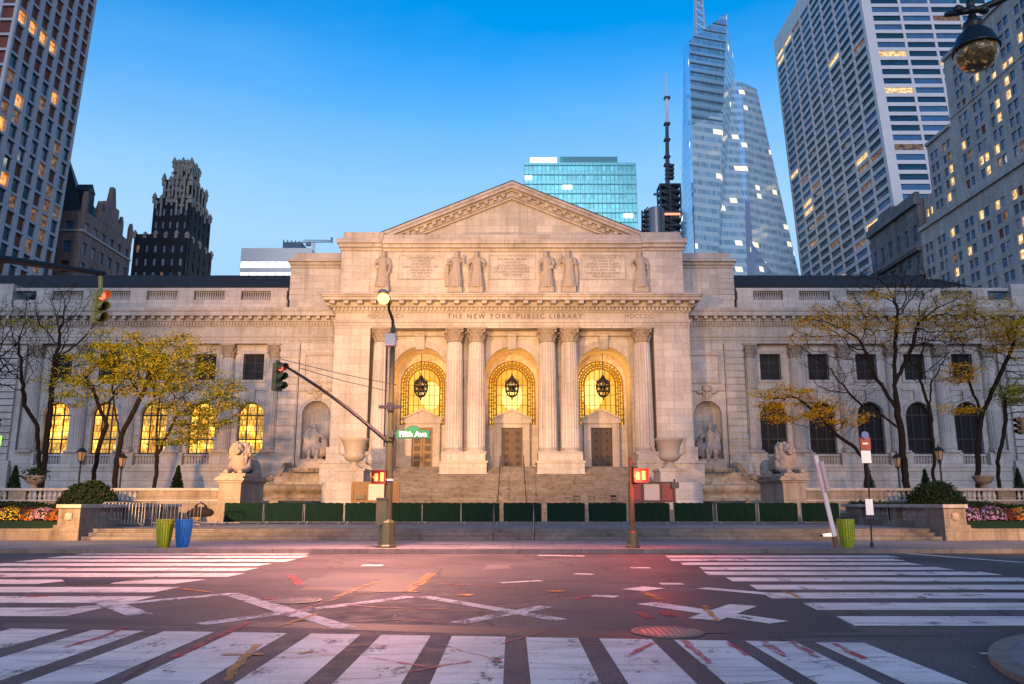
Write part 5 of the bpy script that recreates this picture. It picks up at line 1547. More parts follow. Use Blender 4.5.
# green screened crowd barriers
def barrier_proto(label):
    t = thing('crowd_barrier', label, 'barrier', (0, 0, 0), 0, 'green screened barriers across the terrace')
    mb = MB()
    loop = [(-.96, 0, .12), (-.98, 0, .95), (-.9, 0, 1.02), (.9, 0, 1.02), (.98, 0, .95), (.96, 0, .12), (-.96, 0, .12)]
    mb.tube(loop, .021, 6)
    for k in range(13): mb.tube([(-.84 + .14 * k, .0, .12), (-.84 + .14 * k, 0, 1.02)], .008, 4)
    mb.build('frame', M['galv'], t, local=True)
    for s in (-1, 1):
        mb = MB(); mb.tube([(s * .8, -.3, .02), (s * .8, -.05, .07), (s * .8, 0, .2), (s * .8, .05, .07), (s * .8, .3, .02)], .02, 6); mb.build('foot', M['galv'], t, local=True)
    mb = MB(); nx, nz = 24, 8; vs = []; fs = []
    for j in range(nz + 1):
        for i in range(nx + 1):
            x = -.95 + 1.90 * i / nx; z = .13 + .93 * j / nz
            z += .012 * math.sin(i * 1.3) * (j == nz) - .02 * (abs(i - nx / 2) / nx) * (j == nz)
            vs.append((x, -.035 + .012 * math.sin(i * 1.1 + j * .7) + .008 * math.sin(i * 2.7), z))
    for j in range(nz):
        for i in range(nx): b = j * (nx + 1) + i; fs.append((b, b + 1, b + nx + 2, b + nx + 1))
    nb = len(vs)
    vs += [(v[0], .03, v[2]) for v in vs]
    fs += [(nb + f[3], nb + f[2], nb + f[1], nb + f[0]) for f in fs]
    for i in range(nx): fs.append((nz * (nx + 1) + i, nz * (nx + 1) + i + 1, nb + nz * (nx + 1) + i + 1, nb + nz * (nx + 1) + i))
    for j in range(nz):
        for i in (0, nx): b = j * (nx + 1) + i; fs.append((b, b + nx + 1, nb + b + nx + 1, nb + b))
    mb.add(vs, fs); mb.build('screen_cloth', M['tarp'], t, local=True)
    return t
bl = [(244, 'green screened barrier at the left end of the row, under the left lion plinth'), (284, 'green screened barrier in front of the left fountain basin, second from the left end'), (324.5, 'green screened barrier just left of the wooden notice board on the left'),
      (364.5, 'green screened barrier behind the control box of the green light pole'), (403.5, 'green screened barrier just right of the green light pole base'), (442, 'green screened barrier below the paired columns left of the middle door'),
      (481, 'bluish lit screened barrier left of the gap below the middle door'), (523, 'green screened barrier right of the gap below the middle door'), (566.5, 'green screened barrier below the paired columns right of the middle door'),
      (608, 'green screened barrier left of the red pedestrian signal pole'), (651, 'green screened barrier right behind the red pedestrian signal pole'), (694, 'green screened barrier in front of the right urn'),
      (737, 'green screened barrier in front of the right fountain basin'), (779, 'green screened barrier in front of the right lion plinth'), (821, 'green screened barrier right behind the leaning signpost'), (899, 'green screened barrier standing askew beside the right flank wall')]
bp = barrier_proto(bl[0][1])
rnd = random.Random(11)
for i, (px_, lab) in enumerate(bl):
    o = bp if i == 0 else copy_tree(bp)
    Y = 41 + rnd.uniform(-.12, .12) if i < 15 else 38.6
    o.location = (P(px_, 515, Y).x, Y, .567); o.rotation_euler.z = R(rnd.uniform(-3, 3)) if i < 15 else R(38)
    o['label'] = lab
# bare metal fences stacked by the left flank wall, one with a dark bag
def steel_fence(label, loc, rz):
    t = thing('steel_fence', label, 'fence', loc, rz, 'bare steel fences beside the left flank wall')
    mb = MB(); mb.tube([(-1.05, 0, .1), (-1.05, 0, .98), (-.95, 0, 1.08), (.95, 0, 1.08), (1.05, 0, .98), (1.05, 0, .1), (-1.05, 0, .2)], .022, 6); mb.build('frame', M['galv'], t, local=True)
    mb = MB()
    for k in range(12): mb.tube([(-.92 + .167 * k, 0, .15), (-.92 + .167 * k, 0, 1.08)], .009, 4)
    mb.build('bars', M['galv'], t, local=True)
    for s in (-1, 1):
        mb = MB(); mb.tube([(s * .8, -.32, .02), (s * .8, 0, .16), (s * .8, .32, .02)], .02, 6); mb.build('foot', M['galv'], t, local=True)
for i, (px_, Y, rz, lab) in enumerate(((124, 36.6, 60, 'bare steel fence nearest the left flank wall, turned almost edge-on'), (136, 38.5, 30, 'bare steel fence leaning in the middle of the stack by the left flank wall'), (143, 40.5, 10, 'rearmost bare steel fence of the stack by the left flank wall'),
        (177, 36.2, 3, 'bare steel fence right behind the lime green and blue bins'), (203, 39.2, -6, 'bare steel fence carrying the dark bag'))):
    c = P(px_, 515, Y); steel_fence(lab, (c.x, Y, .567), R(rz))
c = P(201, 512, 39.1); mb = MB(); mb.ball((c.x, c.y, c.z), (.55, .22, .24), 14, 10); mb.ball((c.x - .4, c.y, c.z - .07), (.28, .2, .18)); mb.ball((c.x + .35, c.y, c.z - .03), (.3, .2, .2)); mb.tube([(c.x - .3, c.y, c.z + .25), (c.x, c.y - .05, c.z + .45), (c.x + .3, c.y, c.z + .25)], .05, 6)
o = mb.build('duffel_bag', m_plain('dark_purple_cloth', (0.005, 0.003, 0.004), .9), None, remesh=.04); base_obj(o, '', (c.x, c.y, c.z - .24)); tag(o, 'dark bulky cloth bag slung over a steel fence left of the lion plinth', 'bag')
# notice boards behind the barriers
def board(x0, x1, splits, mats, frame, label):
    Y = 44.5; t = thing('notice_board', label, 'notice board', ((P(x0, 495, Y).x + P(x1, 495, Y).x) / 2, Y, .567), 0, 'framed notice boards behind the barriers')
    zt, zb = P(x0, 483.5, Y).z, P(x0, 500.5, Y).z
    mb = MB()
    for p in splits: xx = P(p, 490, Y).x; mb.box(xx - .07, xx + .07, Y - .06, Y + .06, .567, zt + .06)
    mb.build('posts', frame, t)
    mb = MB(); mb.box(P(x0, 490, Y).x, P(x1, 490, Y).x, Y - .055, Y + .055, zt - .02, zt + .1); mb.box(P(x0, 490, Y).x, P(x1, 490, Y).x, Y - .05, Y + .05, zb - .1, zb + .02); mb.build('rails', frame, t)
    for i, mt in enumerate(mats):
        if mt is None: continue
        xa, xb = P(splits[i], 490, Y).x + .08, P(splits[i + 1], 490, Y).x - .08; mb = MB(); mb.box(xa, xb, Y - .02, Y + .02, zb, zt - .03); mb.build('panel', mt, t)
    return t, Y
t, Y = board(352, 400, (353, 367.5, 386, 391, 399), (M['wood'], M['pink_panel'], None, M['wood']), M['wood'], 'brown framed notice board with a pale panel behind the green light pole')
c = P(361, 497, Y - .1); mb = MB(); mb.box(c.x - .25, c.x + .25, Y - .14, Y - .03, c.z - .12, c.z + .12); mb.build('letter_slot', M['black'], t)
t, Y = board(629, 675, (630, 643, 661.5, 674.5), (M['red_glow_panel'], M['pink_panel'], M['red_glow_panel']), M['darkred'], 'dark notice board reddened by signal glow, behind the red pedestrian signal')  # signal's red glow put into this board's frame and panel colours
c = P(675, 485, Y); mb = MB(); mb.box(c.x - .2, c.x + .22, Y - .15, Y + .1, c.z - .18, c.z + .15); mb.tube([(c.x, Y, c.z + .15), (c.x, Y, c.z + .32)], .05, 8); mb.build('black_box', M['black'], t)
# cafe chairs on the stair landing
def cafe_chair(label):
    t = thing('folding_chair', label, 'chair', (0, 0, 0), 0, 'folding chairs on the stair landing')
    mb = MB(); mb.box(-.21, .21, -.2, .2, .44, .465); mb.build('seat', M['black'], t, local=True)
    mb = MB(); mb.box(-.21, .21, .22, .24, .78, .92); mb.box(-.21, .21, .215, .235, .62, .68); mb.build('backrest', M['black'], t, local=True)
    for sx in (-1, 1):
        mb = MB(); mb.tube([(sx * .2, -.22, 0), (sx * .2, .23, .93)], .014, 5); mb.build('leg', M['black'], t, local=True)
        mb = MB(); mb.tube([(sx * .19, .25, 0), (sx * .19, -.2, .46)], .014, 5); mb.build('leg', M['black'], t, local=True)
    return t
ch = cafe_chair('black folding chair on the stair landing, leftmost of the pair below the right door')
for i, (px_, Y, rz, lab) in enumerate(((578, 53.5, 10, None), (592, 53.9, -14, 'black folding chair on the stair landing, rightmost of the pair below the right door'), (616, 52.6, 30, 'black folding chair standing alone just left of the reddened notice board'))):
    o = ch if i == 0 else copy_tree(ch)
    if lab: o['label'] = lab
    o.location = (P(px_, 500, Y).x, Y, 1.203); o.rotation_euler.z = R(rz)
# garden lanterns
def lantern_post(px_, ytop, Y, z0, label):
    tp = P(px_, ytop, Y); x = tp.x
    t = thing('lantern_post', label, 'lamp post', (x, Y, z0), 0, 'lantern posts on the upper terrace')
    h = tp.z - z0
    mb = MB(); mb.lathe([(.2, 0), (.2, .12), (.11, .2), (.09, .5), (.06, .6), (.05, h - 1.1), (.1, h - 1.06), (.05, h - 1.0), (.16, h - .95), (.16, h - .9)], (x, Y, z0), 10); mb.build('post', M['black'], t)
    mb = MB(); mb.lathe([(.15, h - .9), (.26, h - .38)], (x, Y, z0), 6); gl = mb.build('glass', M['lantern_pane'], t)
    mb = MB()
    for k in range(6):
        a = math.pi / 3 * k; mb.tube([(x + .155 * math.cos(a), Y + .155 * math.sin(a), z0 + h - .9), (x + .27 * math.cos(a), Y + .27 * math.sin(a), z0 + h - .37)], .018, 4)
    mb.lathe([(.32, h - .38), (.3, h - .33), (.12, h - .14), (.06, h - .1), (.05, h - .02), (.02, h + .06), (0, h + .1)], (x, Y, z0), 12); mb.build('lantern_cap', M['black'], t)
M['lantern_pane'] = m_plain('dull_amber_panes', (0.28, 0.2, 0.12), .3)
lantern_post(83, 446, 49.5, 1.75, 'black lantern post rising behind the large dark bush on the left')
lantern_post(123.5, 452, 51.0, 1.75, 'black lantern post half hidden between two left trunks')
lantern_post(938.5, 445, 49.5, 1.75, 'black lantern post rising behind the large dark bush on the right')
lantern_post(897, 452, 51.0, 1.75, 'black lantern post beside the thick dark trunk on the right')

# ------------------------------------------------------------------ trees
def grow(base_paths, attract, step=.30, infl=3.2, kill=.42, iters=170, seed=1):
    """space colonisation: nodes grow towards a cloud of crown points"""
    rng = np.random.default_rng(seed)
    nodes = []; par = []
    for path in base_paths:
        prev = -1; pts = [Vector(p) for p in path]
        if nodes:          # a later path joins the nearest point already grown
            prev = min(range(len(nodes)), key=lambda q: (Vector(nodes[q]) - pts[0]).length)
            pts = [Vector(nodes[prev])] + pts[(1 if (Vector(nodes[prev]) - pts[0]).length < 1.2 else 0):]
        for a, b in zip(pts[:-1], pts[1:]):
            n = max(1, int((b - a).length / step))
            for k in range(n + 1):
                if k == 0 and prev >= 0: continue
                q = a.lerp(b, k / n) + Vector((rng.normal() * .03, rng.normal() * .03, 0))
                nodes.append(tuple(q)); par.append(prev); prev = len(nodes) - 1
    A = np.array(attract); N = np.array(nodes)
    d = ((A[:, None, :] - N[None]) ** 2).sum(2); best = d.argmin(1); bd = d.min(1)
    for it in range(iters):
        if len(A) == 0: break
        act = bd < infl ** 2 if it > 6 else bd < (infl * 2.5) ** 2
        if not act.any(): infl *= 1.3; continue
        dirs = {}
        for ai in np.nonzero(act)[0]:
            b = best[ai]; v = A[ai] - N[b]; v = v / (np.linalg.norm(v) + 1e-9)
            dirs.setdefault(b, []).append(v)
        new = []
        for b, vs in dirs.items():
            v = np.mean(vs, 0) + rng.normal(size=3) * .18 + np.array([0, 0, .06]); v /= np.linalg.norm(v) + 1e-9
            new.append((b, N[b] + v * step))
        if not new: break
        start = len(N); npos = np.array([q for _, q in new]); par.extend([b for b, _ in new]); N = np.vstack([N, npos])
        d2 = ((A[:, None, :] - npos[None]) ** 2).sum(2); m = d2.min(1); mi = d2.argmin(1)
        up = m < bd; bd = np.where(up, m, bd); best = np.where(up, start + mi, best)
        keep = bd > kill ** 2; A = A[keep]; bd = bd[keep]; best = best[keep]
        if len(N) > 9000: break
    return N, par

def cloud(ells, n, seed):
    rng = np.random.default_rng(seed); out = []
    w = np.array([e[1][0] * e[1][2] for e in ells]); w = w / w.sum()
    for c, r in [ells[i] for i in rng.choice(len(ells), n, p=w)]:
        while True:
            v = rng.uniform(-1, 1, 3)
            if .12 < (v ** 2).sum() < 1: break
        out.append((c[0] + v[0] * r[0], c[1] + v[1] * r[1], c[2] + v[2] * r[2]))
    return out

def tree(label, paths, ells, leaf_ells, leaf_mat, r0, seed, natt=420, nleaf=0, group=None, twigs=1.0, cat='tree'):
    base = Vector(paths[0][0])
    N, par = grow(paths, cloud(ells, natt, seed), seed=seed)
    n = len(N); kids = [[] for _ in range(n)]
    for i, p in enumerate(par):
        if p >= 0: kids[p].append(i)
    E_ = 2.3; rt = .0125
    acc = np.zeros(n)
    for i in range(n - 1, -1, -1):
        if acc[i] == 0: acc[i] = rt ** E_
        if par[i] >= 0: acc[par[i]] += acc[i]
    rad = acc ** (1 / E_)
    k = r0 / rad[0]
    rad = np.where(rad > .03, .03 + (rad - .03) * (r0 - .03) / max(1e-6, (rad[0] - .03)), rad)
    t = thing('street_tree', label, cat, base, 0, group)
    mb = MB(); rnd = random.Random(seed)
    done = set(); starts = [0]
    stack = [(0, -1)]
    while stack:
        i, p = stack.pop(); chain = ([p] if p >= 0 else []) + [i]
        while kids[i]:
            ks = sorted(kids[i], key=lambda q: -rad[q])
            for q in ks[1:]: stack.append((q, i))
            i = ks[0]; chain.append(i)
        if len(chain) < 2: continue
        rr = [float(rad[q]) for q in chain]
        if p >= 0: rr[0] = rr[1]
        seg = 8 if rr[0] > .09 else 5 if rr[0] > .03 else 3
        mb.tube([N[q] for q in chain], rr, seg, cap=False)
        if len(chain) > 2 and twigs > 0 and rr[-1] < .05:      # fine twigs
            for _ in range(int(rnd.uniform(1.5, 4.2) * twigs)):
                q = N[chain[rnd.randrange(max(0, len(chain) - 5), len(chain))]]
                v = Vector((rnd.gauss(0, 1), rnd.gauss(0, 1), rnd.gauss(.5, .8))).normalized() * rnd.uniform(.3, .8)
                mid = Vector(q) + v * .5 + Vector((rnd.gauss(0, .05), 0, rnd.gauss(0, .05)))
                mb.tube([q, mid, Vector(q) + v], [.009, .007, .005], 3, cap=False)
    mb.build('trunk', M['bark'], t)
    if nleaf:
        lm = MB(); tips = [q for q in range(n) if rad[q] < .03]
        good = []
        for q in tips:
            for c, r in leaf_ells:
                if sum(((N[q][a] - c[a]) / r[a]) ** 2 for a in range(3)) < 1: good.append(q); break
        if good:
            per = max(1, nleaf // len(good))
            for q in good:
                o = Vector(N[q])
                if rnd.random() < .42: continue
                for _ in range(int(per * rnd.uniform(.3, 1.9))):
                    c = o + Vector((rnd.gauss(0, .34), rnd.gauss(0, .34), rnd.gauss(-.03, .09)))
                    u = Vector((rnd.gauss(0, 1), rnd.gauss(0, 1), rnd.gauss(0, .45))).normalized(); v = u.orthogonal().normalized()
                    s = rnd.uniform(.04, .105)
                    lm.add([c - u * s, c + v * s * .55, c + u * s, c - v * s * .55], [(0, 1, 2, 3)])
            lm.build('crown', leaf_mat, t)
    return t
TZ = 1.75
def G3(px_, Y, z=TZ):
    return Vector((P(px_, 490, Y).x, Y, z))
def E3(px_, py_, Y, rx, ry, rz):     # an ellipsoid by its measured centre; radii in metres
    c = P(px_, py_, Y); return ((c.x, c.y, c.z), (rx, ry, rz))
grpL = 'street trees on the upper terrace'
Yt = 52
tree('bare twin trunked tree at the far left with only a few yellow sprays', [[G3(41, Yt), P(48, 440, Yt), P(52, 395, Yt), P(55, 365, Yt)], [G3(30, Yt), P(38, 425, Yt), P(46, 395, Yt + .3)], [P(38, 425, Yt), P(25, 405, Yt), P(22, 375, Yt - .5)]],
     [E3(62, 335, Yt, 3.6, 2.5, 3.6), E3(15, 350, Yt, 2.4, 2.2, 3.0), E3(85, 310, Yt, 2.2, 2, 2.0), E3(40, 305, Yt, 2.4, 2, 1.8)], [E3(50, 382, Yt, 1.6, 2, .6), E3(35, 325, Yt, 1.5, 2, .5), E3(8, 425, Yt, 1.2, 2, .35)], M['leaf_yellow'], .22, 11, 1300, 1300, grpL)
tree('leaning tree with golden leaves spreading wide, left of the lantern post', [[G3(92, Yt), P(98, 452, Yt), P(107, 425, Yt), P(110, 402, Yt)], [P(107, 425, Yt), P(95, 395, Yt), P(85, 375, Yt)]],
     [E3(105, 375, Yt, 2.8, 2.6, 2.0), E3(75, 390, Yt, 1.8, 2, 1.2), E3(130, 355, Yt, 2.2, 2.4, 1.5)], [E3(105, 372, Yt, 3.2, 3, 1.9), E3(78, 392, Yt, 1.9, 2.4, 1.0)], M['leaf_yellow'], .15, 12, 420, 8500, grpL)
tree('broad golden yellow tree forking low, in front of the lit windows', [[G3(114, Yt - .7), P(118, 455, Yt - .7), P(121, 437, Yt - .7), P(115, 410, Yt - .7)], [P(121, 437, Yt - .7), P(132, 415, Yt - .7), P(142, 395, Yt - .6)], [P(121, 452, Yt - .7), P(140, 446, Yt - .7), P(160, 438, Yt - .7)]],
     [E3(150, 360, Yt - .7, 3.6, 2.8, 1.9), E3(120, 350, Yt - .7, 2.4, 2.4, 1.6), E3(180, 355, Yt - .7, 2.6, 2.4, 1.8)], [E3(150, 358, Yt - .7, 4.6, 3.2, 1.9), E3(110, 345, Yt - .7, 2.4, 2.4, 1.2)], M['leaf_yellow'], .17, 13, 620, 13500, grpL)
tree('green and gold tree with drooping sprays nearest the left lion', [[G3(154, Yt - 1.2), P(158, 455, Yt - 1.2), P(166, 438, Yt - 1.2), P(178, 415, Yt - 1.2)], [P(158, 455, Yt - 1.2), P(157, 425, Yt - 1.1), P(160, 400, Yt - 1.1)]],
     [E3(195, 395, Yt - 1.2, 2.9, 2.6, 2.3), E3(222, 405, Yt - 1.2, 1.6, 2.0, 1.9), E3(185, 430, Yt - 1.2, 2.4, 2.2, 1.2), E3(165, 385, Yt - 1.2, 1.7, 2, 1.7)], [E3(198, 400, Yt - 1.2, 3.6, 3, 2.5), E3(195, 440, Yt - 1.2, 2.6, 2.5, .9)], M['leaf_olive'], .13, 14, 600, 13500, grpL)
tree('low branching tree with orange sprays behind the right lion', [[G3(867, Yt), P(866, 462, Yt), P(856, 448, Yt), P(838, 436, Yt), P(815, 434, Yt)], [P(838, 436, Yt), P(820, 415, Yt), P(800, 400, Yt)]],
     [E3(795, 405, Yt, 2.6, 2.4, 1.5), E3(840, 415, Yt, 1.8, 2.0, 1.1), E3(775, 395, Yt, 1.7, 2, .9)], [E3(792, 402, Yt, 3.0, 2.6, 1.4), E3(838, 418, Yt, 1.6, 2, .8)], M['leaf_orange'], .12, 15, 460, 8500, grpL)
tree('tall dark mostly bare tree with a thick trunk and wide fan of branches', [[G3(907, Yt - 1), P(903, 445, Yt - 1), P(898, 410, Yt - 1), P(894, 380, Yt - 1)], [P(898, 410, Yt - 1), P(878, 380, Yt - 1), P(862, 345, Yt - 1)], [P(903, 385, Yt - 1), P(912, 350, Yt - 1), P(920, 320, Yt - 1)], [P(901, 430, Yt - 1), P(882, 415, Yt - 1), P(862, 405, Yt - 1.2), P(845, 388, Yt - 1.3)], [P(896, 395, Yt - 1), P(895, 350, Yt - .8), P(898, 310, Yt - .8)]],
     [E3(890, 318, Yt - 1, 5.2, 3.2, 3.2), E3(830, 340, Yt - 1, 2.8, 2.4, 2.6), E3(945, 320, Yt - 1, 2.8, 2.6, 2.8), E3(850, 385, Yt - 1, 2.4, 2, 1.4), E3(895, 280, Yt - 1, 3.4, 2.4, 1.2)], [E3(828, 325, Yt - 1, 3.0, 3, 1.3), E3(872, 302, Yt - 1, 2.2, 3, .8), E3(800, 335, Yt - 1, 1.4, 2, .8), E3(905, 330, Yt - 1, 3.4, 3, .7), E3(950, 310, Yt - 1, 2.4, 3, 1.2)], M['leaf_orange'], .22, 16, 2100, 12000, grpL, 1.8)
tree('thin bare tree between the thick dark trunk and the right lantern post', [[G3(934, Yt), P(934, 445, Yt), P(930, 405, Yt), P(932, 380, Yt)], [P(930, 405, Yt), P(922, 385, Yt), P(918, 365, Yt)]],
     [E3(935, 355, Yt, 2.2, 2, 2.4), E3(918, 360, Yt, 1.3, 1.6, 1.6)], [], M['leaf_orange'], .11, 17, 420, 0, grpL)
tree('tree with orange leaves high in its crown at the right edge, behind the planter', [[G3(978, Yt), P(978, 450, Yt), P(982, 415, Yt), P(996, 385, Yt)], [P(982, 415, Yt), P(972, 390, Yt), P(965, 370, Yt)], [P(996, 385, Yt), P(1012, 350, Yt), P(1018, 325, Yt)]],
     [E3(990, 330, Yt, 3.0, 2.6, 2.2), E3(1015, 345, Yt, 2.4, 2.4, 2.8), E3(960, 365, Yt, 1.8, 2, 1.6), E3(955, 405, Yt, 1.4, 1.6, .9)], [E3(992, 322, Yt, 3.6, 3, 1.5), E3(1018, 330, Yt, 2.6, 2.6, 1.9), E3(958, 375, Yt, 1.6, 2, .7), E3(952, 410, Yt, 1.5, 2, .6)], M['leaf_orange'], .17, 18, 620, 14000, grpL)
tree('slim forked tree with yellow green sprays at the right edge of the photo', [[G3(999, Yt - .5), P(998, 462, Yt - .5), P(990, 435, Yt - .5), P(986, 420, Yt - .5)], [P(998, 462, Yt - .5), P(1004, 440, Yt - .5), P(1006, 415, Yt - .5), P(1005, 395, Yt - .5)]],
     [E3(1015, 385, Yt - .5, 1.9, 2, 1.6), E3(1030, 400, Yt - .5, 1.8, 2, 1.6)], [E3(1020, 392, Yt - .5, 1.8, 2, .9)], M['leaf_olive'], .12, 19, 260, 3600, grpL)
tree('bare spreading tree cut off by the left edge of the photo', [[G3(-22, Yt), P(-18, 440, Yt), P(-12, 400, Yt), P(-8, 370, Yt)]],
     [E3(-5, 345, Yt, 3.0, 2.4, 3.0), E3(10, 320, Yt, 2.0, 2, 1.8)], [], M['leaf_yellow'], .2, 20, 800, 0, grpL)

# clipped conifers, bushes, hedges, flowers
def leafy(mb, c, r, n, rnd, s0=.05, s1=.1, shell=.6, flat=False):
    for _ in range(n):
        while True:
            v = Vector((rnd.uniform(-1, 1), rnd.uniform(-1, 1), rnd.uniform(-.2 if flat else -1, 1)))
            if shell < v.length < 1.0 + .12 * rnd.random(): break
        q = Vector(c) + Vector((v.x * r[0], v.y * r[1], v.z * r[2]))
        u = Vector((rnd.gauss(0, 1), rnd.gauss(0, 1), rnd.gauss(0, 1))).normalized(); w = u.orthogonal().normalized(); s = rnd.uniform(s0, s1)
        mb.add([q - u * s, q + w * s * .6, q + u * s, q - w * s * .6], [(0, 1, 2, 3)])
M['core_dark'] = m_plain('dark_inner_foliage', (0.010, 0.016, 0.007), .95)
for px_, py0, lab in ((15, 466, 'narrow conical evergreen at the far left by the library wall'), (178, 466, 'narrow conical evergreen between the left trunks and the lion'), (869, 467, 'narrow conical evergreen behind the parking signpost'), (926, 469, 'narrow conical evergreen between two right trunks'), (1019, 468, 'narrow conical evergreen at the far right by the library wall')):
    x = P(px_, 480, 63).x; zt = P(px_, py0, 63).z
    t = thing('conical_evergreen', lab, 'shrub', (x, 63, 1.75), 0, 'conical evergreens along the library wall'); rnd = random.Random(int(px_))
    mb = MB(); mb.tube([(x, 63, 1.75), (x, 63, 2.2)], .08, 6); mb.build('trunk', M['bark'], t)
    mb = MB(); mb.lathe([(.35, 0), (.5, .15), (.3, 1.1), (.02, zt - 1.9)], (x, 63, 1.85), 10)
    for _ in range(900):
        f = rnd.random() ** 1.4; r = (.62 * (1 - f) + .05) * rnd.uniform(.75, 1.12); a = rnd.uniform(0, 6.28)
        q = Vector((x + r * math.cos(a), 63 + r * math.sin(a), 1.85 + f * (zt - 1.85))); u = Vector((math.cos(a) * .5, math.sin(a) * .5, rnd.uniform(.4, 1))).normalized(); w = u.orthogonal().normalized(); s = rnd.uniform(.06, .12)
        mb.add([q - u * s, q + w * s * .5, q + u * s, q - w * s * .5], [(0, 1, 2, 3)])
    mb.build('crown', M['leaf_dark'], t)
for px_, lab in ((90, 'large dark rounded bush behind the left flank wall'), (936, 'large dark rounded bush behind the right flank wall')):
    Y = 43.6; c = P(px_, 491, Y); rnd = random.Random(px_)
    t = thing('evergreen_bush', lab, 'bush', (c.x, Y, .5), 0, 'rounded bushes behind the flank walls')
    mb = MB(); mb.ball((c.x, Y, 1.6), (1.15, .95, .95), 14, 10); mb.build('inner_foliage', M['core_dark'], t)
    mb = MB(); leafy(mb, (c.x, Y, 1.55), (1.4, 1.15, 1.15), 5200, rnd, .05, .11, .7); leafy(mb, (c.x + .7, Y - .2, 1.3), (.9, .8, .8), 1600, rnd); leafy(mb, (c.x - .75, Y - .1, 1.4), (.85, .8, .8), 1600, rnd); leafy(mb, (c.x + .2, Y, 2.3), (.6, .6, .5), 900, rnd)
    mb.build('foliage', M['leaf_dark'], t)
for s in (-1, 1):
    rnd = random.Random(40 + s)
    t = thing('clipped_hedge', 'low dark clipped hedge behind the flowers on the ' + ('left' if s < 0 else 'right'), 'hedge', (s * 24, 43.5, .5), 0, 'hedges behind the flower beds')
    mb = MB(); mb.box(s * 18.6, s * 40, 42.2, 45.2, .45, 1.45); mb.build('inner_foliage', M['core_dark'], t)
    mb = MB()
    for _ in range(17000):
        x = rnd.uniform(18.5, 33) * s; f = rnd.random()
        if f < .5: q = Vector((x, 42.15 + rnd.gauss(0, .06), rnd.uniform(.5, 1.5)))
        else: q = Vector((x, rnd.uniform(42.1, 45.2), 1.48 + rnd.gauss(0, .06)))
        q.z += .10 * math.sin(x * 1.1) + .05 * math.sin(x * 3.1)
        u = Vector((rnd.gauss(0, 1), rnd.gauss(0, 1), rnd.gauss(0, 1))).normalized(); w = u.orthogonal().normalized(); r = rnd.uniform(.045, .095)
        mb.add([q - u * r, q + w * r * .6, q + u * r, q - w * r * .6], [(0, 1, 2, 3)])
    mb.build('foliage', M['leaf_dark'], t)
def m_petals(name, a, b):
    return m_leaf(name, [(0, [x * .6 for x in a]), (.4, a), (1, b)], .15)
FL = {'yellow': m_petals('yellow_petals', (.55, .36, .015), (.65, .5, .05)), 'orange': m_petals('rust_orange_petals', (.38, .12, .015), (.5, .22, .03)), 'maroon': m_petals('maroon_petals', (.10, .012, .018), (.17, .03, .03)),
      'pink': m_petals('pink_petals', (.48, .22, .26), (.6, .36, .38)), 'purple': m_petals('lilac_petals', (.34, .17, .36), (.5, .32, .5)), 'rust': m_petals('rust_petals', (.25, .07, .015), (.34, .12, .03))}
def mum(px_, py_, Y, col, r, label):
    c = P(px_, py_, Y); rnd = random.Random(int(px_ * 3 + py_))
    c.z = .80
    t = thing('chrysanthemum', label, 'flowers', c, 0, 'chrysanthemums in the flower beds')
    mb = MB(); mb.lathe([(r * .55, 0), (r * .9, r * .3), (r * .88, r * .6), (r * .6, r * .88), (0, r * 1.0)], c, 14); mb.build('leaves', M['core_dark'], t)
    mb = MB()
    for _ in range(520):
        a = rnd.uniform(0, 6.28); el = math.asin(rnd.uniform(.05, 1)); rr = r * rnd.uniform(.93, 1.06)
        d = Vector((math.cos(a) * math.cos(el), math.sin(a) * math.cos(el), math.sin(el) * .98)); q = c + d * rr + Vector((0, 0, .05))
        u = (d.orthogonal().normalized() + d * rnd.uniform(-.3, .3)).normalized(); w = d.cross(u).normalized(); s = rnd.uniform(.03, .05)
        mb.add([q - u * s, q + w * s, q + u * s, q - w * s], [(0, 1, 2, 3)])
    mb.build('flowers', FL[col], t)
mum(2, 516, 37.2, 'rust', .55, 'mound of rust chrysanthemums at the left edge of the photo')
mum(12.5, 516, 36.9, 'yellow', .62, 'bright yellow mound of chrysanthemums near the left edge, beside a maroon one')
mum(25, 516, 37.2, 'maroon', .58, 'dark maroon mound of chrysanthemums on the left lawn')
mum(35.5, 516, 36.8, 'orange', .52, 'orange mound of chrysanthemums beside the pink one')
mum(38, 513, 37.8, 'purple', .5, 'lilac mound of chrysanthemums behind the orange one on the left')
mum(44.5, 516, 36.7, 'pink', .58, 'pink mound of chrysanthemums on the left lawn')
mum(53, 516, 36.9, 'orange', .5, 'small orange mound of chrysanthemums right of the pink one')
mum(61, 513.5, 37.6, 'yellow', .55, 'yellow mound of chrysanthemums closest to the left flank wall')
mum(58.5, 518, 36.4, 'rust', .5, 'rust mound of chrysanthemums in front of the yellow one by the left flank wall')
mum(967, 518, 36.6, 'purple', .62, 'lilac mound of chrysanthemums closest to the right flank wall')
mum(963, 514, 37.8, 'yellow', .5, 'small yellow mound of chrysanthemums behind the lilac one by the right flank wall')
mum(978, 517, 37.0, 'orange', .55, 'orange mound of chrysanthemums between two lilac ones')
mum(991.5, 517, 36.6, 'purple', .65, 'large lilac mound of chrysanthemums between orange and maroon ones')
mum(994, 513.5, 37.8, 'yellow', .45, 'low yellow mound of chrysanthemums behind the large lilac one')
mum(1005, 517, 36.9, 'maroon', .55, 'maroon mound of chrysanthemums on the right lawn')
mum(1008, 513.5, 38, 'pink', .5, 'pale pink mound of chrysanthemums behind the maroon one on the right')
mum(1017, 516.5, 36.9, 'orange', .55, 'orange mound of chrysanthemums near the right edge, beside the yellow one')
mum(1024, 515.5, 37.0, 'yellow', .6, 'yellow mound of chrysanthemums at the right edge of the photo')
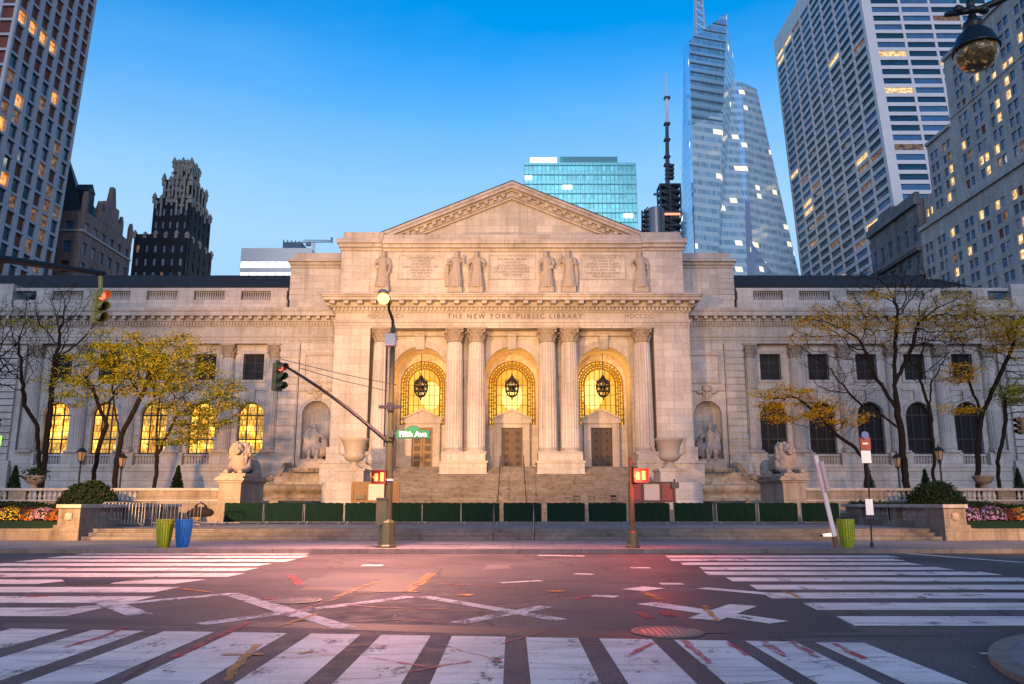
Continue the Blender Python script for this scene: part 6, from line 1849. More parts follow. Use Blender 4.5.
# scattered litter on the terrace
for px_, py_, Y, lab in ((828, 531.5, 34.0, 'white sheet of paper lying on the steps beside the leaning signpost'),):
    c = P(px_, py_, 33.2); mb = MB(); mb.obox((c.x, 33.15, .30), (.95, .1, .1), (0, .5, .8), (-.1, -.8, .5), (.22, .14, .008)); o = mb.build('paper_sheet', M['sign_white']); base_obj(o, '', (c.x, 33.15, .2)); tag(o, lab, 'paper')

# ------------------------------------------------------------------ towers behind
UPZ = Vector((0, 0, 1))
class Facade:
    """collects window panes over the faces of one building; the ones that show largest become objects"""
    def __init__(s, root, name='window'):
        s.root = root; s.w = []; s.name = name
    def face(s, o, u, n, W, Z0, Z1, cols, rows, depth, frame_mb, pane, up=UPZ, proud=.06):
        o = Vector(o); u = Vector(u); n = Vector(n)
        def bx(u0, u1, z0, z1, d0, d1):
            c = o + u * (u0 + u1) / 2 + up * ((z0 + z1) / 2) + n * (d0 + d1) / 2
            frame_mb.obox(c, u, n, up, ((u1 - u0) / 2, (d1 - d0) / 2, (z1 - z0) / 2))
        x = 0
        for a, b in cols:
            bx(x, a, Z0, Z1, -depth, 0); x = b
        bx(x, W, Z0, Z1, -depth, 0)
        for ci, (a, b) in enumerate(cols):
            z = Z0
            for za, zb in rows:
                if za - z > .01: bx(a, b, z, za, -depth, -proud)
                z = zb
            if Z1 - z > .01: bx(a, b, z, Z1, -depth, -proud)
            for ri, (za, zb) in enumerate(rows):
                q = [o + u * uu + up * zz - n * depth * .75 for uu, zz in ((a, za), (b, za), (b, zb), (a, zb))]
                m = pane(ci, ri)
                s.w.append((q, m))
    def finish(s, cap=98):
        def key(it):
            c = sum(it[0], Vector()) / 4
            z = c.y * cP + (c.z - EYE) * sP
            px_ = CX + F_PX * c.x / z; py_ = CY - F_PX * ((c.z - EYE) * cP - c.y * sP) / z
            vis = -4 < px_ < 1028 and -4 < py_ < 284
            return (0 if vis else 1, c.length)
        s.w.sort(key=key)
        for q, m in s.w[:cap]:
            mb = MB(); mb.quad(*q); mb.build(s.name, m, s.root)
        rest = s.w[cap:]
        if rest:
            mats = []; mb = MB()
            for q, m in rest:
                if m not in mats: mats.append(m)
                mb.cur = mats.index(m); mb.quad(*q)
            o = mb.build('far_windows', mats, s.root); o['kind'] = 'stuff'

EW = 0.26
M['pane_blue'] = m_glass('sky_blue_base_glass', (0.07, 0.16, 0.28), .1)  # reflected sky blue is put into the base colour
M['pane_teal'] = m_glass('dark_teal_glass', (0.018, 0.055, 0.08), .1)
M['pane_red'] = m_plain('dark_red_curtains', (0.17, 0.040, 0.020), .5, 0, .5, .4)
M['pane_brown'] = m_plain('amber_blinds', (0.14, 0.05, 0.02), .5, 0, .5, .4)
def m_litpane(name, dark, low, high, strength, sc=.9):
    t = NT(name); n = t.noise(t.mapping(t.pos(), (1, 1, 1.6)), sc, 4, .6)
    t.link(t.ramp(n, [(0.34, dark), (0.5, low), (0.66, high)]), t.b.inputs['Emission Color']); t.b.inputs['Emission Strength'].default_value = strength
    t.b.inputs['Base Color'].default_value = (.03, .04, .05, 1); t.b.inputs['Roughness'].default_value = .12
    return t.m
M['pane_lit'] = m_litpane('lit_pane_warm', (.30, .13, .03), (1.0, .62, .22), (1.0, .88, .58), EW * 1.3)
M['pane_lit2'] = m_litpane('lit_pane_orange', (.25, .06, .01), (.9, .32, .05), (1.0, .66, .2), EW * 1.3)
M['pane_dim'] = m_litpane('dim_lit_pane', (.05, .03, .02), (.35, .16, .05), (.9, .5, .18), EW * .4)
M['pane_pale'] = m_plain('pale_window_blinds', (0.34, 0.36, 0.42), .3, 0, .3, .3)
M['conc'] = m_plain('pale_concrete_frame', (0.46, 0.46, 0.48), .7, 0, .15, .3)
M['trav'] = m_plain('travertine_frame', (0.72, 0.70, 0.67), .7, 0, .12, .3)
M['tan_brick'] = m_stone('grey_tan_brick', (0.60, 0.535, 0.485), .4, .9, .15, .3)
M['red_brick'] = m_stone('dark_red_brick', (0.33, 0.23, 0.20), .3, .6, .2, .3)
M['black_brick'] = m_stone('black_brick', (0.035, 0.034, 0.038), .3, .6, .1, .3)
M['gold_stone'] = m_plain('tarnished_gold_stone', (0.40, 0.34, 0.26), .6, .1, .35, 1.0)
M['slate'] = m_plain('dark_slate', (0.035, 0.04, 0.05), .6, 0, .3, 1.0)
LX = -95.0
rw = random.Random(21)
def even(W, n, frac, off=0):
    p = W / n; return [(off + p * i + p * (1 - frac) / 2, off + p * i + p * (1 + frac) / 2) for i in range(n)]
def rowsf(z0, n, h, frac, base=.5):
    return [(z0 + h * i + h * (1 - frac) * base, z0 + h * i + h * (1 - frac) * base + h * frac) for i in range(n)]

# concrete grid tower on the left
t = thing('grid_tower', 'tall pale concrete grid tower with dark red windows at upper left', 'tower', (-110, 150, 0))
fc = Facade(t); fm = MB(); up = Vector((0, .075, 1))
Y0, nf = 131.0, 44
def pane_l(ci, ri):
    if ri == 25 and ci in (0, 1, 2, 3): return M['pane_lit2']
    r = rw.random()
    if ri > 22: return M['pane_red'] if r < .8 else M['pane_brown']
    return M['pane_teal'] if r < .58 else M['pane_dim'] if r < .78 else M['pane_brown'] if r < .97 else M['pane_lit2']
rows = rowsf(10, nf, 3.3, .84)
fc.face((LX, Y0, 0), (0, 1, 0), (1, 0, 0), 24.5, 0, 157, even(24.5, 7, .68), rows, .7, fm, pane_l, up)
fc.face((LX - 24.6, Y0 - .1, 0), (1, 0, 0), (0, -1, 0), 24.5, 0, 157, even(24.5, 7, .68), rows, .7, fm, lambda a, b: M['pane_red'] if rw.random() < .8 else M['pane_brown'], up)
fm.build('concrete_grid', M['conc'], t); fc.finish()
mb = MB(); mb.prism([(Y0 + .75, 0), (Y0 + 23.8, 0), (Y0 + 23.8 + 11.7, 156), (Y0 + .75 + 11.7, 156)], 'x', LX - 24, LX - .75); mb.build('core', M['slate'], t)

# old brick block with gable
t = thing('gabled_brick_building', 'old red brown brick block with a stepped gable and dark steep roof', 'building', (LX - 15, 180, 0))
fc = Facade(t); fm = MB()
Wd = 22.5; Yb = 168.5
cols = even(Wd, 6, .52); rows = rowsf(18, 10, 4.6, .58)
fc.face((LX, Yb, 0), (0, 1, 0), (1, 0, 0), Wd, 0, 65.5, cols, rows, .6, fm, lambda a, b: M['pane_blue'] if rw.random() < .7 else M['pane_pale'])
fc.face((LX - 30.1, Yb - .02, 0), (1, 0, 0), (0, -1, 0), 30, 0, 65.4, even(30, 5, .3), rows, .6, fm, lambda a, b: M['pane_blue'] if rw.random() < .9 else M['pane_brown'])
fm.build('brick_wall', M['red_brick'], t); fc.finish()
mb = MB(); mb.box(LX - 29.5, LX - .7, Yb + .7, Yb + Wd - .2, 0, 65)
mb.build('core', M['slate'], t)
mb = MB(); mb.prism([(Yb + 7, 65.5), (Yb + 16.5, 65.5), (Yb + 16.5, 68), (Yb + 15.0, 68), (Yb + 15.0, 71), (Yb + 13.4, 71), (Yb + 12.3, 75.5), (Yb + 11.2, 75.5), (Yb + 10.2, 71), (Yb + 8.5, 71), (Yb + 8.5, 68), (Yb + 7, 68)], 'x', LX - .9, LX + .02)
mb.build('stepped_gable', M['red_brick'], t)
for y in (Yb + .6, Yb + 6.6, Yb + 17, Yb + 22): mb = MB(); mb.box(LX - .8, LX + .05, y - .6, y + .6, 65.5, 68.6); mb.prism([(y - .6, 68.6), (y + .6, 68.6), (y, 70.2)], 'x', LX - .8, LX + .04); mb.build('pinnacle', M['red_brick'], t)
mb = MB()
for zz in (30, 46, 60.5): mb.box(LX - 30.3, LX + .25, Yb - .28, Yb + Wd, zz, zz + .5)
mb.build('string_courses', M['tan_brick'], t)
mb = MB(); mb.add([(LX - 30, Yb, 65.4), (LX - .5, Yb, 65.4), (LX - .5, Yb + Wd, 65.4), (LX - 30, Yb + Wd, 65.4), (LX - 18, Yb + 6, 83.5), (LX - 9.5, Yb + 6, 83.5), (LX - 9.5, Yb + 15, 75), (LX - 18, Yb + 15, 83.5)],
       [(0, 1, 5, 4), (1, 2, 6, 5), (2, 3, 7, 6), (3, 0, 4, 7), (4, 5, 6, 7)])
rf = mb.build('steep_roof', M['slate'], t)
mb = MB()
for k in range(9): mb.tube([(LX - 18 + k, Yb + 6, 83.4), (LX - 18 + k, Yb + 6, 85.2)], [.16, .05], 4)
mb.tube([(LX - 10, Yb + 6, 83.4), (LX - 10, Yb + 6, 91)], [.3, .08], 5); mb.ball((LX - 10, Yb + 6, 88), .4, 6, 5); mb.build('roof_cresting', M['slate'], rf)
mb = MB()
for y in (Yb + 3.5,): mb.box(LX - 4, LX - .8, y - 1.4, y + 1.4, 66, 71); mb.prism([(y - 1.6, 71), (y + 1.6, 71), (y, 73)], 'x', LX - 4, LX - .7)
mb.build('dormer', M['slate'], t)

# black brick tower with gilded crown
t = thing('black_brick_tower', 'black brick tower with tarnished gold pinnacles, left of the pediment', 'tower', (LX - 12, 240, 0))
fc = Facade(t); fm = MB()
Yr = 222.0
def pane_r(ci, ri): 
    r = rw.random(); return M['pane_pale'] if r < .62 else M['pane_blue'] if r < .92 else M['pane_dim']
def block(px0, px1, Yn, dep, zt, nc, zb=0):
    """front face between two measured lines, running dep metres back"""
    xa, xb = P(px0, 250, Yn).x, P(px1, 250, Yn).x; W = xb - xa
    rws = [r for r in rowsf(20, 30, 4.0, .55) if r[1] < zt - 1.2 and r[0] > zb]
    fc.face((xa, Yn, 0), (1, 0, 0), (0, -1, 0), W, zb, zt, even(W, nc, .36), rws, .5, fm, pane_r)
    nd = max(2, int(dep / 3.4)); fc.face((xb, Yn + .01, 0), (0, 1, 0), (1, 0, 0), dep, zb, zt - .02, even(dep, nd, .34), rws, .5, fm, lambda a, b: M['pane_blue'] if rw.random() < .85 else M['pane_pale'])
    fm.box(xa + .55, xb - .55, Yn + .55, Yn + dep, zb, zt - .05)
    return xa, xb
gm = MB()
def finial(x, y, z, h, w=.8):
    w *= .55; gm.box(x - w / 2, x + w / 2, y - w / 2, y + w / 2, z, z + h * .8); gm.lathe([(w * .7, 0), (.08, h * .35)], (x, y, z + h * .8), 4, rot=math.pi / 4); gm.box(x - w * .7, x + w * .7, y - w * .7, y + w * .7, z + h * .5, z + h * .58)
zt0 = P(138, 234, Yr).z; zt1 = P(153, 199, Yr + 3).z; zt2 = P(162, 182, Yr + 6).z; zt3 = P(172, 166.5, Yr + 9).z
a0 = block(133.5, 186, Yr, 20, zt0, 6)
a1 = block(150, 186.2, Yr + 2, 17, zt1, 5, zt0 - 1)
a2 = block(158, 185.5, Yr + 4, 13, zt2, 4, zt1 - 1)
a3 = block(167, 184.5, Yr + 6, 7, zt3, 3, zt2 - 1)
fm.build('brick_shaft', M['black_brick'], t); fc.finish()
def crown(a, Yn, dep, z, h, n, nd):
    for k in range(n + 1): finial(a[0] + (a[1] - a[0]) * k / n, Yn + .3, z - h * .45, h * (.85 if k % 2 == 0 else .7), 1.7)
    for k in range(1, nd + 1): finial(a[1] - .3, Yn + dep * k / nd, z - h * .45, h * (.85 if k % 2 == 0 else .7), 1.7)
crown(a0, Yr, 20, zt0, 2.6, 5, 4); crown(a1, Yr + 2, 17, zt1, 3.4, 5, 5); crown(a2, Yr + 4, 13, zt2, 4.2, 4, 4); crown(a3, Yr + 6, 7, zt3, 3.6, 4, 3)
rg = random.Random(77)
for a, yn, dp, z, hh in ((a3, Yr + 6, 7, zt3, 8), (a2, Yr + 4, 13, zt2, 8.5), (a1, Yr + 2, 17, zt1, 6)):      # gilded piers and panels between the windows
    for k in range(7):
        x = a[0] + (a[1] - a[0]) * (k + .5) / 7; h2 = hh * rg.uniform(.35, 1); gm.box(x - .28, x + .28, yn - .22, yn + .2, z - h2, z - rg.uniform(0, .8))
        if rg.random() < .6: gm.box(x - .8, x + .8, yn - .26, yn + .2, z - h2 * .55, z - h2 * .55 + .7)
    for k in range(5):
        y = yn + dp * (k + .5) / 5; h2 = hh * rg.uniform(.35, .9); gm.box(a[1] - .2, a[1] + .22, y - .28, y + .28, z - h2, z - rg.uniform(0, .8))
gm.box((a3[0] + a3[1]) / 2 - 1.8, (a3[0] + a3[1]) / 2 + 1.8, Yr + 8, Yr + 11, zt3, zt3 + 1.6)
gm.build('gold_crown', M['gold_stone'], t)

# low white glass building far behind the left wing, with a crane
t = thing('white_glass_building', 'bright white banded glass building above the left wing roof', 'building', (-77, 262, 0))
Yw = 250.0; xa, xb = P(241, 262, Yw).x, P(312, 262, Yw).x
fc = Facade(t); fm = MB(); zr = P(260, 248, Yw).z
rws = [(zr - 4.6 - 3.6 * k - 2.1, zr - 4.6 - 3.6 * k) for k in range(8)]
M['white_panel'] = m_plain('white_enamel_panel', (0.82, 0.82, 0.80), .4, 0, .05, .3)
M['pane_white'] = m_litwin('sky_glow_office_glass', (.62, .72, .76), (.8, .82, .76), EW * 3.0)  # panes glow to stand in for bright sky on the glass
fc.face((xa, Yw, 0), (1, 0, 0), (0, -1, 0), xb - xa, 0, zr, even(xb - xa, 8, .93), list(reversed(rws)), .3, fm, lambda a, b: M['pane_white'])
fm.build('white_bands', M['white_panel'], t); fc.finish()
mb = MB(); mb.box(xa + .2, xb - .2, Yw + .35, Yw + 24, 0, zr - .1); mb.build('core', M['white_panel'], t)
mb = MB(); c0, c1 = P(284, 247, Yw + 4), P(303, 243, Yw + 4); mb.box(c0.x, c1.x, Yw + 3, Yw + 12, zr - .2, c1.z); 
for k in range(5): mb.box(c0.x + k * 1.3, c0.x + k * 1.3 + .3, Yw + 3.2, Yw + 3.5, c1.z, c1.z + .9 - .1 * k)
mb.build('rooftop_plant', m_plain('blue_grey_louvres', (0.10, 0.15, 0.2), .6, 0, .3, 1), t)
t = thing('rooftop_crane', 'small grey lattice crane with level jib above the white glass building', 'crane', P(313, 250, 262))
c = P(314, 250, 262); zj = P(314, 242.5, 262).z
mb = MB()
for dx in (-.5, .5): mb.tube([(c.x + dx, 262, c.z - 12), (c.x + dx * .6, 262, zj)], .2, 4)
for k in range(8): mb.tube([(c.x - .5, 262, c.z - 12 + (zj - c.z + 12) * k / 8), (c.x + .5, 262, c.z - 12 + (zj - c.z + 12) * (k + 1) / 8)], .12, 3)
mb.build('mast', M['white_panel'], t)
xj0, xj1 = P(302, 242, 262).x, P(333, 241, 262).x
mb = MB(); mb.tube([(xj0, 262, zj), (xj1, 262, zj + .2)], .16, 4); mb.tube([(xj0 + 1, 262, zj + .9), (xj1 - .5, 262, zj + .8)], .12, 4)
for k in range(14):
    x = xj0 + (xj1 - xj0) * k / 14; mb.tube([(x, 262, zj), (x + .5, 262, zj + .9), (x + .9, 262, zj)], .09, 3)
mb.box(xj0 + 1.6, xj0 + 3.2, 261.3, 262.7, zj - 1.1, zj + .1); mb.box(xj1 - .6, xj1, 261.7, 262.3, zj, zj + 1.8); mb.build('jib', m_plain('grey_crane_steel', (0.25, 0.27, 0.3), .6), t)

# curtain wall material: panels in x-z with some lit ones
def m_curtain(name, base, line, lit, lit_amt, pw, ph, rough=.15, band=None, seed=0.0, metal=.35):
    t = NT(name); wv = t.wallvec()
    mpv = t.new('ShaderNodeMapping'); mpv.inputs['Location'].default_value = (seed, seed * .7, 0); t.link(wv, mpv.inputs[0]); wv = mpv.outputs[0]
    br = t.new('ShaderNodeTexBrick'); br.offset = 0; br.inputs['Scale'].default_value = 1; br.inputs['Brick Width'].default_value = pw; br.inputs['Row Height'].default_value = ph
    br.inputs['Mortar Size'].default_value = .12; br.inputs['Mortar Smooth'].default_value = .2
    br.inputs['Color1'].default_value = (*[x * .75 for x in base], 1); br.inputs['Color2'].default_value = (*[min(1, x * 1.3) for x in base], 1); br.inputs['Mortar'].default_value = (*line, 1)
    t.link(wv, br.inputs['Vector'])
    # floors: vision glass below, spandrel above
    sp_ = t.new('ShaderNodeSeparateXYZ'); t.link(wv, sp_.inputs[0])
    fr = t.math('FRACT', t.math('DIVIDE', sp_.outputs[1], ph))
    sand = t.math('GREATER_THAN', fr, .56)
    c = t.mix(sand, br.outputs['Color'], band or line)
    t.link(c, t.b.inputs['Base Color']); t.b.inputs['Roughness'].default_value = rough; t.b.inputs['Specular IOR Level'].default_value = .8
    t.b.inputs['Metallic'].default_value = metal
    # lit bays: cells of several panels on one floor
    cx_ = t.math('FLOOR', t.math('DIVIDE', sp_.outputs[0], pw * 2.5)); cz_ = t.math('FLOOR', t.math('DIVIDE', sp_.outputs[1], ph))
    cc = t.new('ShaderNodeCombineXYZ'); t.link(cx_, cc.inputs[0]); t.link(cz_, cc.inputs[1])
    wn_ = t.new('ShaderNodeTexWhiteNoise', noise_dimensions='2D'); t.link(cc.outputs[0], wn_.inputs['Vector'])
    lo = t.noise(t.mapping(cc.outputs[0], (.22, .9, 1)), 1.0, 2)
    v = t.math('MULTIPLY', wn_.outputs['Value'], lo)
    on = t.math('GREATER_THAN', v, 1 - lit_amt - .35)
    vis = t.math('MULTIPLY', on, t.math('LESS_THAN', fr, .56))
    t.b.inputs['Emission Color'].default_value = (*lit, 1)
    t.link(t.math('MULTIPLY', vis, EW * 1.3), t.b.inputs['Emission Strength'])
    return t.m
M['teal_curtain'] = m_curtain('teal_curtain_wall', (0.05, 0.36, 0.42), (0.03, 0.20, 0.26), (1, .92, .6), .16, 1.6, 4.0, .2, (0.06, .34, .40))
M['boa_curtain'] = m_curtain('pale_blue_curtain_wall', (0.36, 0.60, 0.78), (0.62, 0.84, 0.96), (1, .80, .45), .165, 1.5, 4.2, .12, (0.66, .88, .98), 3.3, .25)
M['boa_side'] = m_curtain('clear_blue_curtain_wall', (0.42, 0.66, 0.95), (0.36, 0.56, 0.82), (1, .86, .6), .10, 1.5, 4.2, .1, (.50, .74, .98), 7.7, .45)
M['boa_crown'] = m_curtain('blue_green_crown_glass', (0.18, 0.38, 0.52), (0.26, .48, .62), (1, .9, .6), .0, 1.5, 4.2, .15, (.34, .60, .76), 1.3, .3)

t = thing('teal_glass_building', 'teal glass office slab with a bright rooftop light behind the pediment', 'building', (27, 310, 0))
Ye = 300.0; xa, xb = P(525, 190, Ye).x, P(637, 190, Ye).x; zr = P(580, 162.5, Ye).z; zp = P(580, 154.5, Ye).z
mb = MB(); mb.box(xa, xb, Ye, Ye + 30, 0, zr); mb.build('glass_wall', M['teal_curtain'], t)
mb = MB()
for k in range(9): z = zr - 1.2 - 4.0 * k; mb.box(xa - .1, xb + .1, Ye - .25, Ye + 1, z - .25, z + .15)
for k in range(27): x = xa + (xb - xa) * k / 26; mb.box(x - .07, x + .07, Ye - .18, Ye + .5, zr - 45, zr - .1)
mb.build('mullions', m_plain('teal_metal', (0.06, 0.32, 0.36), .4, .3), t)
mb = MB(); mb.box(P(560, 160, Ye + 2).x, P(618, 160, Ye + 2).x, Ye + 2, Ye + 20, zr - .2, zp); mb.build('penthouse', m_plain('teal_penthouse', (0.02, 0.26, 0.30), .3), t)
mb = MB()
p0, p1 = P(531, 161, Ye), P(557, 157.5, Ye); mb.box(p0.x, p1.x, Ye + .5, Ye + 1.5, zr + .2, p1.z + .2); mb.build('roof_light', m_emit('white_roof_floodlight', (1, .98, .86), EW * 12), t)

# faceted blue glass tower with spire
t = thing('faceted_glass_tower', 'tall faceted pale blue glass tower with a sloping crown and spire', 'tower', (92, 340, 0))
A0, A1 = P(684, 45, 352), P(681, 290, 352); B0_, B1 = P(689.5, 40, 326), P(697, 290, 322)
C0, C1 = P(727, 13, 332), P(717, 290, 326); D0, D1 = P(735, 82, 350), P(741, 290, 342)
E0 = P(735.5, 70, 358)
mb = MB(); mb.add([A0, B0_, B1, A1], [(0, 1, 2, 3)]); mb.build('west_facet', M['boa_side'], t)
f0 = lambda a, b, k: a.lerp(b, k)
kc = .36
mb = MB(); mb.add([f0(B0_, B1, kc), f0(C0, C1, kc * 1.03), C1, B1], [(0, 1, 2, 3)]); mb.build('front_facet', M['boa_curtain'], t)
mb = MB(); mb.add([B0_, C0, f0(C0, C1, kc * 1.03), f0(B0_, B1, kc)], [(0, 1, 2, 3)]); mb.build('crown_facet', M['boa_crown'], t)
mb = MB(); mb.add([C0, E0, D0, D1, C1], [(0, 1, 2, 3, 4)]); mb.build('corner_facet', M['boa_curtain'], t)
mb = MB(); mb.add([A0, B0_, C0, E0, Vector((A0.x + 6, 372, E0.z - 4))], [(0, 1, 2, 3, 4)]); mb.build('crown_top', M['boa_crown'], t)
mb = MB()     # ledges of the open crown
def on_edge(p, q, z): return p.lerp(q, (z - p.z) / (q.z - p.z))
zlow = f0(B0_, B1, kc).z
for k in range(1, 13):
    z = zlow + (C0.z - zlow) * k / 13.5
    a = on_edge(B0_, B1, z) if z < B0_.z else on_edge(B0_, C0, z)
    dn = Vector((0, -.35, 0)); mb.tube([a + dn, on_edge(C0, C1, z) + dn], .34, 4)
mb.build('crown_ledges', m_plain('pale_blue_steel', (0.30, .42, .52), .4, .3), t)
S0, S1 = P(736, 79, 349), P(757, 89, 352); T0, T1, T2 = P(722, 290, 325), P(752, 290, 328), P(803, 290, 345); mid = P(742, 82, 348)
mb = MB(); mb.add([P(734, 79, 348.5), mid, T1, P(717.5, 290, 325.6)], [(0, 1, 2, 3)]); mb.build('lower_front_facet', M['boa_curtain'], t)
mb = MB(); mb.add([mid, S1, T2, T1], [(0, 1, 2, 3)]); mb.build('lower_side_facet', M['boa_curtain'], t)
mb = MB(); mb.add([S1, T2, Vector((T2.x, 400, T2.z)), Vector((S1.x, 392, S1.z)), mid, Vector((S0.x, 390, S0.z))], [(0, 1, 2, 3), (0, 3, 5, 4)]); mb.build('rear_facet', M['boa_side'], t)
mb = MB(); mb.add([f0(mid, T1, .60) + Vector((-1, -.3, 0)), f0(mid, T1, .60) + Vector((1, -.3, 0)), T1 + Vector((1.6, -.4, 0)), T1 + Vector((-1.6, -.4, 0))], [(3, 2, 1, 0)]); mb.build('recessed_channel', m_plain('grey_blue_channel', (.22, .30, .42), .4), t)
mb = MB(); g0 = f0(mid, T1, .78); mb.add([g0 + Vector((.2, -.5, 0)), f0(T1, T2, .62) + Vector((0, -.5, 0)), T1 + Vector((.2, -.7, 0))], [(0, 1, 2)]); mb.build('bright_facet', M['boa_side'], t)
s0, s1 = P(700, 32, 345), P(697, -40, 345)
mb = MB()
for sx, sy in ((-1, -1), (1, -1), (1, 1), (-1, 1)): mb.tube([s0 + Vector((sx * 2.2, sy * 2.2, -6)), s1 + Vector((sx * 1.0, sy * 1.0, 0))], .38, 4)
for k in range(10):
    f, f2 = k / 10, (k + 1) / 10; w, w2 = 2.2 - 1.2 * f, 2.2 - 1.2 * f2; p, q = s0.lerp(s1, f), s0.lerp(s1, f2)
    for s in (-1, 1): mb.tube([p + Vector((-s * w, -w, 0)), q + Vector((s * w2, -w2, 0))], .22, 3)
    mb.tube([p + Vector((-w, -w, 0)), p + Vector((w, -w, 0))], .3, 3)
mb.build('spire', m_plain('white_spire_steel', (0.6, .65, .7), .4, .2), t)

# antenna tower between pediment and glass tower
t = thing('antenna_tower', 'dark lattice antenna mast with a steel drum, between pediment and glass tower', 'antenna', (80, 400, 0))
Ya = 400.0
def seg(px0, py0, py1, r0, r1, mat, name):
    mb = MB(); mb.tube([P(px0 + (1.6 * (py0 - 85) / 145), py0, Ya), P(px0 + (1.6 * (py1 - 85) / 145), py1, Ya)], [r0, r1], 8); return mb.build(name, mat, t)
seg(667, 97, 72, .35, .1, M['white_panel'], 'antenna_tip'); seg(667, 124, 97, 1.0, .95, M['white_panel'], 'white_radome')
M['mast_grey'] = m_plain('grey_mast_steel', (0.10, .11, .13), .6, 0, .3, 1)
seg(667, 186, 124, 1.25, .9, M['mast_grey'], 'antenna_mast')
mb = MB()
for y in (98, 124, 140, 157, 165): mb.cbox(P(667.5, y, Ya), (3.2, 3.2, .9))
for y in (166, 170, 174, 178): mb.cbox(P(669 + (y % 4) - 1, y, Ya), (4.5, 3, 1.2))
mb.build('antenna_collars', M['mast_grey'], t)
mb = MB(); p0, p1 = P(661, 235, Ya), P(679, 187, Ya)
for x in (p0.x, (p0.x + p1.x) / 2, p1.x):
    for y in (Ya - 4, Ya + 4): mb.tube([(x, y, p0.z - 8), (x, y, p1.z)], .5, 4)
for k in range(8):
    z = p0.z + (p1.z - p0.z) * k / 7; mb.box(p0.x - .3, p1.x + .3, Ya - 4.3, Ya + 4.3, z - .35, z + .35)
    if k < 7:
        z2 = p0.z + (p1.z - p0.z) * (k + 1) / 7; mb.tube([(p0.x, Ya - 4, z), (p1.x, Ya - 4, z2)], .35, 3); mb.tube([(p1.x, Ya - 4, z), (p0.x, Ya - 4, z2)], .35, 3)
mb.box(p0.x - 3.5, p0.x, Ya - 4, Ya - 3, p1.z - 6, p1.z - 5); mb.build('lattice_base', M['mast_grey'], t)
mb = MB(); c = P(657, 236, Ya - 6); mb.lathe([(4.6, -8), (4.6, P(657, 214, Ya).z - c.z), (3.8, P(657, 213, Ya).z - c.z)], (c.x, Ya - 6, c.z), 24); mb.build('steel_drum', m_plain('ribbed_steel', (0.22, .22, .24), .4, .6, .3, 2), t)
mb = MB(); p0, p1 = P(641, 236, Ya - 6), P(650, 212, Ya - 6)
for k in range(6):
    z = p0.z + (p1.z - p0.z) * k / 5; mb.box(p0.x + k * .4, p1.x, Ya - 8, Ya - 4, z - .3, z + .3)
    mb.tube([(p0.x + k * .4, Ya - 8, z), (p1.x - k * .2, Ya - 8, z + 2)], .35, 3)
for x in (p0.x + .3, (p0.x + p1.x) / 2, p1.x): mb.tube([(x, Ya - 8, p0.z - 8), (x + .6, Ya - 8, p1.z)], .45, 4)
mb.build('sign_frame', M['slate'], t)
mb = MB(); mb.cbox(P(673, 214, Ya - 5), (8, .6, 1.0)); mb.build('red_light', m_emit('red_beacon', (1, .35, .2), EW * 2), t)

# white gridded tower with ribbon windows at upper right
t = thing('white_ribbon_tower', 'tall white framed tower with dark ribbon windows and a blank top band', 'tower', (150, 290, 0))
GX = 130.0; up = Vector((0, .11, 1)); fc = Facade(t); fm = MB()
Yg = 246.5; zr = 226.5; nfl = 52
rows = [(zr - 9.5 - 3.85 * k - 2.35, zr - 9.5 - 3.85 * k) for k in range(nfl)][::-1]
def pane_g(ci, ri):
    r = rw.random(); low = ri < 32
    if r < (.10 if low else .03): return M['pane_lit']
    if r < (.17 if low else .07): return M['pane_dim']
    return M['pane_teal'] if r < .85 else M['pane_blue']
W1 = 89.0
fc.face((GX, Yg, 0), (0, 1, 0), (-1, 0, 0), W1, 0, zr, even(W1 - 2, 8, .90, 1.4), rows, .8, fm, pane_g, up, .14)
W2 = 46.0
def pane_g2(ci, ri): 
    r = rw.random(); return M['pane_lit'] if r < .13 else M['pane_dim'] if r < .20 else M['pane_teal'] if r < .7 else M['pane_blue']
fc.face((GX + .02, Yg - .02, 0), (1, 0, 0), (0, -1, 0), W2, 0, zr + .0, [(3.4 + 11 * k, 3.4 + 11 * k + 10.1) for k in range(4)], rows, .8, fm, pane_g2, up, .14)
fm.build('white_frame', M['trav'], t); fc.finish()
mb = MB(); mb.prism([(Yg + .9, 0), (Yg + W1 - 1, 0), (Yg + W1 - 1 + 24.9, zr - .2), (Yg + .9 + 24.9, zr - .2)], 'x', GX + .9, GX + W2 - 1); mb.build('core', M['slate'], t)

# grey masonry tower with paired windows at the right
t = thing('masonry_tower', 'stepped grey masonry tower with paired blue and lit windows at right', 'tower', (125, 160, 0))
MX = 105.0; fc = Facade(t); fm = MB()
def pane_m(ci, ri):
    r = rw.random()
    return M['pane_lit'] if r < .17 else M['pane_dim'] if r < .20 else M['pane_pale'] if r < .30 else M['pane_red'] if r < .34 else M['pane_blue']
def pairs(W, pitch, w=1.75, gap=.3, off=.9):
    out = []; x = off
    while x + 2 * w + gap + .8 < W: out += [(x, x + w), (x + w + gap, x + 2 * w + gap)]; x += pitch
    return out
rows = rowsf(8, 31, 3.25, .64)
def mface(Y0_, W, X_, zt, zb=0, pitch=6.0):
    fc.face((X_, Y0_, 0), (0, 1, 0), (-1, 0, 0), W, zb, zt, pairs(W, pitch), [r for r in rows if zb + .5 < r[0] and r[1] < zt - 1.5], .45, fm, pane_m, UPZ, .05)
mface(118, 62, MX + 1.5, 108.6, 70.3)            # tall mass above the setback
mface(118, 78, MX, 70.2)                          # lower mass, forward
mface(180.05, 11.2, MX + 1.4, 91.5, 70.35, 5.6)
fm.box(MX + 2, MX + 40, 118.5, 179.9, 69, 108.4); fm.box(MX + .5, MX + 40, 118.4, 195.9, 0, 70.1); fm.box(MX + 2, MX + 40, 180, 191, 69, 91.3)
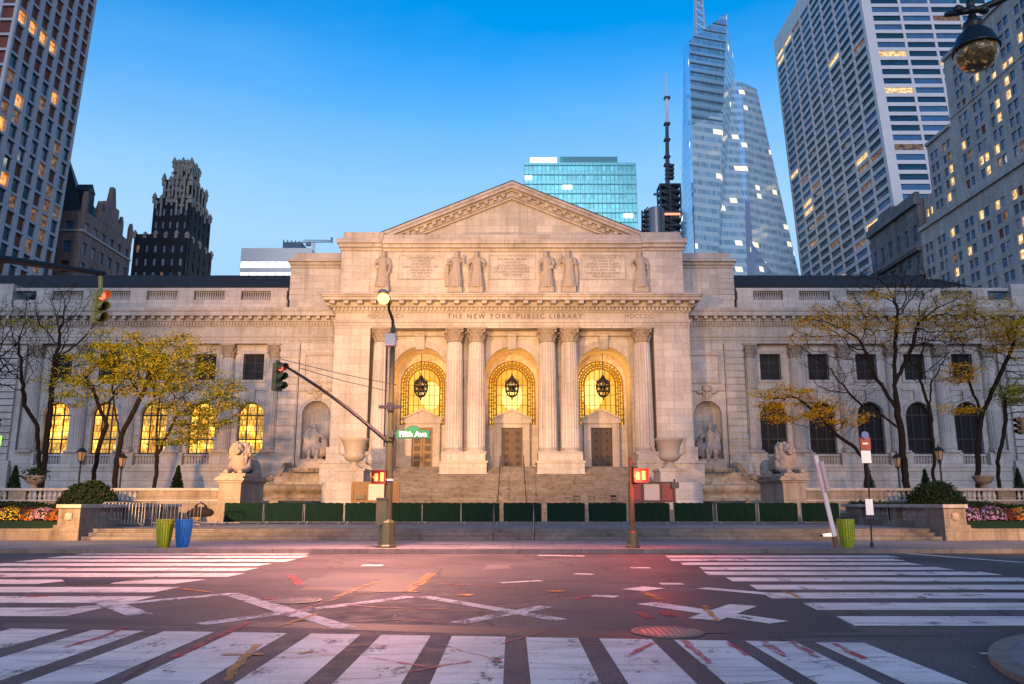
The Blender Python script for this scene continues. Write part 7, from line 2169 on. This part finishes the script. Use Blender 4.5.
fc.face((MX + 1.6, 191.3, 0), (0, 1, 0), (-1, 0, 0), 4.6, 70.3, 79, [(.7, 1.9), (2.6, 3.8)], [r for r in rows if 71 < r[0] and r[1] < 78], .45, fm, pane_m)
fm.box(MX + 2.1, MX + 40, 191.2, 195.8, 69, 78.9)
fm.build('masonry_wall', M['tan_brick'], t); fc.finish()
mb = MB(); mb.box(MX - .6, MX + 1.6, 117.5, 196, 69.9, 70.9); mb.box(MX + 1.0, MX + 2.4, 117.6, 180, 108.3, 109.3); mb.box(MX + .9, MX + 2.3, 179.9, 191.4, 91.2, 92); mb.box(MX + 1.3, MX + 2.2, 117.6, 180.1, 93.0, 93.5)
mb.build('cornices', M['tan_brick'], t)
# darker columned block between the towers
t = thing('colonnaded_building', 'dark grey classical block with giant columns, left of the masonry tower', 'building', (115, 210, 0))
fc = Facade(t); fm = MB(); zt = 79.5
fc.face((MX, 196.1, 0), (0, 1, 0), (-1, 0, 0), 28, 60.0, zt, even(28, 6, .42), [(62.2, 64.4), (68.2, 72.6)], .6, fm, lambda a, b: M['pane_blue'])
fm.box(MX + .7, MX + 30, 196.3, 224, 0, zt - .1)
M['grey_stone'] = m_stone('dark_grey_limestone', (0.26, 0.25, 0.25), .6, 1.4, .2, .4)
fm.build('stone_wall', M['grey_stone'], t); fc.finish()
mb = MB(); mb.box(MX - 1.3, MX + 1, 195.9, 224.2, 58.6, 60.0); mb.box(MX - 1.5, MX + 1, 195.95, 224.3, 65.8, 66.5); mb.box(MX - 1.0, MX + 1, 195.9, 224.2, 77.6, 79.6); mb.box(MX - .4, MX + .7, 195.95, 224, 79.6, 81.0)
for k in range(40): mb.box(MX - 1.35, MX, 196.2 + .7 * k, 196.2 + .7 * k + .35, 65.2, 65.8)
mb.build('cornices', M['grey_stone'], t)
for k in range(8):
    mb = MB(); y = 198 + 3.5 * k; mb.lathe([(1.0, 0), (.95, 20), (.82, 38), (1.2, 40), (1.3, 40.6)], (MX - .3, y, 18), 16); mb.build('giant_column', M['grey_stone'], t, smooth=True)
mb = MB(); mb.box(MX + 2, MX + 8, 214, 222, 79, 84); mb.box(MX + 3, MX + 6, 206, 210, 79, 82.5); mb.build('rooftop_plant', M['grey_stone'], t)

# ------------------------------------------------------------------ lamp and signal light, with added spots for facade and road
def lamp_light(name, loc, power, col=(1.0, .58, .24), r=.14):
    l = bpy.data.lights.new(name, 'POINT'); l.energy = power; l.color = col; l.shadow_soft_size = r
    o = bpy.data.objects.new(name, l); COL.objects.link(o); o.location = loc; return o
def lamp_spot(name, loc, aim, power, cone, blend=1.0, col=(1.0, .49, .16), r=.55):
    l = bpy.data.lights.new(name, 'SPOT'); l.energy = power; l.color = col; l.shadow_soft_size = r; l.spot_size = R(cone); l.spot_blend = blend
    o = bpy.data.objects.new(name, l); COL.objects.link(o); o.location = loc
    o.rotation_euler = (Vector(aim) - Vector(loc)).to_track_quat('-Z', 'Y').to_euler(); return o
lamp_spot('street_side_spot', (PX, PY + .35, LAMP.z), (-3, 66, 16), FACADE_SPOT, 60)  # unseen spot added behind the lamp head to warm the facade
lamp_spot('lamp_and_taillight_glow', (LAMP.x, LAMP.y - .1, LAMP.z - .16), (LAMP.x, LAMP.y - 1.6, 0), 5600, 136, 1.0, (1.0, .40, .30))  # lamp's downward light, reddened and boosted to add unseen tail light glow
def cobra(x, y, reach, label, power, aim, cone):
    """another corner lamp just outside the photograph"""
    t = thing('corner_street_light', label, 'street light', (x, y, .13), 0, 'street lights on the near corners')
    pole_base(t, x, y, .13, M['green_pole'], .3, .92)
    mb = MB(); mb.tube([(x, y, 1), (x, y, 8.4)], [.13, .08], 10); mb.build('pole_shaft', M['green_pole'], t)
    mb = MB(); mb.tube([(x, y, 8.3), (x, y + reach * .4, 9.0), (x, y + reach, 9.2)], [.06, .05, .04], 8); mb.build('lamp_arm', M['green_dark'], t)
    mb = MB(); mb.ball((x, y + reach * 1.1, 9.2), (.17, .36, .1), 12, 8); h = mb.build('lamp_head', M['galv'], t, smooth=True)
    mb = MB(); mb.ball((x, y + reach * 1.1, 9.06), (.15, .22, .12), 12, 8); mb.build('lamp_lens', M['em_lamp'], h, smooth=True)
    lamp_spot('street_side_spot', (x, y + reach * 1.1, 8.85), aim, power, cone)
cobra(-20.5, 9.6, 1.6, 'green corner street light standing left of the photo', LAMP_LEFT, (-9, 66, 10), 62)
cobra(22.5, 9.4, 1.6, 'green corner street light standing right of the photo', LAMP_RIGHT, (17, 46, 2), 60)
lamp_light('red_signal_glow', P(641, 475.5, QY - .6), 150, (1, .07, .03), .2)
lamp_light('red_signal_glow', P(380, 477, PY - .6), 12, (1, .12, .04), .2)
for b in BAYS: lamp_light('arch_lantern_light', (b, 69.7, 11.9), GLOBE * 150, (1, .40, .07), .2)
